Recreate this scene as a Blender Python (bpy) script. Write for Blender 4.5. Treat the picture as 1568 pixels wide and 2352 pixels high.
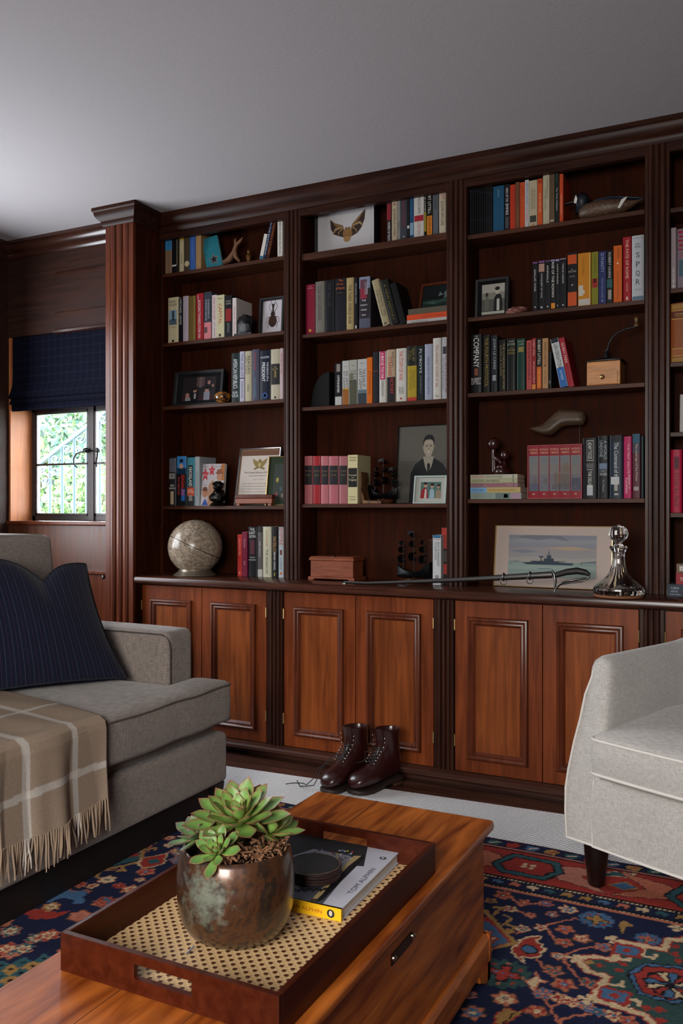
import bpy, math, random
import numpy as np
from mathutils import Vector, Matrix
R = math.radians
D = bpy.data
C = bpy.context.scene.collection
for o in list(D.objects):
    D.objects.remove(o)
# ------------------------------------------------------------------ camera
F = 1979.5            # focal length in pixels of the 1568 x 2352 frame
E = 1.10              # eye height
HZ = 1168             # horizon row
YAW = R(26.71)
cd = D.cameras.new('camera')
cam = D.objects.new('camera', cd)
C.objects.link(cam)
cam.location = (0, 0, E)
cam.rotation_euler = (R(90), 0, YAW)
cd.sensor_fit = 'VERTICAL'
cd.sensor_height = 36
cd.lens = F * 36 / 2352
cd.shift_y = (HZ - 1176) / 2352
cd.clip_start = 0.05
bpy.context.scene.camera = cam
# ------------------------------------------------------------------ world and light
sc = bpy.context.scene
sc.view_settings.view_transform = 'Standard'
sc.view_settings.look = 'None'
sc.view_settings.gamma = 1
sc.view_settings.use_curve_mapping = False
sc.view_settings.exposure = 2.4
sc.cycles.max_bounces = 8
sc.cycles.sample_clamp_indirect = 4
w = D.worlds.new('daylight')
sc.world = w
w.use_nodes = True
nt = w.node_tree
bg = nt.nodes['Background']
sky = nt.nodes.new('ShaderNodeTexSky')
sky.sky_type = 'HOSEK_WILKIE'
sky.turbidity = 6
sky.sun_direction = (0.1, -0.6, 0.75)
mixs = nt.nodes.new('ShaderNodeMix'); mixs.data_type = 'RGBA'
mixs.inputs[0].default_value = 0.85
nt.links.new(sky.outputs[0], mixs.inputs[6])
mixs.inputs[7].default_value = (0.86, 0.93, 1.0, 1)
nt.links.new(mixs.outputs[2], bg.inputs[0])
bg.inputs[1].default_value = 5.5


def area(name, loc, aim, sx, sy, power, col):
    l = D.lights.new(name, 'AREA')
    l.shape = 'RECTANGLE'; l.size = sx; l.size_y = sy
    l.energy = power; l.color = col
    o = D.objects.new(name, l)
    C.objects.link(o)
    o.location = loc
    o.rotation_euler = (Vector(aim) - Vector(loc)).to_track_quat('-Z', 'Y').to_euler()
    return o


# daylight through the two windows behind the photographer (their frames are built with the walls)
area('daylight_left_window', (-3.70, 2.35, 1.50), (0, 2.2, 1.45), 1.45, 1.25, 11, (0.90, 0.94, 1.0))
area('daylight_rear_window', (-0.50, -1.42, 1.50), (-0.95, 0.6, 0.50), 1.6, 1.3, 15.5, (1.0, 0.965, 0.92))
D.lights['daylight_rear_window'].spread = R(125)
po = area('window_portal', (-3.33, 3.60, 1.12), (-3.33, 3.0, 1.12), .9, .62, 1, (1, 1, 1))
po.data.cycles.is_portal = True
sl = D.lights.new('sun', 'SUN'); sl.energy = 1.0; sl.angle = R(1); sl.color = (1, .96, .88)
so = D.objects.new('sun', sl); C.objects.link(so)
so.rotation_euler = (R(38), 0, R(8))      # shines from behind the house onto the garden

# ------------------------------------------------------------------ picture geometry -> real planes
FW = Vector((-math.sin(YAW), math.cos(YAW), 0))
RT = Vector((math.cos(YAW), math.sin(YAW), 0))
CAM = Vector((0, 0, E))


def ray(px, py):
    return FW + RT * ((px - 784) / F) + Vector((0, 0, -(py - HZ) / F))


def onY(px, py, y):
    d = ray(px, py); return CAM + d * (y / d.y)


def onX(px, py, x):
    d = ray(px, py); return CAM + d * (x / d.x)


def onZ(px, py, z):
    d = ray(px, py); return CAM + d * ((z - E) / d.z)


def mY(px, y):
    """pixels per metre on the plane Y = y at column px"""
    return F * ray(px, HZ).y / y


# ------------------------------------------------------------------ mesh builder
class MB:
    def __init__(s):
        s.v = []; s.f = []; s.m = []; s.mats = []

    def mi(s, m):
        if m is None: return 0
        if m not in s.mats: s.mats.append(m)
        return s.mats.index(m)

    def add(s, vs, fs, m=None):
        b = len(s.v); k = s.mi(m)
        s.v += [tuple(v) for v in vs]
        s.f += [tuple(b + i for i in f) for f in fs]
        s.m += [k] * len(fs)
        return s

    def box(s, x0, x1, y0, y1, z0, z1, m=None):
        return s.hexa([(x0, y0, z0), (x1, y0, z0), (x1, y1, z0), (x0, y1, z0),
                       (x0, y0, z1), (x1, y0, z1), (x1, y1, z1), (x0, y1, z1)], m)

    def hexa(s, p, m=None):
        return s.add(p, [(0, 3, 2, 1), (4, 5, 6, 7), (0, 1, 5, 4), (1, 2, 6, 5), (2, 3, 7, 6), (3, 0, 4, 7)], m)

    def prism(s, poly, a, b, fn, m=None):
        """poly: closed 2D outline; fn(u, v, t) -> point; extruded between t=a and t=b"""
        n = len(poly)
        vs = [fn(u, v, a) for u, v in poly] + [fn(u, v, b) for u, v in poly]
        fs = [tuple(range(n)), tuple(range(2 * n - 1, n - 1, -1))]
        fs += [(i, i + n, (i + 1) % n + n, (i + 1) % n) for i in range(n)]
        return s.add(vs, fs, m)

    def rings(s, rs, m=None, cap=True, closed=True):
        n = len(rs[0]); vs = [p for r in rs for p in r]; fs = []
        for i in range(len(rs) - 1):
            for j in range(n if closed else n - 1):
                k = (j + 1) % n
                fs.append((i * n + j, i * n + k, (i + 1) * n + k, (i + 1) * n + j))
        if cap:
            fs.append(tuple(range(n - 1, -1, -1)))
            fs.append(tuple((len(rs) - 1) * n + j for j in range(n)))
        return s.add(vs, fs, m)

    def lathe(s, prof, c=(0, 0, 0), n=40, m=None, cap=True, fn=None):
        rs = []
        for r, z in prof:
            ring = []
            for j in range(n):
                a = 2 * math.pi * j / n
                rr = r * (fn(a, z) if fn else 1)
                ring.append((c[0] + rr * math.cos(a), c[1] + rr * math.sin(a), c[2] + z))
            rs.append(ring)
        return s.rings(rs, m, cap)

    def tube(s, pts, r, n=8, m=None, cap=True):
        pts = [Vector(p) for p in pts]
        rr = r if isinstance(r, (list, tuple)) else [r] * len(pts)
        rs = []; up = Vector((0, 0, 1)); prev = None
        for i, p in enumerate(pts):
            t = (pts[min(i + 1, len(pts) - 1)] - pts[max(i - 1, 0)])
            if t.length < 1e-9: t = Vector((0, 0, 1))
            t.normalize()
            if prev is None:
                a = t.cross(up)
                if a.length < 1e-3: a = t.cross(Vector((1, 0, 0)))
            else:
                a = prev - t * prev.dot(t)
            a.normalize(); prev = a
            b = t.cross(a)
            rs.append([p + a * (rr[i] * math.cos(2 * math.pi * j / n)) + b * (rr[i] * math.sin(2 * math.pi * j / n)) for j in range(n)])
        return s.rings(rs, m, cap)

    def build(s, name, m=None, parent=None, smooth=None, bevel=None, sub=0, seg=2):
        me = D.meshes.new(name)
        me.from_pydata([tuple(v) for v in s.v], [], s.f)
        mats = s.mats or ([m] if m else [])
        for k in mats: me.materials.append(k)
        if len(mats) > 1: me.polygons.foreach_set('material_index', s.m)
        me.update()
        if smooth is not None or sub:
            me.polygons.foreach_set('use_smooth', [True] * len(me.polygons))
            if not sub: me.set_sharp_from_angle(angle=R(smooth))
        o = D.objects.new(name, me)
        C.objects.link(o)
        if parent: o.parent = parent
        if bevel:
            b = o.modifiers.new('bevel', 'BEVEL'); b.width = bevel; b.segments = seg; b.limit_method = 'ANGLE'
            b.angle_limit = R(40)
            if smooth is None:
                me.polygons.foreach_set('use_smooth', [True] * len(me.polygons))
                b.harden_normals = True
        if sub:
            q = o.modifiers.new('subdivision', 'SUBSURF'); q.levels = sub; q.render_levels = sub
        return o


def tag(o, label=None, cat=None, group=None, kind=None):
    if label: o['label'] = label
    if cat: o['category'] = cat
    if group: o['group'] = group
    if kind: o['kind'] = kind
    return o


def thing(name, label, cat, loc=(0, 0, 0), rot=(0, 0, 0), group=None):
    o = D.objects.new(name, None); C.objects.link(o)
    o.empty_display_size = 0.05
    o.location = loc; o.rotation_euler = rot
    return tag(o, label, cat, group)


def box_obj(name, x0, x1, y0, y1, z0, z1, m, parent=None, bevel=None):
    return MB().box(x0, x1, y0, y1, z0, z1).build(name, m, parent, bevel=bevel)


# ------------------------------------------------------------------ materials
_mc = {}


def lin(c):
    if isinstance(c, str):
        c = c.lstrip('#')
        r = [int(c[i:i + 2], 16) / 255 for i in (0, 2, 4)]
        return tuple(((x + .055) / 1.055) ** 2.4 if x > .04045 else x / 12.92 for x in r)
    return c


def newmat(name):
    m = D.materials.new(name); m.use_nodes = True
    return m, m.node_tree, m.node_tree.nodes['Principled BSDF']


def plain(c, rough=.55, metal=0, name=None, spec=.5, coat=0, bump=0, bscale=300):
    key = (c if isinstance(c, str) else tuple(c), rough, metal, spec, coat, bump)
    if key in _mc: return _mc[key]
    m, t, b = newmat(name or 'painted')
    b.inputs['Base Color'].default_value = (*lin(c), 1)
    b.inputs['Roughness'].default_value = rough
    b.inputs['Metallic'].default_value = metal
    b.inputs['Specular IOR Level'].default_value = spec
    b.inputs['Coat Weight'].default_value = coat
    if bump:
        tc = t.nodes.new('ShaderNodeTexCoord'); n = t.nodes.new('ShaderNodeTexNoise')
        n.inputs['Scale'].default_value = bscale
        bu = t.nodes.new('ShaderNodeBump'); bu.inputs['Strength'].default_value = bump; bu.inputs['Distance'].default_value = .002
        t.links.new(tc.outputs['Object'], n.inputs['Vector']); t.links.new(n.outputs[0], bu.inputs['Height'])
        t.links.new(bu.outputs[0], b.inputs['Normal'])
    _mc[key] = m
    return m


def wood(name, c1, c2, axis='Z', scale=1.0, rough=.35, coat=.0, stretch=14, knots=False, c3=None, mottling=.5, spec=.5):
    m, t, b = newmat(name)
    N = t.nodes.new; L = t.links.new
    tc = N('ShaderNodeTexCoord'); mp = N('ShaderNodeMapping')
    L(tc.outputs['Object'], mp.inputs[0])
    s = [18 * scale * 3] * 3
    s['XYZ'.index(axis)] = 18 * scale * 3 / stretch
    mp.inputs['Scale'].default_value = s
    n1 = N('ShaderNodeTexNoise'); n1.inputs['Scale'].default_value = 1.0; n1.inputs['Detail'].default_value = 6
    n1.inputs['Distortion'].default_value = .6
    L(mp.outputs[0], n1.inputs['Vector'])
    n2 = N('ShaderNodeTexNoise'); n2.inputs['Scale'].default_value = 3.2 * scale; n2.inputs['Detail'].default_value = 3
    L(tc.outputs['Object'], n2.inputs['Vector'])
    cr = N('ShaderNodeValToRGB')
    cr.color_ramp.elements[0].position = .32; cr.color_ramp.elements[0].color = (*c1, 1)
    cr.color_ramp.elements[1].position = .68; cr.color_ramp.elements[1].color = (*c2, 1)
    L(n1.outputs[0], cr.inputs[0])
    mx = N('ShaderNodeMix'); mx.data_type = 'RGBA'; mx.blend_type = 'MULTIPLY'; mx.inputs[0].default_value = mottling
    cr2 = N('ShaderNodeValToRGB')
    cr2.color_ramp.elements[0].position = .3; cr2.color_ramp.elements[0].color = (.45, .4, .4, 1)
    cr2.color_ramp.elements[1].position = .7; cr2.color_ramp.elements[1].color = (1.0, 1.0, 1.0, 1)
    L(n2.outputs[0], cr2.inputs[0]); L(cr.outputs[0], mx.inputs[6]); L(cr2.outputs[0], mx.inputs[7])
    out = mx.outputs[2]
    if knots:
        v = N('ShaderNodeTexVoronoi'); v.inputs['Scale'].default_value = 5.5
        mk = N('ShaderNodeMapping'); ks = [1.3, 1.3, 1.3]; ks['XYZ'.index(axis)] = .75; mk.inputs['Scale'].default_value = ks
        L(tc.outputs['Object'], mk.inputs[0]); L(mk.outputs[0], v.inputs['Vector'])
        ck = N('ShaderNodeValToRGB')
        ck.color_ramp.elements[0].position = .02; ck.color_ramp.elements[0].color = (.16, .08, .05, 1)
        ck.color_ramp.elements[1].position = .10; ck.color_ramp.elements[1].color = (1, 1, 1, 1)
        L(v.outputs['Distance'], ck.inputs[0])
        mk2 = N('ShaderNodeMix'); mk2.data_type = 'RGBA'; mk2.blend_type = 'MULTIPLY'; mk2.inputs[0].default_value = .8
        L(out, mk2.inputs[6]); L(ck.outputs[0], mk2.inputs[7]); out = mk2.outputs[2]
    L(out, b.inputs['Base Color'])
    mr = N('ShaderNodeMapRange'); mr.inputs[3].default_value = rough * .8; mr.inputs[4].default_value = rough * 1.35
    L(n1.outputs[0], mr.inputs[0]); L(mr.outputs[0], b.inputs['Roughness'])
    b.inputs['Coat Weight'].default_value = coat; b.inputs['Coat Roughness'].default_value = .25
    b.inputs['Specular IOR Level'].default_value = spec
    bu = N('ShaderNodeBump'); bu.inputs['Strength'].default_value = .12; bu.inputs['Distance'].default_value = .001
    L(n1.outputs[0], bu.inputs['Height']); L(bu.outputs[0], b.inputs['Normal'])
    return m


def weave(name, c1, c2, scale=420, rough=.95, bump=.5, sheen=.2, blotch=.25):
    """plain woven upholstery: two crossed stretched noises"""
    m, t, b = newmat(name)
    N = t.nodes.new; L = t.links.new
    tc = N('ShaderNodeTexCoord')
    outs = []
    for k, sv in enumerate(((1, 1, .08), (.08, .08, 1))):
        mp = N('ShaderNodeMapping'); mp.inputs['Scale'].default_value = [x * scale for x in sv]
        L(tc.outputs['Object'], mp.inputs[0])
        n = N('ShaderNodeTexNoise'); n.inputs['Scale'].default_value = 1; n.inputs['Detail'].default_value = 2
        L(mp.outputs[0], n.inputs['Vector']); outs.append(n.outputs[0])
    ad = N('ShaderNodeMath'); ad.operation = 'ADD'; L(outs[0], ad.inputs[0]); L(outs[1], ad.inputs[1])
    hf = N('ShaderNodeMath'); hf.operation = 'MULTIPLY'; hf.inputs[1].default_value = .5; L(ad.outputs[0], hf.inputs[0])
    cr = N('ShaderNodeValToRGB')
    cr.color_ramp.elements[0].position = .38; cr.color_ramp.elements[0].color = (*c1, 1)
    cr.color_ramp.elements[1].position = .62; cr.color_ramp.elements[1].color = (*c2, 1)
    L(hf.outputs[0], cr.inputs[0])
    n3 = N('ShaderNodeTexNoise'); n3.inputs['Scale'].default_value = 5; n3.inputs['Detail'].default_value = 2
    L(tc.outputs['Object'], n3.inputs['Vector'])
    mx = N('ShaderNodeMix'); mx.data_type = 'RGBA'; mx.blend_type = 'MULTIPLY'; mx.inputs[0].default_value = blotch
    L(cr.outputs[0], mx.inputs[6]); L(n3.outputs[0], mx.inputs[7])
    L(mx.outputs[2], b.inputs['Base Color'])
    b.inputs['Roughness'].default_value = rough
    b.inputs['Specular IOR Level'].default_value = .2
    b.inputs['Sheen Weight'].default_value = sheen
    bu = N('ShaderNodeBump'); bu.inputs['Strength'].default_value = bump; bu.inputs['Distance'].default_value = .001
    L(hf.outputs[0], bu.inputs['Height']); L(bu.outputs[0], b.inputs['Normal'])
    return m


def attr_mat(name, attr='Col', rough=.9, bump=0, bscale=500, spec=.2, sub=0, noise=.25, nscale=260):
    m, t, b = newmat(name)
    N = t.nodes.new; L = t.links.new
    a = N('ShaderNodeAttribute'); a.attribute_name = attr
    tc = N('ShaderNodeTexCoord'); n = N('ShaderNodeTexNoise'); n.inputs['Scale'].default_value = nscale
    L(tc.outputs['Object'], n.inputs['Vector'])
    mr = N('ShaderNodeMapRange'); mr.inputs[1].default_value = .3; mr.inputs[2].default_value = .7
    mr.inputs[3].default_value = 1 - noise; mr.inputs[4].default_value = 1 + noise
    L(n.outputs[0], mr.inputs[0])
    mx = N('ShaderNodeVectorMath'); mx.operation = 'SCALE'
    L(a.outputs['Color'], mx.inputs[0]); L(mr.outputs[0], mx.inputs['Scale'])
    L(mx.outputs[0], b.inputs['Base Color'])
    b.inputs['Roughness'].default_value = rough; b.inputs['Specular IOR Level'].default_value = spec
    if sub:
        b.inputs['Subsurface Weight'].default_value = sub; b.inputs['Subsurface Scale'].default_value = .01
    if bump:
        bu = N('ShaderNodeBump'); bu.inputs['Strength'].default_value = bump; bu.inputs['Distance'].default_value = .002
        n2 = N('ShaderNodeTexNoise'); n2.inputs['Scale'].default_value = bscale; L(tc.outputs['Object'], n2.inputs['Vector'])
        L(n2.outputs[0], bu.inputs['Height']); L(bu.outputs[0], b.inputs['Normal'])
    return m


def glassmat(name, col=(1, 1, 1), ior=1.5, rough=0):
    m, t, b = newmat(name)
    b.inputs['Base Color'].default_value = (*col, 1)
    b.inputs['Transmission Weight'].default_value = 1
    b.inputs['IOR'].default_value = ior
    b.inputs['Roughness'].default_value = rough
    return m


W_DARK = wood('dark_stained_mahogany', (.020, .0058, .0034), (.047, .0140, .0068), 'Z', rough=.32, spec=.20)
W_DARKX = wood('dark_stained_mahogany_rail', (.016, .0046, .0026), (.038, .0110, .0052), 'X', rough=.34, spec=.17)
W_INNER = wood('mahogany_case_board', (.022, .0044, .0012), (.043, .0086, .0021), 'Z', rough=.6, spec=.06)
W_SHELF = wood('mahogany_shelf_board', (.034, .0100, .0042), (.070, .0205, .0075), 'X', rough=.42, spec=.22)
W_DOOR = wood('amber_mahogany_door', (.115, .0225, .0042), (.225, .047, .0085), 'Z', rough=.38, scale=.8, mottling=.6, spec=.25)
W_PANEL = wood('amber_mahogany_panel', (.135, .0300, .0050), (.27, .066, .0110), 'Z', rough=.40, scale=.8, mottling=.6, spec=.22)
W_GLOSS = wood('varnished_moulding', (.022, .0065, .004), (.05, .015, .008), 'X', rough=.16, spec=.6, coat=.4)
W_MOULD = wood('reddish_mahogany_moulding', (.072, .0155, .0052), (.130, .0285, .0092), 'Z', rough=.30, spec=.3)
W_COUNTER = wood('polished_dark_counter', (.036, .0115, .0065), (.078, .025, .0135), 'X', rough=.20, coat=.10, spec=.35)
W_FLOOR = wood('dark_oak_floor_boards', (.030, .012, .008), (.065, .027, .016), 'X', rough=.35)
W_CHEST = wood('honey_pine', (.19, .034, .0045), (.64, .18, .027), 'Y', rough=.32, scale=.62, knots=True, mottling=.85, stretch=8, spec=.4)
W_TRAY = wood('red_mahogany_tray', (.042, .0058, .0016), (.072, .0115, .0028), 'Y', rough=.34, mottling=.5, spec=.22)
W_BOX = wood('warm_cedar_box', (.16, .036, .012), (.27, .068, .024), 'X', rough=.4, scale=2)
W_MILL = wood('golden_oak', (.36, .13, .026), (.60, .25, .06), 'X', rough=.4, scale=2)
BRASS = plain((.55, .38, .15), .35, 1, 'brass')
GOLD = plain((.62, .44, .18), .3, 1, 'gilt')
STEEL = plain((.16, .155, .15), .32, 1, 'worn_steel')
IRON = plain((.012, .012, .013), .4, .6, 'black_iron')
BLACK = plain((.008, .008, .009), .35, 0, 'black_lacquer')
PAPER = plain((.62, .56, .44), .9, 0, 'page_paper', bump=.3)
# ------------------------------------------------------------------ room shell
CEIL = E + 1.45
YF, YB = 3.42, 3.585          # face and back of the upper bookcase
HC = E - .322                 # counter height
XL, XR, YR = -3.78, 1.30, -1.6


def structure(o, kind='structure'):
    o['kind'] = kind; return o


def floor_mat():
    m, t, b = newmat('dark_oak_planks')
    N = t.nodes.new; L = t.links.new
    tc = N('ShaderNodeTexCoord')
    br = N('ShaderNodeTexBrick'); br.offset = .37
    br.inputs['Scale'].default_value = 1; br.inputs['Brick Width'].default_value = 1.4; br.inputs['Row Height'].default_value = .09
    br.inputs['Mortar Size'].default_value = .0015
    br.inputs['Color1'].default_value = (.085, .033, .021, 1); br.inputs['Color2'].default_value = (.058, .022, .015, 1)
    br.inputs['Mortar'].default_value = (.008, .004, .003, 1)
    L(tc.outputs['Object'], br.inputs['Vector'])
    mp = N('ShaderNodeMapping'); mp.inputs['Scale'].default_value = (5, 90, 5)
    n = N('ShaderNodeTexNoise'); n.inputs['Scale'].default_value = 1; n.inputs['Detail'].default_value = 5
    L(tc.outputs['Object'], mp.inputs[0]); L(mp.outputs[0], n.inputs['Vector'])
    mr = N('ShaderNodeMapRange'); mr.inputs[1].default_value = .3; mr.inputs[2].default_value = .7; mr.inputs[3].default_value = .6; mr.inputs[4].default_value = 1.5
    L(n.outputs[0], mr.inputs[0])
    sc_ = N('ShaderNodeVectorMath'); sc_.operation = 'SCALE'
    L(br.outputs['Color'], sc_.inputs[0]); L(mr.outputs[0], sc_.inputs['Scale'])
    L(sc_.outputs[0], b.inputs['Base Color']); b.inputs['Roughness'].default_value = .34
    return m


structure(box_obj('floor', XL - .2, XR + .2, YR - .2, YB + .3, -.12, 0, floor_mat()))
PLASTER = plain((.41, .387, .402), .95, 0, 'ceiling_plaster', spec=.1, bump=.25, bscale=90)
structure(box_obj('ceiling', XL - .4, XR + .4, YR - .4, YB + .6, CEIL, CEIL + .25, PLASTER))
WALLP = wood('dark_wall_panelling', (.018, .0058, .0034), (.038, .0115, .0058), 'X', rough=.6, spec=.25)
WALLZ = wood('wall_panelling_lit_tone', (.055, .0155, .0058), (.100, .029, .0105), 'Z', rough=.4)  # brighter copy of the panelling below the sill, light put into its colour
# back wall behind the bookcase
structure(box_obj('wall_back', -2.73, XR + .2, YB + .02, YB + .2, 0, CEIL, WALLP))
structure(box_obj('wall_right', XR, XR + .2, YR, YB + .2, 0, CEIL, WALLP))
# left wall and rear wall with one window opening each
m = MB()
m.box(XL - .2, XL, YR, 1.55, 0, CEIL).box(XL - .2, XL, 3.15, YF + .2, 0, CEIL).box(XL - .2, XL, 1.55, 3.15, 0, .8).box(XL - .2, XL, 1.55, 3.15, 2.15, CEIL)
structure(m.build('wall_left', WALLP))
m = MB()
m.box(XL - .2, -.95, YR - .2, YR, 0, CEIL).box(.75, XR + .2, YR - .2, YR, 0, CEIL).box(-.95, .75, YR - .2, YR, 0, .8).box(-.95, .75, YR - .2, YR, 2.2, CEIL)
structure(m.build('wall_rear', WALLP))
PANE = glassmat('window_glass', (.97, 1, .99), 1.45)


def plain_window(name, rot, loc, w, h):
    root = D.objects.new(name, None); C.objects.link(root); root.location = loc; root.rotation_euler = (0, 0, rot)
    structure(root)
    m = MB()
    for x in (-w / 2, w / 2 - .05, -.025): m.box(x, x + .05, -.03, .03, 0, h)
    for z in (0, h - .05, h * .6): m.box(-w / 2, w / 2, -.028, .028, z, z + .05)
    m.build('frame', W_DARK, root)
    box_obj('pane', -w / 2 + .02, w / 2 - .02, -.003, .003, .02, h - .02, plain((.7, .8, .9), .05, 0, 'sky_lit_pane'), root)


plain_window('window_2', R(90), (XL - .12, 2.35, .8), 1.6, 1.35)
plain_window('window_3', 0, (-.1, YR - .12, .8), 1.7, 1.4)

# ---------------- window wall at the left of the bookcase: opening, reveals, casement
WY = 3.42
wx0 = onY(20, 1100, WY).x            # left side of the opening
wx1 = -2.90                          # behind the pilaster
wz0 = onY(120, 1197, WY).z           # sill
wz1 = onY(120, 764, WY).z            # head of the opening
RV = .155                            # depth of the reveal to the casement
m = MB()
m.box(XL - .2, wx0, WY, WY + .195, 0, CEIL, WALLP)
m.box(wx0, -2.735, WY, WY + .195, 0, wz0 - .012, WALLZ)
m.box(wx0, -2.735, WY, WY + .195, wz1, CEIL, WALLP)
m.box(wx1, -2.735, WY, WY + .195, wz0 - .012, wz1, WALLP)
structure(m.build('wall_window'))
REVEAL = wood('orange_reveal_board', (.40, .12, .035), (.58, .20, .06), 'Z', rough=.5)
root = D.objects.new('window_1', None); C.objects.link(root); structure(root)
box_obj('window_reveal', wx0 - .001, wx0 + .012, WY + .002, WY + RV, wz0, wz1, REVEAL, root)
box_obj('window_sill', wx0, wx1, WY - .022, WY + RV + .02, wz0 - .022, wz0, W_MOULD, root, bevel=.008)
fy = WY + RV
STEELF = plain((.055, .045, .045), .35, .3, 'bronze_casement')


def wx(px): return onY(px, 1100, fy).x


def wz(py, px=140): return onY(px, py, fy).z


a0, a1 = wx(72), -2.912
mid0, mid1 = wx(205), wx(218)
m = MB()
m.box(wx0, wx(82), fy, fy + .03, wz0, wz1)          # fixed frame left
m.box(wx(74), a1, fy, fy + .03, wz0, wz(1184))
m.box(wx(74), a1, fy, fy + .03, wz(944), wz1)
m.box(mid0, mid1, fy - .012, fy + .03, wz0, wz1)
m.build('window_frame', STEELF, root, bevel=.002)
for k, (xa, xb) in enumerate(((wx(83), mid0), (mid1, min(mid1 + mid0 - wx(83), -2.913)))):
    c = MB()
    c.box(xa, xa + .012, fy - .006, fy + .02, wz(1184), wz(944))
    c.box(xb - .012, xb, fy - .006, fy + .02, wz(1184), wz(944))
    c.box(xa, xb, fy - .006, fy + .02, wz(1184), wz(1184) + .012)
    c.box(xa, xb, fy - .006, fy + .02, wz(950), wz(944))
    c.box(xa, xb, fy - .006, fy + .02, wz(1068.5), wz(1064.5))
    s = c.build('casement', STEELF, root)
    box_obj('pane', xa + .004, xb - .004, fy + .004, fy + .007, wz(1182), wz(946), PANE, s)
# two curled iron fastener handles
for k, (px, sgn) in enumerate(((197, -1), (224, 1))):
    h = MB()
    c0 = onY(px, 1034, fy - .03)
    h.lathe([(0, -.013), (.010, -.012), (.014, -.006), (.014, .006), (.010, .012), (0, .013)], (0, 0, 0), 14)
    h.v = [(c0.x + v[0], c0.y + v[2], c0.z + v[1]) for v in h.v]
    if sgn < 0:
        pts = [(196, 1037), (186, 1038), (175, 1043), (169, 1054), (170, 1065), (174, 1072), (178, 1074)]
    else:
        pts = [(224, 1040), (223, 1050), (221, 1060), (221, 1068), (222, 1072)]
    h.tube([onY(a, b, fy - .035) for a, b in pts], [.005, .005, .0048, .0045, .004, .004, .003][:len(pts)], 8)
    h.tube([c0, onY(211, 1036, fy - .006)], .006, 8)
    h.build('handle', IRON, root, smooth=40)

# panelling mouldings above the window (recessed panels between raised rails)
tr = MB()
pxa = onY(128, 640, WY).x
for py, hgt, pr in ((631, .020, .022), (717, .006, .006), (761, .024, .026)):
    z = onY(130, py + 2, WY).z
    tr.prism([(0, -hgt / 2), (-pr, -hgt / 3), (-pr, hgt / 6), (-pr * .3, hgt / 2), (0, hgt / 2)], pxa, -2.88, lambda u, v, t, z=z: (t, WY + u, z + v))
structure(tr.build('trim_1', W_GLOSS, smooth=30))


# crown moulding: profile (depth forward, drop)
def crown_profile(p, h):
    return [(0, 0), (-p, 0), (-p, -h * .18), (-p * .86, -h * .24), (-p * .80, -h * .42), (-p * .55, -h * .62), (-p * .32, -h * .72), (-p * .30, -h * .85), (-p * .12, -h), (0, -h)]


def crown(name, pts, p, h, m, closed=False):
    """pts: plan polyline of the wall line, room on the right-hand side; mitred"""
    prof = crown_profile(p, h); n = len(pts); mb = MB(); rs = []
    for i, P in enumerate(pts):
        P = Vector(P)
        d0 = (P - Vector(pts[i - 1])).normalized() if i else None
        d1 = (Vector(pts[i + 1]) - P).normalized() if i < n - 1 else None
        if d0 is None: d0 = d1
        if d1 is None: d1 = d0
        n0 = Vector((d0.y, -d0.x)); n1 = Vector((d1.y, -d1.x))
        nn = n0 + n1; nn /= max(nn.dot(n0), .1)
        rs.append([(P.x - nn.x * u, P.y - nn.y * u, CEIL + v - .0005) for u, v in prof])
    mb.rings(rs)
    return structure(mb.build(name, m, smooth=35))


crown('trim_2', [(XL, YR + .1), (XL, WY), (-2.88, WY)], .062, .085, W_GLOSS)
crown('trim_3', [(-2.905, YF), (-2.905, 3.22), (-2.73, 3.22), (-2.73, YF), (XR, YF)], .045, .085, W_DARKX)
structure(box_obj('trim_5', -2.75, XR, YF + .002, YF + .03, CEIL - .118, CEIL - .001, W_DARKX))

# fluted pilaster: plan profile extruded upwards
def reeds(x0, x1, y, n, edge, r=None):
    """plan outline of a reeded board front facing -Y, from x0 to x1 (counter-clockwise when closed behind)"""
    w_ = (x1 - x0 - 2 * edge) / n
    pts = [(x0, y), (x0 + edge, y)]
    for k in range(n):
        c = x0 + edge + w_ * (k + .5)
        for j in range(9):
            a = math.pi * j / 8
            pts.append((c - w_ * .46 * math.cos(a), y - (r or w_ * .38) * math.sin(a) + .0045))
    pts += [(x1 - edge, y), (x1, y)]
    return pts


def stile(mb, x0, x1, y, depth, z0, z1, n=3, edge=.012, r=None, m=None):
    out = reeds(x0, x1, y, n, edge, r) + [(x1, y + depth), (x0, y + depth)]
    mb.prism(out, z0, z1, lambda u, v, t: (u, v, t), m)


pl = thing('fluted_pilaster', 'tall dark reeded wooden pilaster between window wall and bookcase', 'pilaster', (-2.8175, 3.22, 0))
m = MB(); m.box(-2.905, -2.73, 3.24, YF - .0005, 0, CEIL - .005)
o = m.build('shaft', W_INNER, pl)
m2 = MB(); stile(m2, -2.902, -2.733, 3.222, .02, 0, CEIL - .02, 3, .026, r=.013)
q = m2.build('reeded_face', W_MOULD, pl, smooth=50)
for x in (o, q): x.matrix_parent_inverse = Matrix.Translation(-Vector((-2.8175, 3.22, 0)))

# panelled cupboard front below the window
z = onY(232, 1312, WY).z
t4 = MB(); t4.box(wx0 + .05, -2.905, WY - .03, WY, z - .014, z + .004)
t4.box(wx0 + .06, -2.905, WY - .012, WY, .1, z - .014)
structure(t4.build('trim_4', W_MOULD, bevel=.003))
hn = MB(); c0 = onY(237, 1326, WY - .03)
hn.lathe([(0, -.012), (.006, -.01), (.009, 0), (.006, .01), (0, .012)], c0, 12); hn.box(c0.x - .004, c0.x + .004, c0.y, c0.y + .03, c0.z - .004, c0.z + .004)
tag(hn.build('cupboard_catch', STEEL, smooth=40), 'small silver catch on the panelled cupboard under the window', 'catch')

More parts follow.
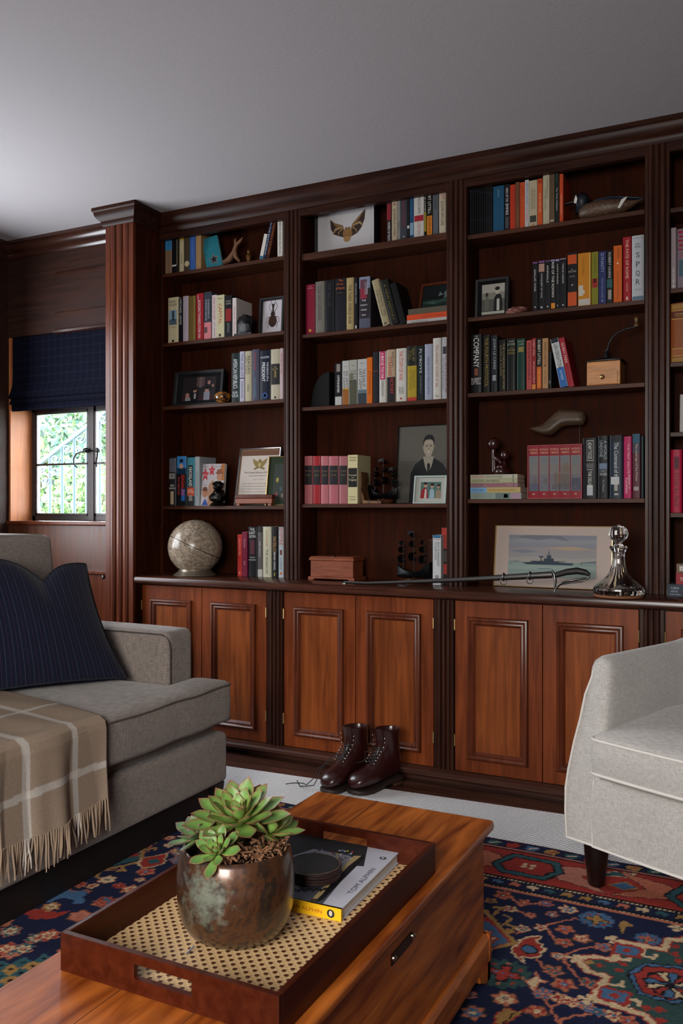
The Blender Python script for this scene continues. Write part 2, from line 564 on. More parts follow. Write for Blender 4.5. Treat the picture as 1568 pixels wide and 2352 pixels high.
# ------------------------------------------------------------------ bookcase
BX = []                              # bay openings
x = -2.72
for k in range(5):
    BX.append((x, x + .70)); x += .7895
SHELF = {}                           # (bay, shelf) -> (z top, px a, y a, px b, y b)
LINES = {
    (0, 1): (376, 626, 648, 592), (0, 2): (375, 788, 647, 761), (0, 3): (366, 936, 650, 915), (0, 4): (375, 1162, 650, 1161.5),
    (1, 1): (684, 586, 1023, 533), (1, 2): (685, 768, 1024, 735.5), (1, 3): (690, 936.5, 1025, 915), (1, 4): (684, 1158, 1022, 1156),
    (2, 1): (1073, 541, 1479, 480.6), (2, 2): (1070, 728, 1479, 690), (2, 3): (1065, 905, 1481, 877), (2, 4): (1070, 1146, 1483, 1145),
    (3, 0): (1530, 484, 1568, 470), (3, 1): (1530, 664.5, 1568, 660), (3, 2): (1530, 834, 1568, 830), (3, 3): (1530, 993, 1568, 992), (3, 4): (1530, 1178, 1568, 1178),
}
YS = 3.432                           # shelf front
for k, (xa, ya, xb, yb) in LINES.items():
    z = (onY(xa, ya, YS).z + onY(xb, yb, YS).z) / 2
    SHELF[k] = (z, xa, ya, xb, yb)
for b in range(4): SHELF[(b, 9)] = (HC, 372, 1334, 1530, 1352)
side_names = ['leftmost bay beside the pilaster', 'second bay from the pilaster', 'wide third bay behind the armchair', 'bay at the right edge of the picture', 'bay beyond the right edge']
shelf_thick = {0: .018, 1: .018, 2: .018, 3: .018}
for b, (x0, x1) in enumerate(BX):
    bc = thing('bookcase', 'dark mahogany bookcase section with open shelves, ' + side_names[b], 'bookcase', (x0, YF, HC), group=None)
    inv = Matrix.Translation(-Vector((x0, YF, HC)))
    kids = []
    kids.append(box_obj('back_panel', x0 - .01, x1 + .01, YB, YB + .018, HC, CEIL - .02, W_INNER, bc))
    for s, xx in ((0, x0), (1, x1)):
        kids.append(box_obj('side_panel', xx - (.016 if s == 0 else 0), xx + (0 if s == 0 else .016), YF + .0155, YB, HC, CEIL - .02, W_INNER, bc))
    # light bead where side and face meet
    lv = [k for k in SHELF if k[0] == b and k[1] < 9] if b < 4 else [(3, i) for i in range(5)]
    for key in lv:
        z = SHELF[key][0]; th = .030 if key == (1, 1) else .0175
        kids.append(box_obj('shelf', x0 + .0005, x1 - .0005, YS - .002, YB - .001, z - th, z, W_SHELF, bc, bevel=.002))
    m = MB(); stile(m, x1 + .002, x1 + .0875, YF + .001, .014, HC + .0005, CEIL - .085, 3, .010, r=.011)
    kids.append(m.build('reeded_stile', W_DARK, bc, smooth=50))
    for o in kids: o.matrix_parent_inverse = inv

# ------------------------------------------------------------------ counter and base cabinets
CY = 3.225
ct = thing('countertop', 'long glossy dark wooden counter running below the bookshelves', 'countertop', (0, CY, HC - .038))
m = MB()
prof = [(YB + .018, 0), (CY + .012, 0), (CY + .003, -.004), (CY, -.012), (CY, -.024), (CY + .003, -.030), (CY + .012, -.036), (CY + .03, -.038), (YB + .018, -.038)]
m.prism(prof, -2.7285, XR, lambda u, v, t: (t, u, HC + v - .0005))
o = m.build('slab', W_COUNTER, ct, smooth=25); o.matrix_parent_inverse = Matrix.Translation(-Vector((0, CY, HC - .038)))
FY = 3.272
cab_names = ['nearest the pilaster, partly behind the sofa', 'behind the pair of boots', 'with door behind the pale armchair', 'at the right edge above the armchair', 'beyond the right edge']
zb, zt = .058, HC - .040


def door_mould(mb, x0, x1, z0, z1, y, w_=.034):
    """bolection moulding frame with mitred corners"""
    pr = [(0, 0), (0, -.006), (.004, -.0125), (.010, -.0145), (.015, -.010), (.019, -.0085), (.024, -.0105), (.029, -.005), (.034, -.001), (.034, 0)]
    pr = [(a * w_ / .034, b) for a, b in pr]
    rs = []
    for cx_, cz_, sx, sz in ((x0, z0, 1, 1), (x1, z0, -1, 1), (x1, z1, -1, -1), (x0, z1, 1, -1), (x0, z0, 1, 1)):
        rs.append([(cx_ + sx * a, y + b, cz_ + sz * a) for a, b in pr])
    mb.rings(rs, None, cap=False)


for b, (x0, x1) in enumerate(BX):
    cb = thing('base_cabinet', 'amber mahogany base cabinet with two panelled doors, ' + cab_names[b], 'cabinet', (x0, FY, 0))
    inv = Matrix.Translation(-Vector((x0, FY, 0))); kids = []
    kids.append(box_obj('body', x0 - .001, x1 + .0885, FY + .022, YB + .01, .0, zt - .001, W_DARK, cb))
    xm = (x0 + x1) / 2
    for s, (xa, xb) in enumerate(((x0 + .001, xm - .0015), (xm + .0015, x1 - .001))):
        d = MB(); d.box(xa, xb, FY, FY + .02, zb, zt - .004)
        dd = d.build('door', W_DOOR, cb, bevel=.0015)
        box_obj('panel', xa + .080, xb - .080, FY - .0006, FY + .001, zb + .078, zt - .094, W_PANEL, dd)
        mm = MB(); door_mould(mm, xa + .052, xb - .052, zb + .050, zt - .066, FY)
        ml = mm.build('moulding', W_MOULD, dd, smooth=35)
        kids.append(dd)
        for zc in (zb + .12, zt - .10):
            xh = xa - .0025 if s == 0 else xb - .0015
            h = MB(); h.tube([(xh + .002, FY - .003, zc - .022), (xh + .002, FY - .003, zc + .022)], .0032, 8)
            for q in (-.022, .022): h.lathe([(0, -.003), (.0038, 0), (0, .003)], (xh + .002, FY - .003, zc + q), 8)
            h.build('hinge', BRASS, dd, smooth=40)
    m = MB(); stile(m, x1 + .004, x1 + .0855, FY - .004, .024, .056, zt - .001, 3, .012, r=.012)
    kids.append(m.build('reeded_stile', W_DARK, cb, smooth=50))
    for o in kids: o.matrix_parent_inverse = inv
m = MB(); m.prism([(FY + .021, .034), (3.218, .034), (3.212, .038), (3.212, .050), (3.220, .056), (FY + .021, .056)], -2.7285, XR, lambda u, v, t: (t, u, v))
m.box(-2.72, XR, FY + .005, FY + .0215, 0, .034)
structure(m.build('baseboard_back', wood('worn_dark_plinth', (.040, .014, .009), (.085, .030, .018), 'X', rough=.4, spec=.3), smooth=25))
# ------------------------------------------------------------------ lettering
_tc = {}


def text_verts(s, wide=False):
    """outline of a word in the built-in face, normalised to a unit box"""
    if s in _tc: return _tc[s]
    cu = D.curves.new('t', 'FONT'); cu.body = s; cu.resolution_u = 2
    o = D.objects.new('t', cu); C.objects.link(o)
    dg = bpy.context.evaluated_depsgraph_get()
    me = D.meshes.new_from_object(o.evaluated_get(dg))
    v = [tuple(p.co) for p in me.vertices]; f = [tuple(p.vertices) for p in me.polygons]
    D.objects.remove(o); D.curves.remove(cu); D.meshes.remove(me)
    if not v: return [], [], 1
    x0 = min(p[0] for p in v); x1 = max(p[0] for p in v); y0 = min(p[1] for p in v); y1 = max(p[1] for p in v)
    v = [((p[0] - x0) / (x1 - x0), (p[1] - y0) / (y1 - y0)) for p in v]
    _tc[s] = (v, f, (x1 - x0) / (y1 - y0))
    return _tc[s]


def put_text(mb, s, fn, m):
    """fn(u, v) maps the unit text box (u along the line, v up the letters) to a point"""
    v, f, _ = text_verts(s)
    mb.add([fn(a, b) for a, b in v], f, m)


def dimmed(c, k=.72):  # low shelf light put into the colours as one even darkening
    """colour swatch read off the print, darkened evenly for the dim shelves"""
    return tuple(x * k for x in lin(c)) if isinstance(c, str) else c


def ell(cx_, cy_, rx, ry, n=16, a0=0, a1=360):
    return [(cx_ + rx * math.cos(R(a0 + (a1 - a0) * j / n)), cy_ + ry * math.sin(R(a0 + (a1 - a0) * j / n))) for j in range(n)]


def picture(mb, polys, fn, step=.00012):
    """printed picture: flat shapes in unit coordinates, each a hair in front of the last. fn(u, v, lift)"""
    for i, (pts, col) in enumerate(polys):
        mb.add([fn(u, v, i * step) for u, v in pts], [tuple(range(len(pts)))], plain(dimmed(col, .80), .55, spec=.2))


ORD = ['first', 'second', 'third', 'fourth', 'fifth', 'sixth', 'seventh', 'eighth', 'ninth', 'tenth', 'eleventh', 'twelfth', 'thirteenth', 'fourteenth', 'fifteenth', 'sixteenth', 'seventeenth', 'eighteenth', 'nineteenth', 'twentieth']
BAYN = ['leftmost bay', 'second bay', 'third bay', 'right-edge bay']
SHN = {0: 'topmost shelf', 1: 'top shelf', 2: 'second shelf', 3: 'third shelf', 4: 'fourth shelf', 9: 'counter'}
rnd = random.Random(4)


def book_parts(root, w_, H, dep, col, hard, texts, bands, rough=.42):
    cov = plain(dimmed(col), max(rough, .38), spec=.16)
    t = .0022 if hard else .0008
    b = .0016 if hard else .0003
    if w_ < .009: b = .0004
    out = [(0, b + .0022 if hard else b), (w_ * .10, b * .55), (w_ * .3, b * .12), (w_ * .5, 0), (w_ * .7, b * .12), (w_ * .9, b * .55), (w_, b + .0022 if hard else b),
           (w_, dep), (w_ - t, dep), (w_ - t, .007), (t, .007), (t, dep), (0, dep)]
    m = MB(); m.prism(out, 0, H, lambda u, v, q: (u, v, q), cov)
    o = m.build('cover', cov, root, smooth=35)
    g = .003 if hard else .0003
    p = MB(); p.box(t, w_ - t, .006, dep - g, g, H - g)
    p.build('page_block', PAPER, root)
    if texts or bands:
        s = MB()
        for bd in bands:
            f0, f1, c_ = bd[:3]; xa, xb = (bd[3], bd[4]) if len(bd) > 4 else (.04, .96)
            if len(bd) > 5:      # round mark
                r = (xb - xa) * w_ / 2; zc = H * (1 - (f0 + f1) / 2)
                s.add([(w_ * (xa + xb) / 2 + r * a, -.0003, zc + r * q) for a, q in ell(0, 0, 1, 1)], [tuple(range(16))], plain(dimmed(c_), .5, spec=.2))
            else:
                kx = [p[0] / w_ for p in out[:7]]; ky = [p[1] for p in out[:7]]
                xs = sorted({xa, xb} | {x for x in kx if xa < x < xb}); q = len(xs)
                ys = [float(np.interp(x, kx, ky)) - .00028 for x in xs]
                vs = [(x * w_, y_, H * (1 - f1)) for x, y_ in zip(xs, ys)] + [(x * w_, y_, H * (1 - f0)) for x, y_ in zip(xs, ys)]
                s.add(vs, [(i, i + 1, i + 1 + q, i + q) for i in range(q - 1)], plain(dimmed(c_), .5, spec=.2))
        for tx in texts:
            st, f0, f1, mode, c_ = tx[:5]
            wf = tx[5] if len(tx) > 5 else .5
            cc = tx[6] if len(tx) > 6 else .5
            if mode == 'd':
                fn = lambda u, v: (w_ * (cc - wf / 2 + wf * v), -.0006, H * (1 - f0) - u * H * (f1 - f0))
            elif mode == 'u':
                fn = lambda u, v: (w_ * (cc + wf / 2 - wf * v), -.0006, H * (1 - f1) + u * H * (f1 - f0))
            else:
                fn = lambda u, v: (w_ * (cc - wf / 2 + wf * u), -.0006, H * (1 - f1) + v * H * (f1 - f0))
            put_text(s, st, fn, plain(dimmed(c_, .85), .5, spec=.2))
        s.build('spine_print', None, root)


def ybot(key, px):
    z, xa, ya, xb, yb = SHELF[key]
    return ya + (yb - ya) * (px - xa) / (xb - xa)


def shelf_books(key, rows, y=YS + .012, group=None):
    n = 0
    for row in rows:
        x0, x1, yt, col, look = row[:5]
        texts = row[5] if len(row) > 5 else []
        bands = row[6] if len(row) > 6 else []
        op = row[7] if len(row) > 7 else {}
        yy = y + op.get('y', 0)
        xc = (x0 + x1) / 2
        z = SHELF[key][0]
        yb_ = op.get('yb', ybot(key, xc) if key[1] != 9 else HZ + .322 * mY(xc, yy))
        X0 = onY(x0, 1000, yy).x; X1 = onY(x1, 1000, yy).x
        H = (yb_ - yt) / mY(xc, yy)
        bx0, bx1 = BX[key[0]]
        X0 = max(X0, bx0 + .001); X1 = min(X1, bx1 - .0012)
        W = X1 - X0 - .0006
        lean = 0
        if 'ang' in op:
            lean = R(op['ang']); H = H / math.cos(lean); W = W * math.cos(lean)
        dep = min(op.get('d', .125 if H < .205 else .142), YB - yy - .004)
        hard = op.get('hard', H > .222)
        where = op.get('where') or '%s from left, %s, %s' % (ORD[n], SHN[key[1]], BAYN[key[0]])
        loc = (X0, yy + (0 if lean else rnd.uniform(0, .003)), z + .0004 + (W * math.sin(lean) if lean > 0 else 0))
        r = thing('book', look + ', ' + where, 'book', loc, (0, lean, 0), group or 'books on the %s of the %s' % (SHN[key[1]], BAYN[key[0]]))
        book_parts(r, W, H, dep, col, hard, texts, bands, op.get('rough', .42))
        n += 1


K = '#16151a'; Wt = '#d9d4cc'; CR = '#cfc19c'
shelf_books((0, 1), [
    (375.5, 385, 521, '#8a6f55', 'slim tan hardback with sky blue jacket top', [], [(0, .47, '#2f86bd')]),
    (385, 394, 521, '#8a6f55', 'twin of the blue and tan hardback', [], [(0, .47, '#2f86bd')]),
    (394.5, 405, 524, K, 'black paperback with small white base label', [], [(.80, .84, Wt)]),
    (405, 411, 531, '#2b241c', 'narrow black book with cream edge', [], [(.02, .8, '#8f826c', .05, .35)]),
    (412, 422, 543, CR, 'short cream paperback with yellow cap', [('THE THIRD MAN', .45, .75, 'd', '#3a3428', .3)], [(.0, .06, '#c9a93a')]),
    (422, 435, 526, '#4c4230', 'olive brown paperback with pale round seal', [], [(.72, .9, CR, .1, .95, 1), (.03, .1, '#6a5f48')]),
    (435, 448, 527, '#3d66ad', 'mid blue hardback with faint lettering', [('COLLECTED ESSAYS', .2, .7, 'd', '#5d84c4', .3)]),
    (449, 461, 524, '#a8845a', 'worn tan hardback with brown board', [], [(.0, .06, '#6a4c30')], {'d': .135}),
])
shelf_books((0, 1), [
    (595, 603, 541, Wt, 'short white paperback leaning right', [], [(.85, 1, '#3a6a8a')], {'ang': 13.5, 'where': 'at the right of top shelf, leftmost bay'}),
    (603, 610, 500, '#202a44', 'dark navy paperback with white lettering leaning', [('ON THE BATTLEFIELD', .1, .9, 'd', '#b9bcc6', .45)], [], {'ang': 13.5, 'where': 'right of top shelf, leftmost bay'}),
    (610.5, 618, 500, '#3a1e12', 'brown paperback with orange mottling leaning', [('A HISTORY OF FIRE', .1, .9, 'd', '#b35f22', .4)], [], {'ang': 13.5, 'where': 'right of top shelf, leftmost bay'}),
    (636.5, 648, 490, Wt, 'tall white upright book with grey capitals', [('AMERICAN FOREIGN RELATIONS', .16, .92, 'd', '#3c3a3c', .4)], [(.04, .07, '#5a5658', .15, .85)], {'where': 'right end of top shelf, leftmost bay'}),
])
shelf_books((0, 2), [
    (385, 409, 681, CR, 'wide cream hardback with dark figure picture', [('FAMILY', .07, .12, 'h', '#4a5a52', .7), ('FORTUNES', .14, .19, 'h', '#4a5a52', .7), ('NICHOLS', .64, .67, 'h', '#7a705c', .6)], [(.28, .60, '#86a3b8', .12, .85), (.48, .60, '#1a1818', .12, .85), (.30, .5, '#202026', .42, .62), (.93, .98, '#1a1a1a', .4, .6)]),
    (409.5, 419, 683, K, 'black paperback with white author capitals', [('MICHAEL LEWIS', .03, .6, 'd', '#c9c9c4', .5)]),
    (419, 432, 678, '#c3b3c0', 'pale lilac hardback with faint script', [('A Farewell to Time', .25, .75, 'd', '#8f86a6', .3)], [], {'rough': .5}),
    (432.5, 449, 678, '#6f5a2a', 'old gold hardback with plain spine', [], [(.0, 1, '#8d7638', .75, .97)]),
    (449.5, 466, 672, '#a8202c', 'red paperback with white bold lettering', [('BLOGGING TOWARDS UTOPIA', .15, .84, 'd', '#e2d2cc', .35), ('FROM THE', .04, .13, 'd', '#e2d2cc', .2, .3), ('WORLD', .86, .96, 'd', '#e2d2cc', .3)]),
    (467, 485, 669, '#3b3f4b', 'slate book with pink lower half', [('FOUNDATIONS OF', .16, .56, 'd', '#aeb3bd', .22, .66), ('ECONOMIC ANALYSIS', .16, .6, 'd', '#aeb3bd', .22, .34)], [(.64, 1, '#d98088'), (.74, .86, '#4a5a52', .1, .5)]),
    (486, 496.5, 676, '#d8c9c6', 'pale paperback with red spine title', [('KING OF MONEY', .05, .58, 'd', '#a8303a', .4), ('JAN DAVIES', .62, .95, 'd', '#5a5048', .4)]),
    (496.5, 514, 676, '#ccc6a0', 'cream hardback with large red title', [('CAPITAL', .2, .68, 'd', '#a8402c', .42), ('PIKETTY', .07, .10, 'h', '#5a5040', .6)], [(.9, .96, '#3a3a30', .3, .6)]),
    (515.5, 532, 677, K, 'black hardback with red oval emblem', [('THE STORY OF', .12, .16, 'h', '#b0aaa4', .7), ('OUR TIMES', .18, .22, 'h', '#b0aaa4', .7), ('ADDISON', .66, .88, 'd', '#8a8682', .3)], [(.32, .62, '#8e1c20', .1, .9)]),
    (533, 542, 683, '#d6ccc8', 'white spined book with grey front board', [('THE POPULIST DELUSION', .2, .9, 'd', '#a33a3c', .3)], [], {'d': .148, 'hard': False}),
])
shelf_books((0, 3), [
    (530, 549, 810, '#1b2222', 'black hardback with white condensed capitals', [('AMERICAN REPUBLICS', .12, .72, 'd', '#cfd4d2', .5, .55), ('ALAN', .77, .83, 'h', '#cfd4d2', .6), ('TAYLOR', .84, .90, 'h', '#cfd4d2', .8)], [(0, .98, '#2c4a4a', .85, 1)]),
    (549.5, 561, 806, '#b9b7c9', 'pale lavender hardback with grey print', [('THE AGE OF', .05, .5, 'd', '#4c4a5c', .4), ('EISENHOWER', .6, .93, 'd', '#4c4a5c', .3)], [(.52, .54, '#3c3a5c')]),
    (561.5, 577, 805, '#b5ad92', 'beige hardback with tall dark title', [('REAGAN', .10, .45, 'd', '#4a4030', .42, .6), ('HIS LIFE', .10, .45, 'd', '#4a4030', .15, .2), ('H W BRANDS', .66, .8, 'd', '#4a4030', .3)]),
    (577.5, 594, 801, '#4a4a5e', 'slate blue hardback with red and blue script', [('Oliver Bank', .06, .4, 'd', '#a83a44', .3), ('Andrew Sullivan', .55, .92, 'd', '#4f7f90', .28)]),
    (595, 620, 803, '#10142a', 'wide navy hardback with bold white letters', [('MANCHESTER', .12, .16, 'h', '#c9ccd6', .8), ('THE DEATH OF A', .24, .62, 'd', '#d4d6dc', .18, .75), ('PRESIDENT', .24, .62, 'd', '#e2e4e8', .3, .38)], [(.84, .96, '#2a4a8a', .25, .75, 1), (.87, .93, '#dfe2e8', .38, .62, 1)]),
    (620.5, 642, 800, '#b8b09a', 'cream hardback with black oval label', [('THE', .34, .37, 'h', '#a09060', .3), ('GREAT MEN', .38, .41, 'h', '#a09060', .6)], [(.29, .70, '#1a1a16'), (.42, .56, '#c0a868', .35, .6), (.93, .97, '#1a1a16', .4, .6)]),
    (642.5, 650, 798, '#c2adb2', 'narrow pale pink book with red print', [('SPEECHES', .1, .5, 'd', '#a04050', .4)]),
])
shelf_books((0, 4), [
    (387, 403, 1051, '#26262a', 'black hardback with pale figure at base', [('BEYOND', .33, .38, 'h', '#c9c6c2', .8), ('BELIEF', .39, .44, 'h', '#c9c6c2', .8), ('BEN', .56, .6, 'h', '#c9c6c2', .5), ('CRAWFORD', .62, .66, 'h', '#c9c6c2', .9)], [(.02, .3, '#5a5a62'), (.7, .97, '#b39a7e', .25, .7)]),
    (404, 427.5, 1048, '#17191f', 'photographic hardback with bold red and blue title', [('REAGANLAND', .38, .8, 'd', '#d23a30', .34, .66), ('RICK PERLSTEIN', .42, .78, 'd', '#c04038', .18, .25)], [(.0, .36, '#3f86c6'), (.1, .3, '#c89a80', .3, .7, 1), (.06, .13, '#241a16', .33, .68), (.24, .38, '#15161c', .1, .95), (.66, .9, '#2a6cb8', .5, .85)]),
    (428, 446, 1051, '#3a8698', 'teal paperback with vertical black title block', [('NIXONLAND', .2, .6, 'd', '#e8e6e0', .42), ('RICK', .66, .69, 'h', '#f0d8c8', .6), ('PERLSTEIN', .70, .73, 'h', '#f0d8c8', .8)], [(.16, .62, '#15171a', .2, .8), (.62, .8, '#c8502c'), (.8, 1, '#20201e'), (.78, .9, '#d8d4cc', .2, .8)]),
    (446.5, 458, 1049, '#9fa5a8', 'silver grey hardback with light front board', [], [(.3, .8, '#8d9598', .3, .7)], {'d': .148}),
])
shelf_books((0, 9), [
    (545, 555, 1228, '#c0342c', 'slim red paperback with small spine title', [('SALTWATER', .1, .5, 'd', '#e8a090', .35)], [(.9, .94, '#e8d0c0', .4, .6)]),
    (555.5, 567.5, 1222, '#7c1f3c', 'maroon book with pale grouped lettering', [('THE CROWN', .15, .35, 'd', '#c890a0', .3), ('AND', .65, .75, 'd', '#c890a0', .3)]),
    (568.5, 589, 1210, K, 'tall black hardback with stacked white capitals', [('THE', .03, .08, 'h', '#d8d6d4', .5), ('LAST', .095, .15, 'h', '#d8d6d4', .7), ('LION', .165, .22, 'h', '#d8d6d4', .7), ('WILLIAM', .6, .63, 'h', '#b8b4b4', .6), ('MANCHESTER', .65, .68, 'h', '#b8b4b4', .8)], [(.27, .55, '#5a2430', .25, .75)]),
    (590, 602, 1209, '#5f5a58', 'grey book with dark top and pale base', [('DIPLOMACY', .3, .6, 'd', '#bcb6ae', .3)], [(.85, 1, '#b9b5ae'), (0, .12, '#2a2828')]),
    (602.5, 622, 1210, '#c2c0a6', 'cream hardback with large dark title', [('WILLIAM DALRYMPLE', .06, .4, 'd', '#a8624a', .2), ('THE ANARCHY', .44, .94, 'd', '#3c4438', .3)], []),
    (623, 637.5, 1211, '#1b1816', 'black book with tan title lettering', [('WATERLOO', .18, .5, 'd', '#b08a5c', .5), ('BERNARD CORNWELL', .5, .86, 'd', '#c8ccd0', .3)], [(.9, .97, '#8a8a2a', .4, .6)]),
    (638, 651, 1211, '#a9b2b6', 'pale blue paperback with bold title and orange badge', [('EMPIRE', .02, .36, 'd', '#b0503c', .6), ('NIALL FERGUSON', .6, .84, 'd', '#5a6468', .3)], [(.88, .95, '#c85a34', .3, .7, 1), (.45, .55, '#6a3a3a', .3, .7)]),
])
shelf_books((1, 1), [
    (887.5, 898, 462, '#2b2024', 'narrow dark red paperback with white lettering', [('MOMENT OF TRUTH', .5, .97, 'd', '#d8d2cc', .5)], [(.04, .45, '#8a2430')], {}),
    (899, 911, 458, '#b5a58a', 'beige paperback with heavy black title', [('QUADRILLE LOVERS', .2, .88, 'd', '#2e2820', .5)], [(.06, .12, '#a06a60', .3, .7)]),
    (911.5, 918.5, 444, '#86827c', 'thin grey paperback with white top', [('FALL', .6, .8, 'd', '#30302e', .4)], [(0, .1, '#c9c5bd')]),
    (919, 934, 438, '#3c4049', 'slate paperback with dark red title', [('SMILEYS PEOPLE', .15, .75, 'd', '#7e2a32', .4)], [(.9, .97, '#8a8c90', .35, .65, 1)]),
    (934.5, 940, 436, '#221d1e', 'very thin black paperback with price sticker', [], [(.72, .78, '#c9c5bd')]),
    (940.5, 949.5, 432, '#1f4668', 'blue paperback with pale blue base', [], [(.68, .93, '#7a97b0'), (.1, .6, '#2a5c86', .3, .6)]),
    (950, 973, 430, '#c4bfb8', 'wide white paperback with red band', [('JOHN LE CARRE', .12, .52, 'd', '#55504c', .34), ('SILVER VIEW', .66, .95, 'd', '#a8706c', .3)], [(.55, .67, '#a02030')]),
    (973.5, 979, 430, '#1a1a18', 'thin black and yellow paperback', [('THE NAMES', .1, .5, 'd', '#b9b9b0', .5)], [(.5, .9, '#8f7c22')]),
    (979.5, 992.5, 424, '#171614', 'black paperback with orange lower block', [('ROBERT LITTELL', .03, .56, 'd', '#cfcabc', .5), ('LEGENDS', .62, .95, 'd', '#3a2208', .4)], [(.6, .99, '#d07c20')]),
    (993, 1006, 418, '#5c6066', 'grey paperback with dark title strip', [('TINKER TAILOR', .08, .5, 'd', '#26292e', .4)], [(0, .05, '#8a8e92')]),
    (1007.5, 1023.5, 399, '#bfb39c', 'tall cream hardback with red and black title', [('KEN FOLLETT', .04, .42, 'd', '#8e2038', .55), ('LIE DOWN WITH LIONS', .44, .86, 'd', '#2c2824', .45)], []),
])
shelf_books((1, 2), [
    (701.5, 722.5, 651, '#8c1c38', 'crimson hardback with small gilt emblem', [('JOHN', .04, .06, 'h', '#c8a0a0', .4), ('KEEGAN', .07, .09, 'h', '#c8a0a0', .6)], [(.9, .95, '#c09a3c', .35, .65, 1)]),
    (723, 744.5, 644, '#77736b', 'grey hardback with faint serif title', [('COLD WAR SUBMARINES', .08, .75, 'd', '#4a4844', .4)]),
    (745, 767, 641, '#181a1e', 'near black hardback with barely visible title', [('THE FALL OF', .06, .5, 'd', '#3a3c42', .3)]),
    (768, 793.5, 637, '#14151c', 'thick black hardback with orange gothic title', [('The', .02, .07, 'h', '#c0602c', .4, .55), ('Army', .09, .14, 'h', '#c0602c', .6), ('of Heaven', .16, .21, 'h', '#c0602c', .8), ('JOSEPH', .27, .29, 'h', '#8a6a50', .5)], [(.32, 1, '#14151c')]),
    (794.5, 811.5, 636, '#b09b6c', 'buff hardback with heavy black capitals', [('THE THIRD WORLD WAR', .14, .88, 'd', '#25221c', .42)], []),
    (812.5, 821.5, 636, '#17161a', 'narrow black book with tiny white lettering', [('THE ROMMEL PAPERS', .1, .5, 'd', '#a8a8ac', .35)], [(.92, .98, '#b8b8bc', .3, .7)]),
    (822.5, 850, 634, '#2e2a30', 'thick illustrated hardback with cavalry painting', [('THE', .44, .47, 'h', '#d8d4d8', .35, .45), ('TWENTY', .53, .56, 'h', '#d8d4d8', .6, .45), ('YEARS', .62, .65, 'h', '#d8d4d8', .5, .45), ('WAR', .72, .75, 'h', '#d8d4d8', .35, .45)], [(.0, .22, '#7f88a0'), (.05, .42, '#8e2c3c', .15, .7), (.1, .34, '#c0b0c0', .5, .75), (.8, 1, '#56586a')]),
    (879, 896.5, 640, '#a39676', 'beige hardback leaning left with serif title', [('THE RISING TIDE', .22, .8, 'd', '#4a4438', .25, .68), ('STORM AND CONQUEST', .22, .8, 'd', '#4a4438', .25, .3)], [(.93, .97, '#4a4438', .3, .6)], {'ang': -15, 'hard': True}),
    (897.5, 917, 641, '#1d1e1b', 'black hardback leaning left with gold title', [('A NEW HISTORY', .1, .9, 'd', '#6a5c2c', .3)], [], {'ang': -15, 'hard': True}),
    (918.5, 934, 648, '#131416', 'plain black hardback leaning left against stack', [], [], {'ang': -15, 'hard': True}),
])
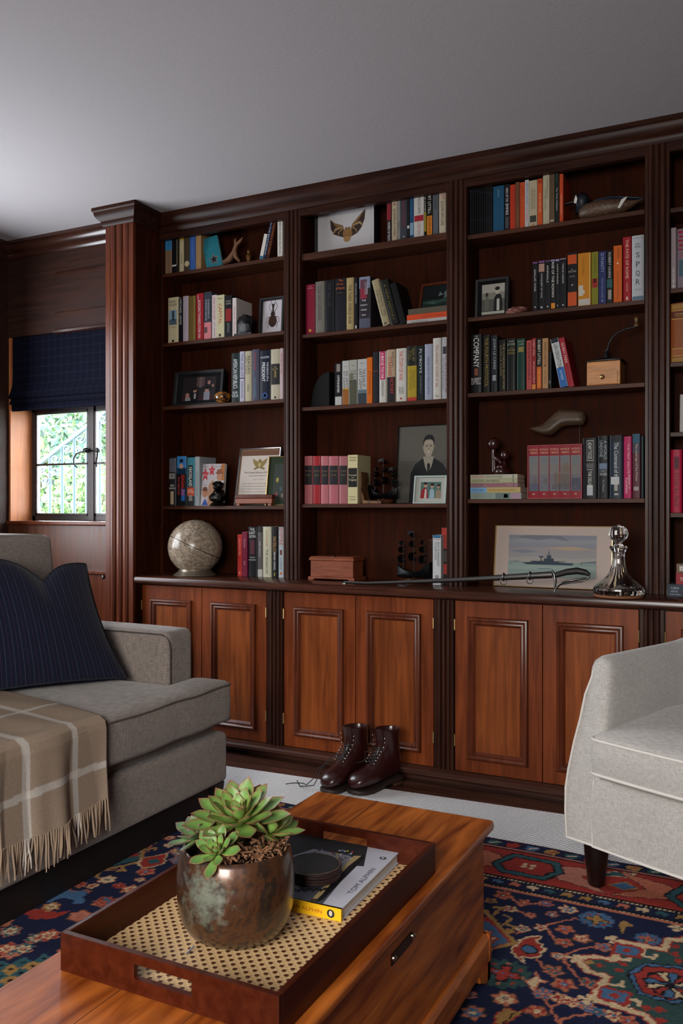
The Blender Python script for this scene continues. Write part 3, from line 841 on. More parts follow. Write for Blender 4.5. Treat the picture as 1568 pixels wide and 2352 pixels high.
shelf_books((1, 3), [
    (768.5, 785, 834, '#15141a', 'black book with grey portrait and white base', [('OPPENHEIMER', .28, .7, 'd', '#d2d0cc', .35)], [(.02, .2, '#8a8078', .25, .75), (.79, .99, '#b8b6b2')]),
    (785.5, 801, 828, '#b8b9b4', 'white and amber paperback with vertical title', [('AN ARMY', .23, .62, 'd', '#4a4c4a', .34, .72), ('AT DAWN', .23, .65, 'd', '#4a4c4a', .34, .3), ('RICK', .12, .14, 'h', '#4a4c4a', .4)], [(.66, 1, '#9a5c20'), (.62, .68, '#c09030')]),
    (801.5, 819.5, 826, '#a8a79e', 'grey green paperback with shadowed spine', [('THE DAY', .22, .5, 'd', '#4a4c46', .34, .68), ('OF BATTLE', .22, .6, 'd', '#5a5c54', .3, .3), ('RICK', .12, .14, 'h', '#4a4c4a', .4)], [(.45, 1, '#4e4e3c'), (.3, .5, '#74725a', .04, .5)]),
    (820.5, 842, 824, '#b4b5b2', 'pale paperback with grey mountain base', [('THE GUNS AT', .22, .62, 'd', '#4a4c4a', .3, .68), ('LAST LIGHT', .22, .68, 'd', '#4a4c4a', .3, .32), ('RICK', .08, .1, 'h', '#4a4c4a', .4)], [(.68, .78, '#5f7078'), (.76, 1, '#323a40')]),
    (842.5, 854.5, 820, '#d2691c', 'bright orange paperback with brown capitals', [('STALINGRAD', .3, .82, 'd', '#8a3c10', .42)], []),
    (855.5, 869, 808, '#25262c', 'dark blue black hardback with dull red line', [], [(.36, .38, '#6a2c30')]),
    (869.5, 886.5, 806, '#c8c4bc', 'white paperback with magenta title block', [('A BRIDGE TOO FAR', .03, .53, 'd', '#e8e0dc', .38), ('CORNELIUS RYAN', .57, .87, 'd', '#3a3a3c', .32)], [(.0, .55, '#b8205c', .15, .85)]),
    (887, 907.5, 802, '#b49c80', 'tan and black hardback with red title', [('ERNEST R MAY', .05, .34, 'd', '#4a4038', .2, .72), ('STRANGE', .14, .5, 'd', '#a8382c', .4, .4), ('VICTORY', .53, .84, 'd', '#b83434', .36, .6)], [(.52, 1, '#1c1a1c')]),
    (908.5, 932.5, 799, '#ccc8c0', 'thick white hardback with tall red title', [('THE STORM OF WAR', .05, .6, 'd', '#b83a34', .36), ('ANDREW', .72, .86, 'd', '#6a6a68', .2, .64), ('ROBERTS', .72, .86, 'd', '#6a6a68', .2, .38)], [(.92, .96, '#a83a30', .4, .6, 1)]),
    (933.5, 957, 793, '#20211c', 'black and mustard hardback with red foot', [('IAN W', .05, .28, 'd', '#7a6c34', .3, .65), ('TOLL', .08, .26, 'd', '#7a6c34', .3, .3), ('TWILIGHT', .44, .76, 'd', '#6f6420', .26, .66), ('OF THE GODS', .44, .8, 'd', '#6f6420', .26, .36)], [(.36, .93, '#a89020'), (.93, 1, '#b03828')]),
    (958, 973.5, 793, '#1c2426', 'black hardback with white spaced capitals', [('FLYBOYS', .06, .5, 'd', '#c4cace', .34), ('JAMES BRADLEY', .54, .88, 'd', '#8a9092', .22)]),
    (974.5, 993, 789, '#9aa0b2', 'pale blue grey hardback with navy title', [('THE BATTLE OF THE ATLANTIC', .22, .9, 'd', '#2e3a58', .24)], []),
    (993.5, 1012.5, 775, '#c8c4bb', 'tall ivory hardback with red condensed title', [('PAUL KENNEDY VICTORY AT SEA', .12, .8, 'd', '#8a3a34', .3), ('Yale', .92, .96, 'h', '#5a5a58', .5)], []),
    (1013.5, 1026, 773, '#aeb0b4', 'tall grey hardback with oval picture', [('SUBMARINE', .3, .9, 'd', '#7a4048', .3, .75), ('COMMAND', .34, .84, 'd', '#4a5058', .2, .3)], [(.15, .27, '#3a3438', .2, .9)]),
])
for i, (xa, xb, c1) in enumerate(((698, 716.5, '#b06468'), (717.5, 735.5, '#a4242c'), (736, 754, '#b86a70'), (754.5, 776.5, '#b4646c'), (777.5, 797, '#a8666a'))):
    ttl = [('THE GATHERING', 'STORM'), ('THEIR FINEST', 'HOUR'), ('THE GRAND', 'ALLIANCE'), ('THE HINGE', 'OF FATE'), ('CLOSING', 'THE RING')][i]
    look = ['dusty pink cloth hardback with black title band', 'bright red cloth hardback with black title band', 'rose cloth hardback with black title band', 'wide rose cloth hardback with black band', 'faded brown pink hardback with black band'][i]
    shelf_books((1, 4), [(xa, xb, 1048, c1, look, [(ttl[0], .30, .33, 'h', '#7a6448', .8), (ttl[1], .38, .42, 'h', '#7a6448', .6)], [(.20, .60, '#1d191c')],
                          {'where': '%s from left, fourth shelf, second bay' % ORD[i], 'd': .14, 'hard': True})], group='set of black banded war histories')
shelf_books((1, 4), [(798.5, 821, 1045, '#d2c89a', 'pale yellow hardback with black title panel', [('The Second', .03, .07, 'h', '#3a3830', .7), ('World War', .09, .13, 'h', '#3a3830', .7), ('Triumph', .40, .44, 'h', '#d2c8a4', .8), ('and', .455, .48, 'h', '#d2c8a4', .25), ('Tragedy', .495, .54, 'h', '#d2c8a4', .8), ('Winston S.', .84, .87, 'h', '#6a6450', .7), ('Churchill', .89, .93, 'h', '#6a6450', .6)], [(.27, .66, '#15130f')], {'where': 'right end of the banded set', 'd': .148})])
shelf_books((1, 9), [
    (981, 992.5, 1240, '#35180e', 'plain brown leather book behind white one', [], [], {'y': .02, 'where': 'right end of counter, second bay'}),
    (993, 1012, 1225, '#c8cacc', 'white hardback with blue top and black title', [('FROM THE DREADNOUGHT', .14, .62, 'd', '#2a2c34', .26, .68), ('TO SCAPA FLOW', .14, .5, 'd', '#2a2c34', .26, .34), ('ARTHUR MARDER', .07, .1, 'h', '#a84a3a', .7)], [(.0, .06, '#2a6a94'), (.8, .93, '#8a8c8c', .3, .7)], {'y': -.035, 'yb': 1340, 'where': 'right end of counter, second bay'}),
    (1012.5, 1027, 1210, '#181616', 'red and black hardback with grey emblem', [], [(.02, .38, '#a83028'), (.64, .82, '#a83028'), (.42, .6, '#4a4640', .15, .85)], {'where': 'right end of counter, second bay'}),
])
blacks = []
for i in range(11):
    xa = 1073 + i * 5.25
    shelf_books((2, 1), [(xa, xa + 4.9, 405 + i * .9, '#101217', 'thin matching black journal with faint ribs', [], [(.2, .23, '#20242c'), (.7, .72, '#20242c')], {'where': ORD[i] + ' of eleven, top shelf, third bay', 'd': .13, 'y': .012, 'rough': .6})], group='thin black journals, top shelf of third bay')
shelf_books((2, 1), [
    (1132, 1157, 425, '#20506e', 'wide petrol blue hardback with tiny title', [('NELSON', .08, .24, 'd', '#7a9aac', .15)], []),
    (1158, 1170, 421, '#1b191e', 'black paperback with white HERO title', [('HERO OF THE', .08, .38, 'd', '#d0ccc8', .45), ('EMPIRE', .42, .66, 'd', '#d0ccc8', .5)], [(.7, .95, '#4a464c', .2, .8)]),
    (1171, 1182.5, 422, '#c03a22', 'vermilion paperback with faded lettering', [('THE QUIET ROAD', .1, .8, 'd', '#8e2a1a', .3)]),
    (1183, 1192.5, 416, '#7a4c34', 'brown paperback with soft worn spine', [('EMPIRE', .1, .5, 'd', '#5a3826', .4)]),
    (1193, 1204.5, 416, '#c8502a', 'orange red paperback beside white one', [('PAX', .1, .3, 'd', '#8e3a1c', .4)]),
    (1205, 1214, 411, '#c4c2c2', 'white paperback with blue and red print', [('NATIONAL PORTRAIT', .05, .55, 'd', '#3a4a78', .5), ('CRISIS OF REPUBLICS', .56, .88, 'd', '#a8384a', .4)], []),
    (1214.5, 1233.5, 412, '#b9ab90', 'cream paperback with small photo at foot', [('THE STRUGGLE FOR', .18, .62, 'd', '#6a5c48', .22, .66), ('MASTERY IN EUROPE', .18, .62, 'd', '#6a5c48', .22, .34)], [(.76, .9, '#3a3a36', .12, .88), (.93, .98, '#c07a4a', .4, .6)]),
    (1234, 1245.5, 408, '#cc5424', 'orange paperback with pale vertical title', [('THE HOUSE', .3, .72, 'd', '#e0a884', .4)], [(.02, .1, '#a83a18')]),
    (1246.5, 1261.5, 395, '#b8ad92', 'tall cream paperback with fine dark print', [('THE EMERGENCE OF', .1, .5, 'd', '#5c5444', .2, .65), ('MODERN TIMES', .3, .7, 'd', '#5c5444', .2, .35)], []),
    (1262, 1272.5, 391, '#6a543e', 'taupe hardback with cream lettering', [('THE BRITISH WAY OF', .05, .55, 'd', '#3c3024', .35)], [(.92, .95, '#b8b0a0')]),
    (1273, 1283.5, 394, '#1c2420', 'dark green black paperback with white title', [('The Tools of Empire', .3, .75, 'd', '#c8ccc8', .4), ('Headrick', .03, .2, 'd', '#3c6a4a', .35)], []),
    (1284.5, 1293, 397, '#c84a26', 'orange spined hardback with black front board', [('THE CHURCHILL', .42, .85, 'd', '#e0b8a0', .3)], [], {'d': .14}),
])
shelf_books((2, 2), [
    (1222.5, 1234.5, 600, K, 'black classic paperback with lilac cap', [('GALLIC WAR', .15, .6, 'd', '#c9c5be', .35)], [(0, .03, '#7a4a86'), (.88, .95, '#c8c4bc', .35, .65, 1)]),
    (1235.5, 1250.5, 597, K, 'black classic with face picture at top', [('CONQUEST OF GAUL', .25, .75, 'd', '#c9c5be', .28)], [(0, .04, '#7a4a86'), (.06, .22, '#b08a78', .05, .95), (.9, .96, '#c8c4bc', .35, .65, 1)]),
    (1251, 1263.5, 596, K, 'black classic paperback with violet edge', [('ANNALS', .1, .45, 'd', '#c9c5be', .35)], [(0, .03, '#5c3a6a'), (.9, .96, '#c8c4bc', .35, .65, 1)]),
    (1264, 1275, 595, K, 'black classic paperback with orange foot label', [('RISE OF THE ROMAN', .05, .75, 'd', '#d9d5ce', .5)], [(0, .03, '#9a92b8'), (.87, .98, '#d88420', .1, .95)]),
    (1275.5, 1284.5, 594, K, 'slim black classic with mauve cap', [('HISTORIES', .1, .5, 'd', '#c9c5be', .35)], [(0, .04, '#9a92b8'), (.9, .96, '#c8c4bc', .35, .65, 1)]),
    (1285, 1300.5, 592, K, 'thick black classic with fine centre title', [('TWELVE CAESARS', .1, .5, 'd', '#c9c5be', .25)], [(0, .025, '#8a7a90'), (.9, .96, '#c8c4bc', .38, .62, 1)]),
    (1302.5, 1325, 579, '#18161a', 'black paperback with orange top and base', [('THE', .3, .32, 'h', '#a8a4a0', .2), ('DECLINE', .33, .36, 'h', '#a8a4a0', .8), ('AND FALL', .42, .45, 'h', '#8a8680', .6)], [(.04, .21, '#c8501c'), (.72, .97, '#c8501c'), (.56, .62, '#d0c0b0', .42, .58, 1)]),
    (1326.5, 1356.5, 580, '#c8801c', 'wide amber paperback with white cloud shapes', [('CAPTIVE QUEENS', .08, .42, 'd', '#8a5a18', .2, .4)], [(.6, .8, '#c8c0b0', .05, .4), (.68, .78, '#c8c0b0', .2, .55, 1), (.86, .98, '#c0bab0', .06, .94), (.02, .86, '#d8b060', .88, .96)]),
    (1358, 1373.5, 578, '#7e7c20', 'olive green paperback with red portrait square', [('AGRIPPINA', .1, .4, 'd', '#5a5818', .3)], [(.5, .67, '#9a2420', .1, .9), (.5, .58, '#3a2a1c', .3, .7)]),
    (1374.5, 1391.5, 577, '#2b3364', 'navy blue paperback with pale title', [('DYNASTY', .04, .4, 'd', '#9ca0c0', .4), ('TOM HOLLAND', .5, .88, 'd', '#7c84ac', .25)], [(.9, .96, '#7c84ac', .35, .65, 1)]),
    (1392.5, 1406.5, 575, '#19191a', 'black paperback with teal centre picture', [('ROBERT HARRIS', .04, .52, 'd', '#c0c0bc', .4)], [(.54, .7, '#2a5a5c'), (.74, .92, '#9a9288', .25, .8)]),
    (1408.5, 1428, 564, '#d0601a', 'tall bright orange paperback with brown lettering', [('WILLIAM', .05, .22, 'd', '#7a340c', .25, .6), ('THE LAST CONSUL', .45, .95, 'd', '#8a3c10', .2)], [(.28, .34, '#e8d0a8', .38, .62, 1)]),
    (1429.5, 1449.5, 544, '#a21c28', 'tall red hardback with cream vertical title', [('THE FATE OF ROME', .04, .64, 'd', '#d8b8a0', .34), ('HARPER', .7, .84, 'd', '#c89a8a', .2)], [(.92, .97, '#d8b8a0', .38, .62)]),
    (1450.5, 1478.5, 541, '#b9bcc0', 'tall white hardback with stacked serif letters', [('MARY', .12, .15, 'h', '#4a545c', .4), ('BEARD', .16, .19, 'h', '#4a545c', .5), ('S', .26, .34, 'h', '#3c444c', .3), ('P', .40, .48, 'h', '#3c444c', .3), ('Q', .54, .63, 'h', '#3c444c', .36), ('R', .67, .75, 'h', '#3c444c', .34), ('A HISTORY', .82, .84, 'h', '#5a646c', .6)], [(.04, .045, '#5a6a78'), (.93, .985, '#5f7486')]),
])
shelf_books((2, 3), [
    (1080.5, 1106, 768, K, 'thick black hardback with huge white title', [('COMPANY', .06, .56, 'd', '#d8d4d2', .5), ('THE', .02, .05, 'h', '#b8b4b2', .3), ('ROBERT', .74, .79, 'h', '#c8c4c2', .85), ('LITTELL', .80, .85, 'h', '#c8c4c2', .85)], [(.58, .7, '#8a4a30', .35, .65)], {'hard': True}),
    (1108, 1125, 769, '#1a1813', 'black hardback with gold title running down', [('THE FOURTH PROTOCOL', .05, .9, 'd', '#8a7430', .45)], [], {'hard': True}),
    (1126.5, 1142.5, 770, '#202226', 'charcoal hardback with silver author letters', [('JOHN LE CARRE', .06, .6, 'd', '#9aa0a4', .45)], [(.7, .8, '#8a9094', .25, .75)], {'hard': True}),
    (1144, 1161.5, 780, '#141410', 'black hardback with two gold title lines', [('THE LOOKING GLASS WAR', .07, .95, 'd', '#8f7c50', .24, .7), ('JOHN LE CARRE', .1, .7, 'd', '#8f7c50', .24, .3)], [], {'hard': True}),
    (1163, 1184.5, 777, '#12140f', 'glossy black hardback with stacked pale words', [('JOHN', .04, .08, 'h', '#9aa08a', .5), ('LE CARRE', .09, .13, 'h', '#9aa08a', .8), ('THE', .17, .19, 'h', '#8a7c40', .3), ('HONOURABLE', .2, .24, 'h', '#8a7c40', .8), ('SCHOOLBOY', .26, .3, 'h', '#8a7c40', .8)], [], {'hard': True, 'rough': .2}),
    (1186, 1206.5, 777, '#16352c', 'dark green glossy hardback with gold block', [('JOHN LE', .04, .08, 'h', '#8aa08a', .7), ('CARRE', .09, .13, 'h', '#8aa08a', .6)], [(.16, .26, '#86783c', .2, .8)], {'hard': True, 'rough': .2}),
    (1208.5, 1220.5, 781, '#b04a48', 'salmon red paperback with dark letters', [('PASSENGERS', .06, .8, 'd', '#4a1c1c', .45)], []),
    (1221, 1230.5, 776, '#8e1c24', 'thin dark red paperback with orange foot', [('ROBERT LITTELL', .04, .35, 'd', '#d8b8a8', .4), ('THE ONCE AND FUTURE SPY', .45, .88, 'd', '#d8b8a8', .35)], [(.9, 1, '#d08030')]),
    (1231.5, 1243.5, 776, '#151410', 'black paperback with orange lower half', [('ROBERT LITTELL', .04, .52, 'd', '#cfcabc', .5), ('THE VISITING', .6, .95, 'd', '#e0a060', .35)], [(.56, .99, '#c86018')]),
    (1245, 1258.5, 776, '#b08458', 'tan paperback with dark roundel', [('FREDERICK FORSYTH', .08, .5, 'd', '#4a3420', .35), ('THE DEVILS', .62, .9, 'd', '#6a4c30', .3)], [(.5, .58, '#6a4a34', .3, .7, 1)]),
    (1259.5, 1265.5, 808, '#121418', 'black paperback with pale corner numerals', [('DEADLY', .78, .86, 'h', '#8a8e94', .8)], []),
    (1286.5, 1305, 776, '#c6c8c8', 'white and blue hardback leaning left', [('LEN DEIGHTON', .12, .6, 'd', '#1a1c20', .5), ('BOMBER', .66, .86, 'd', '#a8bcd8', .3)], [(0, .09, '#181e2c'), (.6, 1, '#2c66ac')], {'ang': -11.5}),
    (1306, 1319, 774, '#a01c2c', 'red and grey hardback leaning left', [('GORKY PARK', .1, .52, 'd', '#d8b8b0', .5), ('MARTIN CRUZ SMITH', .54, .88, 'd', '#6a1c24', .3)], [], {'ang': -11.5, 'd': .135}),
])
shelf_books((2, 4), [
    (1337.5, 1371, 1006, '#19191c', 'black hardback with two boxed white titles', [('ADAM TOOZE', .07, .35, 'd', '#d4d2cc', .26), ('THE DELUGE', .55, .82, 'd', '#d4d2cc', .24)], [(.04, .05, '#c0beb8', .3, .72), (.37, .38, '#c0beb8', .3, .72), (.52, .53, '#c0beb8', .3, .72), (.78, .95, '#b8bcc0', .3, .7), (.04, .38, '#c0beb8', .28, .3), (.04, .38, '#c0beb8', .72, .74), (.42, .5, '#5a5a5a', .25, .75)]),
    (1372.5, 1397.5, 1001, '#1a1d20', 'black hardback with pale blue grey title', [('A WORLD', .08, .38, 'd', '#9aa4aa', .28, .7), ('UNDONE', .08, .34, 'd', '#9aa4aa', .28, .3), ('GREAT', .54, .58, 'h', '#8a9094', .7), ('WAR', .59, .64, 'h', '#b0b4b8', .7), ('G J Meyer', .7, .9, 'd', '#9aa4aa', .2)], [(.44, .53, '#6c8098', .12, .85)]),
    (1399.5, 1430.5, 1000, '#25303e', 'dark navy hardback with white library sticker', [('The Command of the', .12, .7, 'd', '#c8ccce', .3)], [(0, .1, '#16181c'), (.66, .78, '#c0c2c2', .1, .72), (.78, .88, '#a8a898', .35, .6), (.92, .95, '#b8b8b4', .35, .65)]),
    (1431.5, 1450.5, 1003, '#b41c58', 'magenta hardback with white serif lettering', [('THE FIRST SALUTE', .12, .6, 'd', '#e0a8b8', .25, .6), ('BARBARA W', .62, .85, 'd', '#e8c0c8', .2, .7), ('TUCHMAN', .66, .92, 'd', '#e8c0c8', .3, .35)], []),
    (1451.5, 1470.5, 997, '#5a2430', 'maroon hardback with teal top and pale script', [('The Leverage of Sea Power', .15, .74, 'd', '#c0b0a8', .36)], [(0, .14, '#24566a'), (.82, .88, '#a89c94', .2, .8), (.14, .3, '#44424e')]),
    (1471.5, 1478, 1001, '#1f3034', 'narrow dark teal book against the upright', [], []),
])
shelf_books((3, 1), [
    (1532.5, 1553, 522, '#a8989c', 'pinkish grey hardback with white spots', [('THE FUTURE', .64, .9, 'd', '#e0dcdc', .35)], [(.93, .97, '#d8d4d4', .35, .65)]),
    (1554.5, 1577, 523, '#8a7f8c', 'grey hardback with red pattern of blocks', [('LOVE', .4, .48, 'h', '#a8283c', .6)], [(.03, .08, '#a8283c', .1, .9), (.11, .15, '#a8283c', .2, .9), (.18, .22, '#a8283c', .1, .7), (.25, .3, '#a8283c', .2, .9), (.33, .36, '#a8283c', .1, .8), (.52, .8, '#4a6a7a', .2, .9)]),
])
shelf_books((3, 2), [
    (1532, 1578, 695, '#9a5424', 'thick tan leather volume with gilt bands', [('OEUVRES', .17, .2, 'h', '#c8a050', .5), ('DE FRANCE', .21, .23, 'h', '#c8a050', .4)], [(.02, .1, '#b0843c'), (.14, .25, '#6a2c18'), (.115, .13, '#c8a050'), (.26, .275, '#c8a050'), (.76, .775, '#c8a050'), (.88, .895, '#c8a050'), (.92, .985, '#b0843c'), (.78, .87, '#b06430')], {'hard': True, 'd': .14}),
])
shelf_books((3, 4), [
    (1535, 1566, 1033, '#b8143c', 'magenta red hardback with dark graphic lettering', [('A PEACE TO END ALL PEACE', .1, .9, 'd', '#4a1426', .4)], [(.12, .3, '#6a2034', .3, .75)], {'hard': True}),
    (1567, 1585, 1030, '#6a2030', 'dark red book beyond the magenta one', [], []),
])
# ------------------------------------------------------------------ framed pictures
def framed(name, label, cat, x0, x1, ybt, ytp, ypl, z0, tilt=6, yaw=0, bar=.012, dp=.016, fm=None, mat=None, matc='#cfc8c0', pic=None, inner=None, glass=True, mats=None):
    """x0..x1 / ytp in picture pixels measured on the plane Y=ypl; stands at height z0"""
    xc = (x0 + x1) / 2; m_ = mY(xc, ypl)
    X0, X1 = onY(x0, 1000, ypl).x, onY(x1, 1000, ypl).x
    W = X1 - X0; H = (E + (HZ - ytp) / m_ - z0)
    r = thing(name, label, cat, ((X0 + X1) / 2, ypl, z0 + .0004), (R(-tilt), 0, R(yaw)))
    fr = MB(); pr = [(0, dp), (0, .002), (.002, 0), (bar * .7, .001), (bar, .006), (bar, dp)]
    rs = []
    for cx_, cz_, sx, sz in ((-W / 2, 0, 1, 1), (W / 2, 0, -1, 1), (W / 2, H, -1, -1), (-W / 2, H, 1, -1), (-W / 2, 0, 1, 1)):
        rs.append([(cx_ + sx * a, b, cz_ + sz * a) for a, b in pr])
    n = len(pr); vs = [p for q in rs for p in q]
    fr.add(vs, [(i * n + j, i * n + (j + 1) % n, (i + 1) * n + (j + 1) % n, (i + 1) * n + j) for i in range(4) for j in range(n)])
    fr.build('frame', fm or BLACK, r, smooth=30)
    a = bar * .9
    box_obj('backing', -W / 2 + a * .5, W / 2 - a * .5, dp * .62, dp, a * .5, H - a * .5, plain('#241a14', .8), r)
    ix0, ix1, iz0, iz1 = inner or (.12, .88, .12, .88)      # picture area as fraction of the whole
    if matc:
        box_obj('mount', -W / 2 + a, W / 2 - a, dp * .55, dp * .6, a, H - a, plain(dimmed(matc, .8), .8, spec=.2), r)
    if pic:
        pm = MB()
        fn = lambda u, v, l: (-W / 2 + W * (ix0 + (ix1 - ix0) * u), dp * .53 - l, H * (iz0 + (iz1 - iz0) * v))
        picture(pm, pic[0] if isinstance(pic, tuple) else pic, fn, .0001)
        if isinstance(pic, tuple):
            for st, u0, u1, v0, v1, col in pic[1]:
                put_text(pm, st, lambda u, v: fn(u0 + (u1 - u0) * u, v0 + (v1 - v0) * v, .0028), plain(col, .6))
        pm.build('picture', None, r)
    if mats: mats(r, W, H)
    return r


FULL = [(0, 0), (1, 0), (1, 1), (0, 1)]


def rect(a, b, c_, d): return [(a, b), (c_, b), (c_, d), (a, d)]


def Zs(b, k): return SHELF[(b, k)][0]


beetle = [(FULL, '#cbc5cc')]
bro = '#2c1c18'
for sx in (-1, 1):
    for (a, b, c_, d) in ((.5, .55, .5 + sx * .25, .78), (.5 + sx * .25, .78, .5 + sx * .18, .92), (.5, .5, .5 + sx * .33, .46), (.5 + sx * .33, .46, .5 + sx * .4, .28), (.5, .42, .5 + sx * .3, .3), (.5 + sx * .3, .3, .5 + sx * .26, .12), (.5, .66, .5 + sx * .12, .98)):
        dx, dy = c_ - a, d - b; L_ = math.hypot(dx, dy); nx, ny = -dy / L_ * .011, dx / L_ * .008
        beetle.append(([(a + nx, b + ny), (c_ + nx, d + ny), (c_ - nx, d - ny), (a - nx, b - ny)], bro))
beetle += [(ell(.5, .34, .25, .19), '#3a2018'), (ell(.5, .34, .012, .19), '#1c100c'), (ell(.5, .56, .13, .09), bro), (ell(.5, .68, .05, .07), bro), (rect(.46, .7, .54, .86), bro), (ell(.5, .86, .09, .02), bro)]
framed('framed_beetle', 'black framed beetle specimen on white, second shelf of leftmost bay', 'picture frame', 592, 649, 768, 680, 3.49, Zs(0, 2), 4, 0, .014, .03, BLACK, matc='#cbc5cc', pic=beetle, inner=(.18, .84, .1, .93))

party = [(FULL, '#2a2224'), (rect(0, .35, .4, 1), '#241c20'), (rect(.42, .6, .66, 1), '#5a4648'), (rect(.5, .55, .58, 1), '#6e5a5a'), (rect(0, 0, 1, .18), '#3a1c1a'),
         (ell(.36, .38, .1, .16), '#17161c'), (rect(.26, 0, .5, .3), '#14151a'), (rect(.36, .08, .42, .3), '#a8a4a8'), (ell(.38, .44, .055, .10), '#b58a78'), (ell(.37, .5, .06, .06), '#1c1412'),
         (ell(.16, .22, .06, .12), '#a87c6c'), (rect(.1, 0, .26, .14), '#8e8a90'), (ell(.75, .42, .06, .11), '#b08472'), (rect(.66, .0, .84, .36), '#8c8a98'), (ell(.8, .74, .045, .09), '#a07c6c'), (rect(.7, .46, .92, .66), '#17171c'), (ell(.92, .6, .04, .07), '#8c6c5c')]
framed('photo_frame', 'wide black frame with dinner party photograph, third shelf of leftmost bay', 'photo frame', 396, 506, 925, 848, 3.47, Zs(0, 3), 8, 3, .02, .018, BLACK, matc='#0c0c10', pic=party, inner=(.18, .84, .16, .82))

seal = [(FULL, '#c9beb4'), (rect(0, .9, 1, 1), '#6a4630'), (ell(.5, .79, .05, .045), '#8a7844'), (ell(.5, .74, .045, .075), '#7c6c3a')]
for sx in (-1, 1):
    seal.append(([(.5, .76), (.5 + sx * .2, .85), (.5 + sx * .17, .76), (.5 + sx * .1, .69), (.5, .68)], '#8a7844'))
    seal.append(([(.5 + sx * .03, .7), (.5 + sx * .15, .66), (.5 + sx * .13, .63), (.5, .67)], '#7c6c3a'))
seal.append((ell(.5, .725, .03, .045), '#b8a878'))
ctext = [('The United States of America', .1, .92, .565, .60, '#5a504a'), ('honors the memory of', .25, .75, .505, .535, '#5a504a'), ('JOHN T. MILES', .36, .66, .44, .455, '#5a504a')]
for i in range(5): ctext.append(('This certificate is awarded by a grateful nation', .1, .94, .36 - i * .05, .385 - i * .05, '#6a605a'))
framed('framed_certificate', 'silver edged certificate with gold eagle crest and script, fourth shelf of leftmost bay', 'picture frame', 536, 632, 1155, 1024, 3.475, Zs(0, 4), 11, 0, .007, .016, plain((.35, .36, .40), .2, .9, 'silver_frame'), matc='#8a6a50', pic=(seal, ctext), inner=(.06, .95, .04, .96))
medal = [(FULL, '#2a3128'), (ell(.3, .55, .1, .07), '#9a8a3c'), (ell(.3, .16, .08, .06), '#8a3c40'), (ell(.62, .3, .08, .06), '#3c5060'), (ell(.75, .12, .08, .06), '#7a6a5a')]
framed('framed_medals', 'gilt and green frame of small medals overlapping the certificate', 'picture frame', 607, 655, 1152, 1045, 3.452, Zs(0, 4), 9, 0, .006, .014, GOLD, matc='#263020', pic=medal, inner=(.3, .92, .12, .85))

bat = [(FULL, '#c4c0c2')]
for sx in (-1, 1):
    def q(a, b): return (.53 + sx * a, b)
    tip = .82 if sx > 0 else .66; sh = .40 if sx > 0 else .42
    dy = 0 if sx > 0 else -.12
    bat += [([q(.06, .36), q(.12, .55), q(.26, .72 + dy), q(.36, .86 + dy), q(.34, .62 + dy), q(.28, .44 + dy * .6), q(.2, .32), q(.08, .26)], '#3a2a24'),
            ([q(.05, .40), q(.10, .56), q(.26, .76 + dy), q(.36, .88 + dy), q(.25, .68 + dy), q(.12, .47)], '#80603c'),
            ([q(.10, .5), q(.12, .53), q(.25, .6 + dy * .7), q(.31, .5 + dy), q(.3, .47 + dy), q(.24, .54 + dy * .7)], '#a08660'),
            ([q(.1, .46), q(.12, .48), q(.19, .4), q(.19, .33), q(.175, .33), q(.17, .39)], '#96784e')]
bat += [(ell(.53, .34, .1, .13), '#86623a'), (ell(.53, .40, .055, .08), '#8e6a40'), (ell(.52, .21, .07, .07), '#a07a4c'), (ell(.5, .47, .02, .03), '#6a4a2c'), (ell(.56, .47, .02, .03), '#6a4a2c')]
framed('framed_bat_specimen', 'deep black shadow box with spread brown bat on white, top shelf of second bay', 'picture frame', 722, 860, 580, 463, 3.49, Zs(1, 1), 0, 0, .006, .04, BLACK, matc='#c4c0c2', pic=bat, inner=(.09, .91, .11, .93))
storm = [(FULL, '#10181a'), (rect(0, 0, 1, .35), '#1a2a26'), ([(0, .3), (.4, .36), (.55, .3), (1, .45), (1, .25), (.5, .15), (0, .2)], '#2c443c'), ([(.5, .38), (.6, .7), (.72, .55), (.85, .8), (1, .9), (1, .5), (.8, .4)], '#5c686a'), ([(.25, .42), (.45, .36), (.75, .4), (.8, .55), (.55, .5), (.3, .52)], '#0c0c0c'), (rect(.5, .5, .53, .75), '#0c0c0c'), ([(.1, .28), (.5, .22), (.4, .14)], '#48605a')]
ST_TOP = Zs(1, 2) + .065
framed('framed_seascape', 'small brown framed dark stormy sea painting standing on a book stack', 'picture frame', 958, 1036, 695, 640, 3.50, ST_TOP, 16, -4, .009, .014, W_MOULD, matc='#100c0a', pic=storm, inner=(.09, .93, .12, .9))
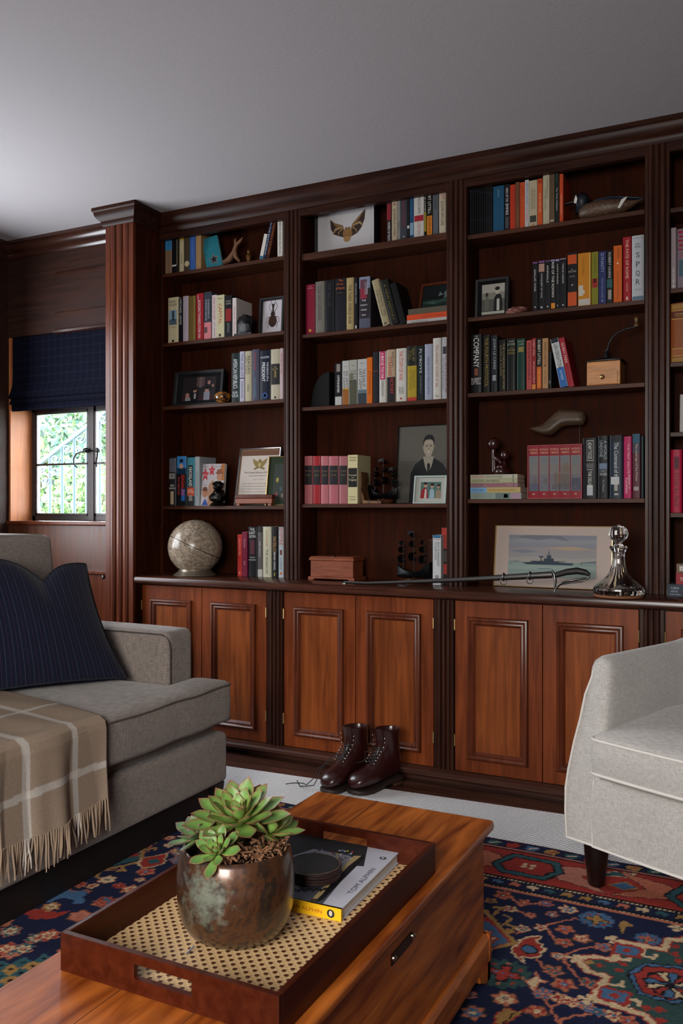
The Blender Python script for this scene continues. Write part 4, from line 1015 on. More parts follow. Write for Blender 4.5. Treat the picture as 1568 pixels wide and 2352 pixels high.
suit = [(FULL, '#4a4640'), (rect(0, .55, 1, 1), '#545048'), ([(.24, 0), (.26, .38), (.34, .5), (.5, .58), (.72, .58), (.9, .5), (1, .4), (1, 0)], '#121113'), ([(.5, .6), (.55, .46), (.61, .38), (.68, .48), (.72, .6)], '#8a8474'), ([(.585, .5), (.62, .52), (.65, .49), (.63, .36), (.60, .37)], '#141214'),
        ([(.54, .68), (.56, .56), (.66, .56), (.68, .68)], '#8a8070'), (ell(.605, .73, .105, .125), '#968b79'), (ell(.505, .72, .018, .03), '#867b6a'), (ell(.705, .73, .018, .03), '#867b6a'), ([(.498, .74), (.497, .81), (.53, .865), (.6, .89), (.67, .88), (.712, .84), (.72, .79), (.708, .745), (.695, .80), (.64, .825), (.56, .82), (.52, .80), (.508, .75)], '#141212'),
        (rect(.545, .745, .59, .752), '#2a2420'), (rect(.625, .745, .675, .752), '#2a2420'), (ell(.57, .733, .014, .007), '#241e1c'), (ell(.65, .733, .014, .007), '#241e1c'), ([(.605, .735), (.595, .69), (.625, .69)], '#7c705f'), (rect(.575, .66, .645, .667), '#5a3f38'), (ell(.61, .662, .03, .006), '#c0b8a8')]
framed('portrait_photo', 'large dark framed portrait of young man in suit, fourth shelf of second bay', 'photo frame', 905, 1027, 1158, 974, 3.52, Zs(1, 4), 5, -3, .004, .012, BLACK, matc='#3c3834', pic=suit, inner=(.03, .985, .015, .985))
fam = [(FULL, '#4a6a62'), (rect(.4, 0, .62, 1), '#46605e'), ([(.0, 0), (.05, .5), (.2, .68), (.35, .5), (.38, 0)], '#8e1c28'), ([(.2, 0), (.22, .55), (.3, .55), (.3, 0)], '#c4bcb4'), (ell(.24, .8, .09, .13), '#b08a78'), (ell(.23, .9, .1, .08), '#2a1c18'),
       ([(.44, 0), (.46, .5), (.56, .62), (.68, .48), (.7, 0)], '#8ea6b0'), (ell(.57, .74, .08, .12), '#b08c7a'), (ell(.57, .84, .09, .09), '#1c1614'), ([(.74, 0), (.76, .45), (.86, .56), (1, .45), (1, 0)], '#8a7a66'), (ell(.87, .7, .07, .11), '#a88874'), (ell(.88, .79, .08, .08), '#2a2018')]
framed('photo_frame', 'small pale mint frame with photo of three people before the portrait', 'photo frame', 948, 1022, 1157, 1090, 3.452, Zs(1, 4), 12, 4, .009, .016, plain('#9aa6a0', .5), matc='#a9aca4', pic=fam, inner=(.2, .82, .2, .78))
couple = [(FULL, '#b0aea4'), (rect(0, 0, 1, .55), '#5c5b55'), (rect(0, .5, 1, .72), '#8a887e'), (rect(0, .02, 1, .1), '#b8b6ac'), ([(.52, .1), (.55, .55), (.68, .68), (.85, .62), (.92, .3), (.9, .1)], '#1c1c1c'), (rect(.66, .12, .78, .5), '#c4c2ba'), (ell(.68, .76, .1, .11), '#bdb6aa'), (ell(.68, .84, .11, .06), '#1c1a18'),
          ([(.12, .15), (.14, .5), (.22, .6), (.32, .52), (.32, .15)], '#6c6a64'), (ell(.22, .66, .06, .07), '#2c2a28')]
framed('photo_frame', 'black frame with old black and white snapshot beside the pink rock', 'photo frame', 1089, 1167, 724, 636, 3.48, Zs(2, 2), 4, 0, .016, .02, BLACK, matc='#0c0c0c', pic=couple, inner=(.19, .86, .1, .86))
sea = [(FULL, '#7d7f88')]
for i, c_ in enumerate(('#8a8c90', '#84848c', '#90898a', '#8e8c8c', '#9a958e', '#a29c90')):
    sea.append(([(0, .9 - i * .11), (.3, .93 - i * .11), (.7, .89 - i * .11), (1, .92 - i * .11), (1, .78 - i * .11), (0, .78 - i * .11)], c_))
sea += [([(.1, .95), (.35, .88), (.5, .93), (.7, .86), (.6, .99), (.2, 1)], '#6e7078'), ([(.4, .7), (.75, .74), (.95, .68), (.7, .64)], '#a8937c'), ([(.02, .62), (.2, .66), (.36, .6), (.15, .56)], '#7a7c86'), (rect(0, 0, 1, .36), '#7f8f8a'), (rect(0, .18, 1, .28), '#8a9a92'), (rect(0, 0, 1, .1), '#86928a'), (rect(.05, .3, .5, .315), '#9aa69c'), (rect(.4, .12, .9, .13), '#9ba79d'),
        ([(0, .36), (.1, .38), (.16, .36)], '#66707a'), ([(.82, .36), (.9, .39), (1, .41), (1, .36)], '#626c76'),
        ([(.16, .335), (.22, .30), (.74, .30), (.755, .345), (.60, .36), (.56, .385), (.40, .39), (.30, .375), (.24, .35)], '#2c3846'), (rect(.42, .38, .53, .45), '#2c3846'), (rect(.45, .44, .5, .52), '#34404c'), (rect(.469, .5, .476, .62), '#2c3846'), (rect(.445, .55, .5, .556), '#2c3846'), (rect(.38, .38, .39, .5), '#34404c'), (rect(.36, .47, .41, .5), '#34404c'), (rect(.27, .37, .34, .385), '#2c3846'), (rect(.57, .375, .66, .39), '#2c3846'), (rect(.35, .2, .5, .215), '#5a6a74'),
        ([(.835, .33), (.845, .4), (.85, .33)], '#5a4c44'), (ell(.2, .05, .004, .008), '#2c2c30'), (ell(.25, .07, .004, .008), '#2c2c30')]
framed('framed_warship_painting', 'gilt framed watercolour of grey warship at sea leaning above the counter', 'picture frame', 1130, 1405, 1345, 1205, 3.475, HC, 8, -1, .0055, .014, GOLD, matc='#b6a59c', pic=sea, inner=(.125, .865, .17, .84))
framed('photo_frame', 'white textured photo frame at the right edge, third shelf', 'photo frame', 1560, 1612, 990, 903, 3.47, Zs(3, 3), 6, 0, .02, .018, plain('#b0aca8', .6, bump=.5), matc='#8a8684', pic=[(FULL, '#6a6462')], inner=(.25, .75, .25, .75))

# ------------------------------------------------------------------ face-out books
def face_book(label, px0, px1, ytop, y, z, tilt_y, col, pic, dep=.02, leanx=-12, yaw=0, texts=()):
    m_ = mY((px0 + px1) / 2, y); X0 = onY(px0, 1000, y).x
    W = (px1 - px0) / m_; H = E + (HZ - ytop) / m_ - z
    r = thing('book', label, 'book', (X0, y, z + .0006), (R(leanx), R(tilt_y), R(yaw)))
    m = MB(); m.prism([(0, 0), (W, 0), (W, .0012), (.0012, .0012), (.0012, dep - .0012), (W, dep - .0012), (W, dep), (0, dep)], 0, H, lambda u, v, q: (u, v, q))
    m.build('cover', plain(col, .4), r)
    MB().box(.0013, W - .001, .0013, dep - .0013, .0008, H - .0008).build('page_block', PAPER, r)
    s = MB(); fn = lambda u, v, l: (W * u, -.0002 - l, H * v)
    picture(s, pic, fn, .0001)
    for st, u0, u1, v0, v1, c_ in texts: put_text(s, st, lambda u, v: fn(u0 + (u1 - u0) * u, v0 + (v1 - v0) * v, .003), plain(c_, .5))
    s.build('cover_print', None, r)
    return r


def star(cx_, cy_, r, ry): return [(cx_ + (r if k % 2 == 0 else r * .42) * math.sin(math.pi * k / 5), cy_ + (ry if k % 2 == 0 else ry * .42) * math.cos(math.pi * k / 5)) for k in range(10)]


face_book('teal book leaning with black oval emblem, top shelf of leftmost bay', 475, 514, 542, 3.462, Zs(0, 1), -13, '#1f6f80', [(rect(.02, .02, .98, .98), '#237888'), (rect(.1, .62, .75, .64), '#2a8a98'), (rect(.1, .55, .6, .57), '#2a8a98'), (star(.55, .25, .32, .2), '#a8826c'), (star(.55, .25, .26, .16), '#141c20')], .016, -6, 12)
face_book('face-out white book with two red stars and cowboys, fourth shelf of leftmost bay', 460, 518, 1064, 3.447, Zs(0, 4), 0, '#9a8f8c',
          [(rect(.01, .01, .99, .99), '#b8b0b4'), ([(.55, .01), (.7, .3), (.99, .5), (.99, .01)], '#8a5a3a'), ([(.75, .6), (.85, .99), (.99, .99), (.99, .6)], '#a8682c'), ([(.3, .01), (.32, .5), (.5, .62), (.62, .5), (.6, .01)], '#a87c60'), (ell(.78, .7, .12, .11), '#b07f62'), ([(.58, .78), (.7, .82), (.98, .79), (.9, .76), (.7, .75)], '#7a4a30'), (ell(.78, .82, .12, .055), '#86543a'), (ell(.18, .3, .13, .1), '#a87456'), ([(.0, .37), (.1, .4), (.34, .37), (.2, .34)], '#5c3422'), (ell(.17, .4, .11, .05), '#6a3e28'),
           (star(.15, .74, .17, .17), '#b8202c'), (star(.43, .84, .16, .15), '#b8202c'), ([(.05, .01), (.2, .17), (.34, .01)], '#2c4a9a'), (rect(.04, .93, .3, .94), '#7a7476'), (rect(.48, .93, .9, .94), '#7a7476')], .02, -7, 6,
          [('BEING', .07, .24, .74, .76, '#e0c8c4'), ('MR TEXAS', .06, .25, .7, .72, '#e0c8c4'), ('AND', .36, .5, .84, .86, '#e0c8c4'), ('A NOVEL', .1, .24, .5, .515, '#6a6468'), ('OF FORTUNE', .08, .28, .47, .485, '#6a6468')])
# ------------------------------------------------------------------ lying books
def lying(label, px0, px1, y0, y1, ypl, z, col, texts, bands=(), dep=.11, hard=False, group=None, right_pages=False):
    """book on its side, spine towards the room; px from left/right, rows y0 (top) y1 (bottom)"""
    m_ = mY((px0 + px1) / 2, ypl); X0 = onY(px0, 1000, ypl).x; X1 = onY(px1, 1000, ypl).x
    W = X1 - X0; H = (y1 - y0) / m_
    r = thing('book', label, 'book', (X0, ypl, z + .0003), (0, 0, 0), group)
    c_ = MB(); t = .002 if hard else .0008; e = .003 if hard else .0003
    c_.prism([(0, 0), (dep, 0), (dep, t), (.006, t), (.006, H - t), (dep, H - t), (dep, H), (0, H)], 0, W, lambda u, v, q: (q, u, v))
    c_.build('cover', plain(dimmed(col), .45, spec=.2), r)
    MB().box(e, W - e, .006, dep - e, t, H - t).build('page_block', PAPER, r)
    s = MB()
    for b in bands: s.box(W * b[0], W * b[1], -.0004, .0005, H * b[2], H * b[3], plain(b[4], .5))
    for st, u0, u1, v0, v1, cc in texts: put_text(s, st, lambda u, v: (W * (u0 + (u1 - u0) * u), -.0008, H * (v0 + (v1 - v0) * v)), plain(cc, .5))
    if s.v: s.build('spine_print', None, r)
    return z + H + .0006


z = Zs(1, 2)
g = 'books lying under the seascape'
z = lying('thin white book at the bottom of the stack under the seascape', 934, 1035, 727, 735.5, 3.446, z, '#b8b4b4', [('THE AMERICAN WAY', .1, .5, .2, .8, '#6a6664')], hard=True, group=g)
z = lying('orange book in the middle of the stack under the seascape', 934, 1035, 713, 725, 3.446, z, '#d24a22', [('ABSOLUTELY ON WAR', .35, .85, .25, .7, '#8e2c14')], hard=True, group=g)
z = lying('grey olive book on top of the stack under the seascape', 937, 1035, 699, 712, 3.446, z, '#5a5244', [], hard=True, group=g)
ST_TOP2 = z
for o in D.objects:
    if o.name.startswith('framed_seascape'): o.location.z = ST_TOP2
z = Zs(2, 4); g = 'paperbacks stacked under the carved figures'
for lab, x1_, ya, yb_, col, tx, bd in (
        ('grey green paperback with sea picture, bottom of stack under carved figures', 1197, 1133, 1147, '#8a9a90', [('Patrick OBrian', .07, .24, .35, .65, '#5a6a64'), ('Post Captain', .28, .42, .35, .65, '#5a6a64')], [(.5, .78, .05, .95, '#4a5c5a'), (.66, .74, .2, .8, '#b8bcb8'), (.8, .98, .05, .95, '#8a6a7c')]),
        ('blue and yellow paperback, second from bottom under carved figures', 1195, 1119, 1131.5, '#b8a468', [('PATRICK OBRIAN', .03, .28, .3, .7, '#2a3a5a'), ('MASTER AND COMMANDER', .36, .9, .3, .7, '#8a5a24')], [(0, .33, .02, .98, '#5a8ab0')]),
        ('mauve paperback in the middle of stack under carved figures', 1189, 1109, 1118.5, '#9a7078', [('PATRICK OBRIAN', .03, .3, .25, .75, '#3a3a4a'), ('THE MAURITIUS COMMAND', .34, .76, .25, .75, '#7a2a34')], [(.9, .92, .1, .9, '#4a3a44')]),
        ('pale green paperback, second from top under carved figures', 1188, 1098.5, 1108, '#a8a884', [('PATRICK OBRIAN', .03, .3, .25, .75, '#4a5a3a'), ('HMS SURPRISE', .34, .62, .25, .75, '#3a3a2a')], [(.9, .92, .1, .9, '#4a4a34')]),
        ('cream paperback with red author print, top of stack under carved figures', 1188, 1088, 1097.5, '#b8b4a0', [('PATRICK OBRIAN', .03, .3, .25, .75, '#a0342c'), ('DESOLATION ISLAND', .34, .68, .25, .75, '#3a3a34')], [(.9, .92, .1, .9, '#4a4a44')])):
    z = lying(lab, 1080, x1_, ya, yb_, 3.45, z, col, tx, bd, group=g)
OB_TOP = z
z = HC; g = 'books lying on the counter at the right edge'
z = lying('navy hardback with white print, bottom of counter stack at right edge', 1532, 1600, 1330, 1358, 3.36, z, '#2c3644', [('The AMERICAN', .12, .4, .6, .8, '#9aa4b0'), ('HERITAGE', .12, .36, .35, .5, '#9aa4b0'), ('Picture History', .1, .45, .1, .25, '#9aa4b0')], hard=True, group=g)
z = lying('red hardback, middle of counter stack at right edge', 1552, 1612, 1302, 1329, 3.36, z, '#a0202c', [('THE', .15, .4, .3, .6, '#d8b8b0')], hard=True, group=g)
z = lying('brown hardback with white sticker, top of counter stack at right edge', 1553, 1612, 1281, 1301, 3.36, z, '#7a6450', [('M C', .2, .4, .35, .55, '#3a3a3a')], [(.12, .5, .2, .75, '#b4b0ac')], hard=True, group=g)

# boxed set of five volumes
y = 3.447; X0 = onY(1211, 1000, y).x; X1 = onY(1336, 1000, y).x; m_ = mY(1273, y); z0 = Zs(2, 4); H = (1146 - 1022) / m_
bxs = thing('slipcase', 'red slipcase holding five matching sea story volumes, third bay', 'slipcase', (X0, y, z0 + .0004))
W = X1 - X0; m = MB(); t = .003
m.box(0, W, .0, .13, H - t, H).box(0, W, 0, .13, 0, t).box(0, t, 0, .13, t, H - t).box(W - t, W, 0, .13, t, H - t).box(t, W - t, .127, .13, t, H - t)
m.build('case', plain('#8e1c2a', .5), bxs)
for i in range(5):
    xa = t + .0006 + i * (W - 2 * t - .001) / 5; xb = xa + (W - 2 * t - .001) / 5 - .0006
    r = thing('book', 'red and cream sea story paperback, %s from left inside the slipcase' % ORD[i], 'book', (X0 + xa, y + .003, z0 + t + .0008), (0, 0, 0), 'volumes in the red slipcase')
    w_ = xb - xa; h_ = H - 2 * t - .001
    bands = [(.19, .87, '#b6b4b2'), (.19, .36, '#a4a8ac'), (.36, .55, '#aea49c'), (.55, .72, '#9a93a0'), (.72, .87, '#5c6a8c'), (.78, .83, '#7884a0')]
    for k in range(6): bands.append((.22 + k * .035, .228 + k * .035, '#7c8490', .2, .8))
    if i == 3: bands += [(.38, .8, '#8e7658', .1, .9), (.32, .5, '#a08a68', .3, .8), (.72, .84, '#4a3a34', .0, .95)]
    if i == 2: bands += [(.5, .78, '#9a7a58', .45, 1.0), (.74, .84, '#54423a', .3, 1.0)]
    if i == 4: bands += [(.62, .86, '#3a4668', .1, 1.0), (.74, .79, '#b09a60', .3, .6)]
    if i in (0, 1): bands += [(.62, .76, '#8a7c78', .5, .8)]
    book_parts(r, w_, h_, .115, '#8e1c2a', False, [('PATRICK', .05, .09, 'h', '#c8a080', .85), ('OBRIAN', .11, .15, 'h', '#c8a080', .75), ('x', .91, .94, 'h', '#c8b090', .3)], bands)
# ------------------------------------------------------------------ ornaments on the shelves
def blob(mb, c, r, n=14, seed=0, amp=.15, m=None, freq=3.0):
    rg = random.Random(seed); ph = [rg.uniform(0, 6.28) for _ in range(6)]
    rs = []
    for i in range(n + 1):
        t = math.pi * i / n; ring = []
        for j in range(n * 2):
            a = 2 * math.pi * j / (n * 2)
            k = 1 + amp * (math.sin(freq * a + ph[0] + 2 * t) * math.sin(t) * .5 + .35 * math.sin(freq * 1.7 * t + ph[1] + a * 2 // 1) * math.sin(t) + .3 * math.sin(5 * a + 7 * t + ph[2]) * math.sin(t))
            ring.append((c[0] + r[0] * k * math.sin(t) * math.cos(a), c[1] + r[1] * k * math.sin(t) * math.sin(a), c[2] - r[2] * k * math.cos(t)))
        rs.append(ring)
    mb.rings(rs, m, cap=False)
    return mb


def X(px, y): return onY(px, 1000, y).x
def Z(px, py, y): return onY(px, py, y).z


# antler-like driftwood, top shelf of leftmost bay
y = 3.49; z = Zs(0, 1); A = thing('driftwood_branch', 'brown branching driftwood piece beside the teal book, top shelf', 'ornament', (X(530, y), y, z))
m = MB(); b0 = Vector((0, 0, .012))
def P(px, py): return Vector((X(px, y) - X(530, y), 0, Z(px, py, y) - z))
m.tube([P(514, 603), P(527, 596), P(537, 580), P(542, 563), P(550, 555), P(557, 546)], [.012, .016, .012, .009, .008, .003], 9)
m.tube([P(548, 600) + Vector((0, .01, 0)), P(541, 590), P(539, 575)], [.006, .010, .009], 8)
m.tube([P(542, 563), P(540, 553), P(541, 548)], [.009, .006, .003], 8)
m.v = [(a, b, max(c_, .001)) for a, b, c_ in m.v]
m.build('branch', wood('driftwood', (.10, .045, .02), (.2, .09, .04), 'Z', rough=.7), A, smooth=60)
y = 3.5; m = MB(); c = (X(571, y), y, Zs(0, 1))
m.lathe([(.012, .0005), (.016, .002), (.014, .008), (.008, .014), (.011, .03), (.014, .045), (.011, .055), (.006, .06), (.009, .068), (.007, .078), (0, .081)], c, 16)
tag(m.build('brass_figurine', plain('#5a3a10', .4, .5), smooth=60), 'small dull brass figurine in the shadow, top shelf of leftmost bay', 'figurine')
# dark bookend ornament, second shelf
y = 3.465; z = Zs(0, 2); A = thing('stone_bookend', 'rough black stone bookend before the grey book, second shelf of leftmost bay', 'bookend', (X(562, y), y, z))
m = MB(); blob(m, (0, 0, .052), (.044, .028, .052), 12, 3, .35); m.v = [(a, b, max(c_, .0005)) for a, b, c_ in m.v]
m.box(-.045, .05, -.025, .025, .0005, .012)
m.build('stone', plain('#0b0a0a', .5, bump=.8, bscale=90), A, smooth=50)
y = 3.5; m = MB(); c = (X(589, y), y, Zs(0, 2))
# amber glass ball
AMB, t_, b_ = newmat('amber_mottled_glass')
vn = t_.nodes.new('ShaderNodeTexNoise'); vn.inputs['Scale'].default_value = 60; vn.inputs['Detail'].default_value = 4
cr = t_.nodes.new('ShaderNodeValToRGB'); cr.color_ramp.elements[0].position = .42; cr.color_ramp.elements[0].color = (.02, .006, .002, 1); cr.color_ramp.elements[1].position = .6; cr.color_ramp.elements[1].color = (.42, .17, .03, 1)
tcx = t_.nodes.new('ShaderNodeTexCoord'); t_.links.new(tcx.outputs['Object'], vn.inputs['Vector']); t_.links.new(vn.outputs[0], cr.inputs[0]); t_.links.new(cr.outputs[0], b_.inputs['Base Color'])
b_.inputs['Roughness'].default_value = .08; b_.inputs['Coat Weight'].default_value = .6
y = 3.452; z = Zs(0, 3); m = MB(); r = 19 / mY(511, y)
m.lathe([(0, 0)] + [(r * math.sin(R(a)), r * .74 * (1 - math.cos(R(a)))) for a in range(12, 181, 12)], (X(511, y), y, z + .0004), 24, fn=lambda a, z: 1 + .03 * math.sin(5 * a))
tag(m.build('amber_glass_ball', AMB, smooth=80), 'squat mottled amber glass ball beside the dinner photograph', 'ornament')
# dark bronze bust, fourth shelf
y = 3.436; z = Zs(0, 4); A = thing('bronze_bust', 'small dark bronze bust in front of the cowboy book, fourth shelf', 'sculpture', (X(500, y), y, z))
BR = plain('#120e0a', .3, .8, bump=.9, bscale=120)
m = MB(); m.lathe([(.038, .0004), (.040, .004), (.032, .012), (.028, .016)], (0, 0, 0), 20)
blob(m, (0, 0, .044), (.038, .024, .034), 12, 8, .4); blob(m, (.002, -.004, .092), (.021, .02, .026), 12, 5, .25); blob(m, (-.004, -.018, .088), (.008, .01, .01), 8, 2, .2); blob(m, (0, .004, .105), (.024, .022, .014), 10, 6, .4)
m.build('bust', BR, A, smooth=60)
# wooden card box in front of the frames
y = 3.438; z = Zs(0, 4); x0, x1 = X(540, y), X(624, y); A = thing('wooden_card_box', 'small reddish wooden card box standing before the certificate', 'box', (x0, y, z))
w_ = x1 - x0; m = MB()
m.box(0, w_, 0, .038, .010, .034); m.build('body', W_BOX, A, bevel=.002)
m = MB(); m.box(-.001, w_ + .001, -.001, .039, .0345, .052); m.build('lid', W_MOULD, A, bevel=.003)
for k, xa in enumerate((.006, w_ - .022)): box_obj('foot', xa, xa + .016, .002, .036, .0004, .0098, W_BOX, A)
# globe on its ring
y = 3.395; cx_ = X(448.5, y); r = 62.5 / mY(448, y); zc = Z(448, 1258, y) + .004
GLB, t_, b_ = newmat('aged_globe_paper')
N = t_.nodes.new; L = t_.links.new
tcx = N('ShaderNodeTexCoord'); v1 = N('ShaderNodeTexNoise'); v1.inputs['Scale'].default_value = 55; v1.inputs['Detail'].default_value = 8; v1.inputs['Roughness'].default_value = .75
v2 = N('ShaderNodeTexVoronoi'); v2.inputs['Scale'].default_value = 70; v2.feature = 'DISTANCE_TO_EDGE'
L(tcx.outputs['Object'], v1.inputs['Vector'])
wp = N('ShaderNodeVectorMath'); wp.operation = 'ADD'; wm = N('ShaderNodeVectorMath'); wm.operation = 'SCALE'; wm.inputs['Scale'].default_value = .03
L(v1.outputs['Color'], wm.inputs[0]); L(tcx.outputs['Object'], wp.inputs[0]); L(wm.outputs[0], wp.inputs[1]); L(wp.outputs[0], v2.inputs['Vector'])
c1 = N('ShaderNodeValToRGB'); c1.color_ramp.elements[0].position = .35; c1.color_ramp.elements[0].color = (.14, .105, .075, 1); c1.color_ramp.elements[1].position = .65; c1.color_ramp.elements[1].color = (.42, .34, .255, 1); L(v1.outputs[0], c1.inputs[0])
c2 = N('ShaderNodeValToRGB'); c2.color_ramp.elements[0].position = .0; c2.color_ramp.elements[0].color = (.40, .36, .33, 1); c2.color_ramp.elements[1].position = .09; L(v2.outputs['Distance'], c2.inputs[0])
mx = N('ShaderNodeMix'); mx.data_type = 'RGBA'; mx.blend_type = 'MULTIPLY'; mx.inputs[0].default_value = 1; L(c1.outputs[0], mx.inputs[6]); L(c2.outputs[0], mx.inputs[7]); L(mx.outputs[2], b_.inputs['Base Color'])
b_.inputs['Roughness'].default_value = .22
A = thing('moon_globe', 'mottled grey beige globe on round metal ring base at the counter end', 'globe', (cx_, y, HC))
prof = [(r * math.sin(R(a)), zc - HC - r * math.cos(R(a))) for a in range(8, 181, 6)]; prof = [(0, zc - HC - r)] + prof
m = MB(); m.lathe(prof, (0, 0, 0), 64); m.build('sphere', GLB, A, smooth=80)
BASEM = plain((.20, .165, .125), .35, .7, 'antique_nickel')
m = MB(); rb = r * .80; zt_ = (Z(448, 1300, y - .08) - HC)
m.lathe([(rb * .98, .0005), (rb, .004), (rb * .93, .010), (rb * .80, .018), (rb * .74, .028), (rb * .735, zt_), (rb * .69, zt_), (rb * .69, .01), (rb * .6, .004)], (0, 0, 0), 48)
m.build('ring_base', BASEM, A, smooth=35)
m = MB(); u_ = Vector((cx_, y, 0)).normalized(); w2 = Vector((u_.y, -u_.x, 0)) * .904 - Vector((0, 0, .427))
pts = [Vector((0, 0, zc - HC)) + (u_ * math.cos(a) + w2 * math.sin(a)) * (r * 1.0008) for a in [2 * math.pi * k / 72 for k in range(73)]]
m.tube(pts, .0019, 5); m.build('equator_line', plain('#241c16', .5), A)


# ---------------- ships
def ship(name, label, cx_, y, z, s, flip, mat_, base):
    A = thing(name, label, 'model ship', (cx_, y, z), (0, 0, R(-8)))
    f = -1 if flip else 1
    m = MB(); rs = []
    for k in range(9):
        t = k / 8; xx = (t - .5) * .155 * s * f
        wd = .020 * s * math.sin(math.pi * min(1, .12 + t * .86)) ** .6 + .001
        top = .030 * s + .028 * s * (2 * t - 1) ** 2 + (.012 * s if t < .25 else 0)
        ring = []
        for j in range(9):
            a = math.pi * j / 8
            ring.append((xx, wd * math.cos(a), top - (top - .006 * s) * math.sin(a) ** .8))
        rs.append(ring)
    m.rings(rs, None); m.v = [(a, b, c_ + .018) for a, b, c_ in m.v]
    hull = m.build('hull', mat_, A, smooth=50)
    masts = MB(); hs = [(.05, .145), (0.0, .190), (-.048, .15)]
    mo = []
    for k, (xx, h_) in enumerate(hs):
        mm = MB(); mm.tube([(xx * s * f, 0, .03 * s + .018), (xx * s * f, 0, h_ * s + .018)], [.0018, .001], 6)
        for q, yl in ((.45, .026), (.68, .020), (.88, .012)):
            mm.tube([(xx * s * f - .004 * f, -yl * s, .03 * s + .018 + h_ * s * q * .85), (xx * s * f + .004 * f, yl * s, .03 * s + .018 + h_ * s * q * .85)], .0009, 5)
        mo.append(mm.build('mast', mat_, A))
    sail = plain('#2a2c30', .3, .8)
    for k, (xx, h_) in enumerate(hs):
        for q, yl, hh in ((.24, .026, .034), (.56, .020, .026), (.80, .013, .018)):
            sm = MB(); zc = .03 * s + .018 + h_ * s * (q + .02) * .9; rs = []
            for i in range(5):
                v = i / 4
                bul = .010 * s * math.sin(math.pi * v)
                rs.append([(xx * s * f + (bul + .003) * f, yl * s * (-1 + 2 * j / 4), zc + hh * s * v) for j in range(5)] + [(xx * s * f + (bul + .0038) * f, yl * s * (1 - 2 * j / 4), zc + hh * s * v) for j in range(5)])
            sm.rings(rs); sm.build('sail', mat_ if (k + int(q * 10)) % 2 else sail, A, smooth=60)
    fm = MB()
    for xx, zz, L_ in ((0, .186, .030), (.05, .142, .022)):
        fm.hexa([(xx * s * f, -.0004, zz * s + .018), (xx * s * f - L_ * s, -.0004, (zz - .006) * s + .018), (xx * s * f - L_ * s, .0004, (zz - .006) * s + .018), (xx * s * f, .0004, zz * s + .018),
                 (xx * s * f, -.0004, (zz + .012) * s + .018), (xx * s * f - L_ * s, -.0004, (zz + .005) * s + .018), (xx * s * f - L_ * s, .0004, (zz + .005) * s + .018), (xx * s * f, .0004, (zz + .012) * s + .018)])
    fm.build('pennant', sail, A)
    rg = MB()
    for a, b in (((.05, .142), (.095, .058)), ((0, .186), (.05, .1)), ((-.048, .147), (-.078, .06)), ((.0, .186), (-.048, .1))):
        rg.tube([(a[0] * s * f, 0, a[1] * s + .018), (b[0] * s * f, 0, b[1] * s + .018)], .0006, 4)
    rg.tube([(.07 * s * f, 0, .06 * s + .014), (.105 * s * f, 0, .078 * s + .018)], [.0016, .0008], 6)
    rg.build('rigging', mat_, A)
    if base:
        bm = MB(); blob(bm, (0, 0, .010), (.062 * s, .026, .012), 10, 4, .3); bm.v = [(a, b, max(c_, .0005)) for a, b, c_ in bm.v]
        bm.tube([(0, 0, .012), (0, 0, .03)], .004, 8)
        bm.build('stand', base, A, smooth=60)
    return A


SHIPM = plain('#0b0b0d', .3, .75)
ship('model_ship', 'dark metal three masted model ship on brown wooden base, fourth shelf', X(880, 3.49), 3.49, Zs(1, 4), .93, False, SHIPM, W_SHELF)
ship('model_ship', 'dark horn and metal model ship on the counter beside the books', X(950, 3.46), 3.46, HC, 1.06, True, plain('#0e1114', .25, .6), W_SHELF)
# carved wooden bookend beside the war histories
y = 3.462; x0, x1 = X(823, y), X(846, y); z = Zs(1, 4); A = thing('wooden_bookend', 'orange brown rough wooden bookend between the histories and the ship', 'bookend', (x0, y, z))
BKE = wood('figured_orange_wood', (.02, .008, .004), (.20, .085, .022), 'Z', rough=.5, scale=1.1, stretch=4, mottling=.2)
m = MB(); m.prism([(0, .0005), (.03, .0005), (.026, .03), (.014, .06), (.016, .11), (.012, .142), (0, .142)], -.0, .07, lambda u, v, t: (u, t, v)); m.build('upright', BKE, A, bevel=.002)
m = MB(); m.prism([(.0305, .0005), (.12, .0005), (.118, .012), (.0305, .016)], -.020, -.008, lambda u, v, t: (u, t, v)); m.build('foot', BKE, A, bevel=.002)
# dark quarter-round stone bookend, third shelf second bay
y = 3.50; z = Zs(1, 3); A = thing('carved_black_bookend', 'large black carved quarter-round bookend left of the portrait spined book', 'bookend', (X(766, y), y, z))
m = MB(); H = (932 - 852) / mY(740, y); W = (767 - 716) / mY(740, y); prof = [(0, .0005), (0, H)]
out = [(0, .0005), (-W, .0005)] + [(-W * math.cos(R(a)) ** .9 * (1 + .03 * math.sin(a)), H * math.sin(R(a)) + .0005) for a in range(12, 90, 12)] + [(0, H)]
m.prism(out, -.04, .04, lambda u, v, t: (u, t, v)); m.build('block', plain('#050506', .75, bump=.7, bscale=70, spec=.2), A, bevel=.006)
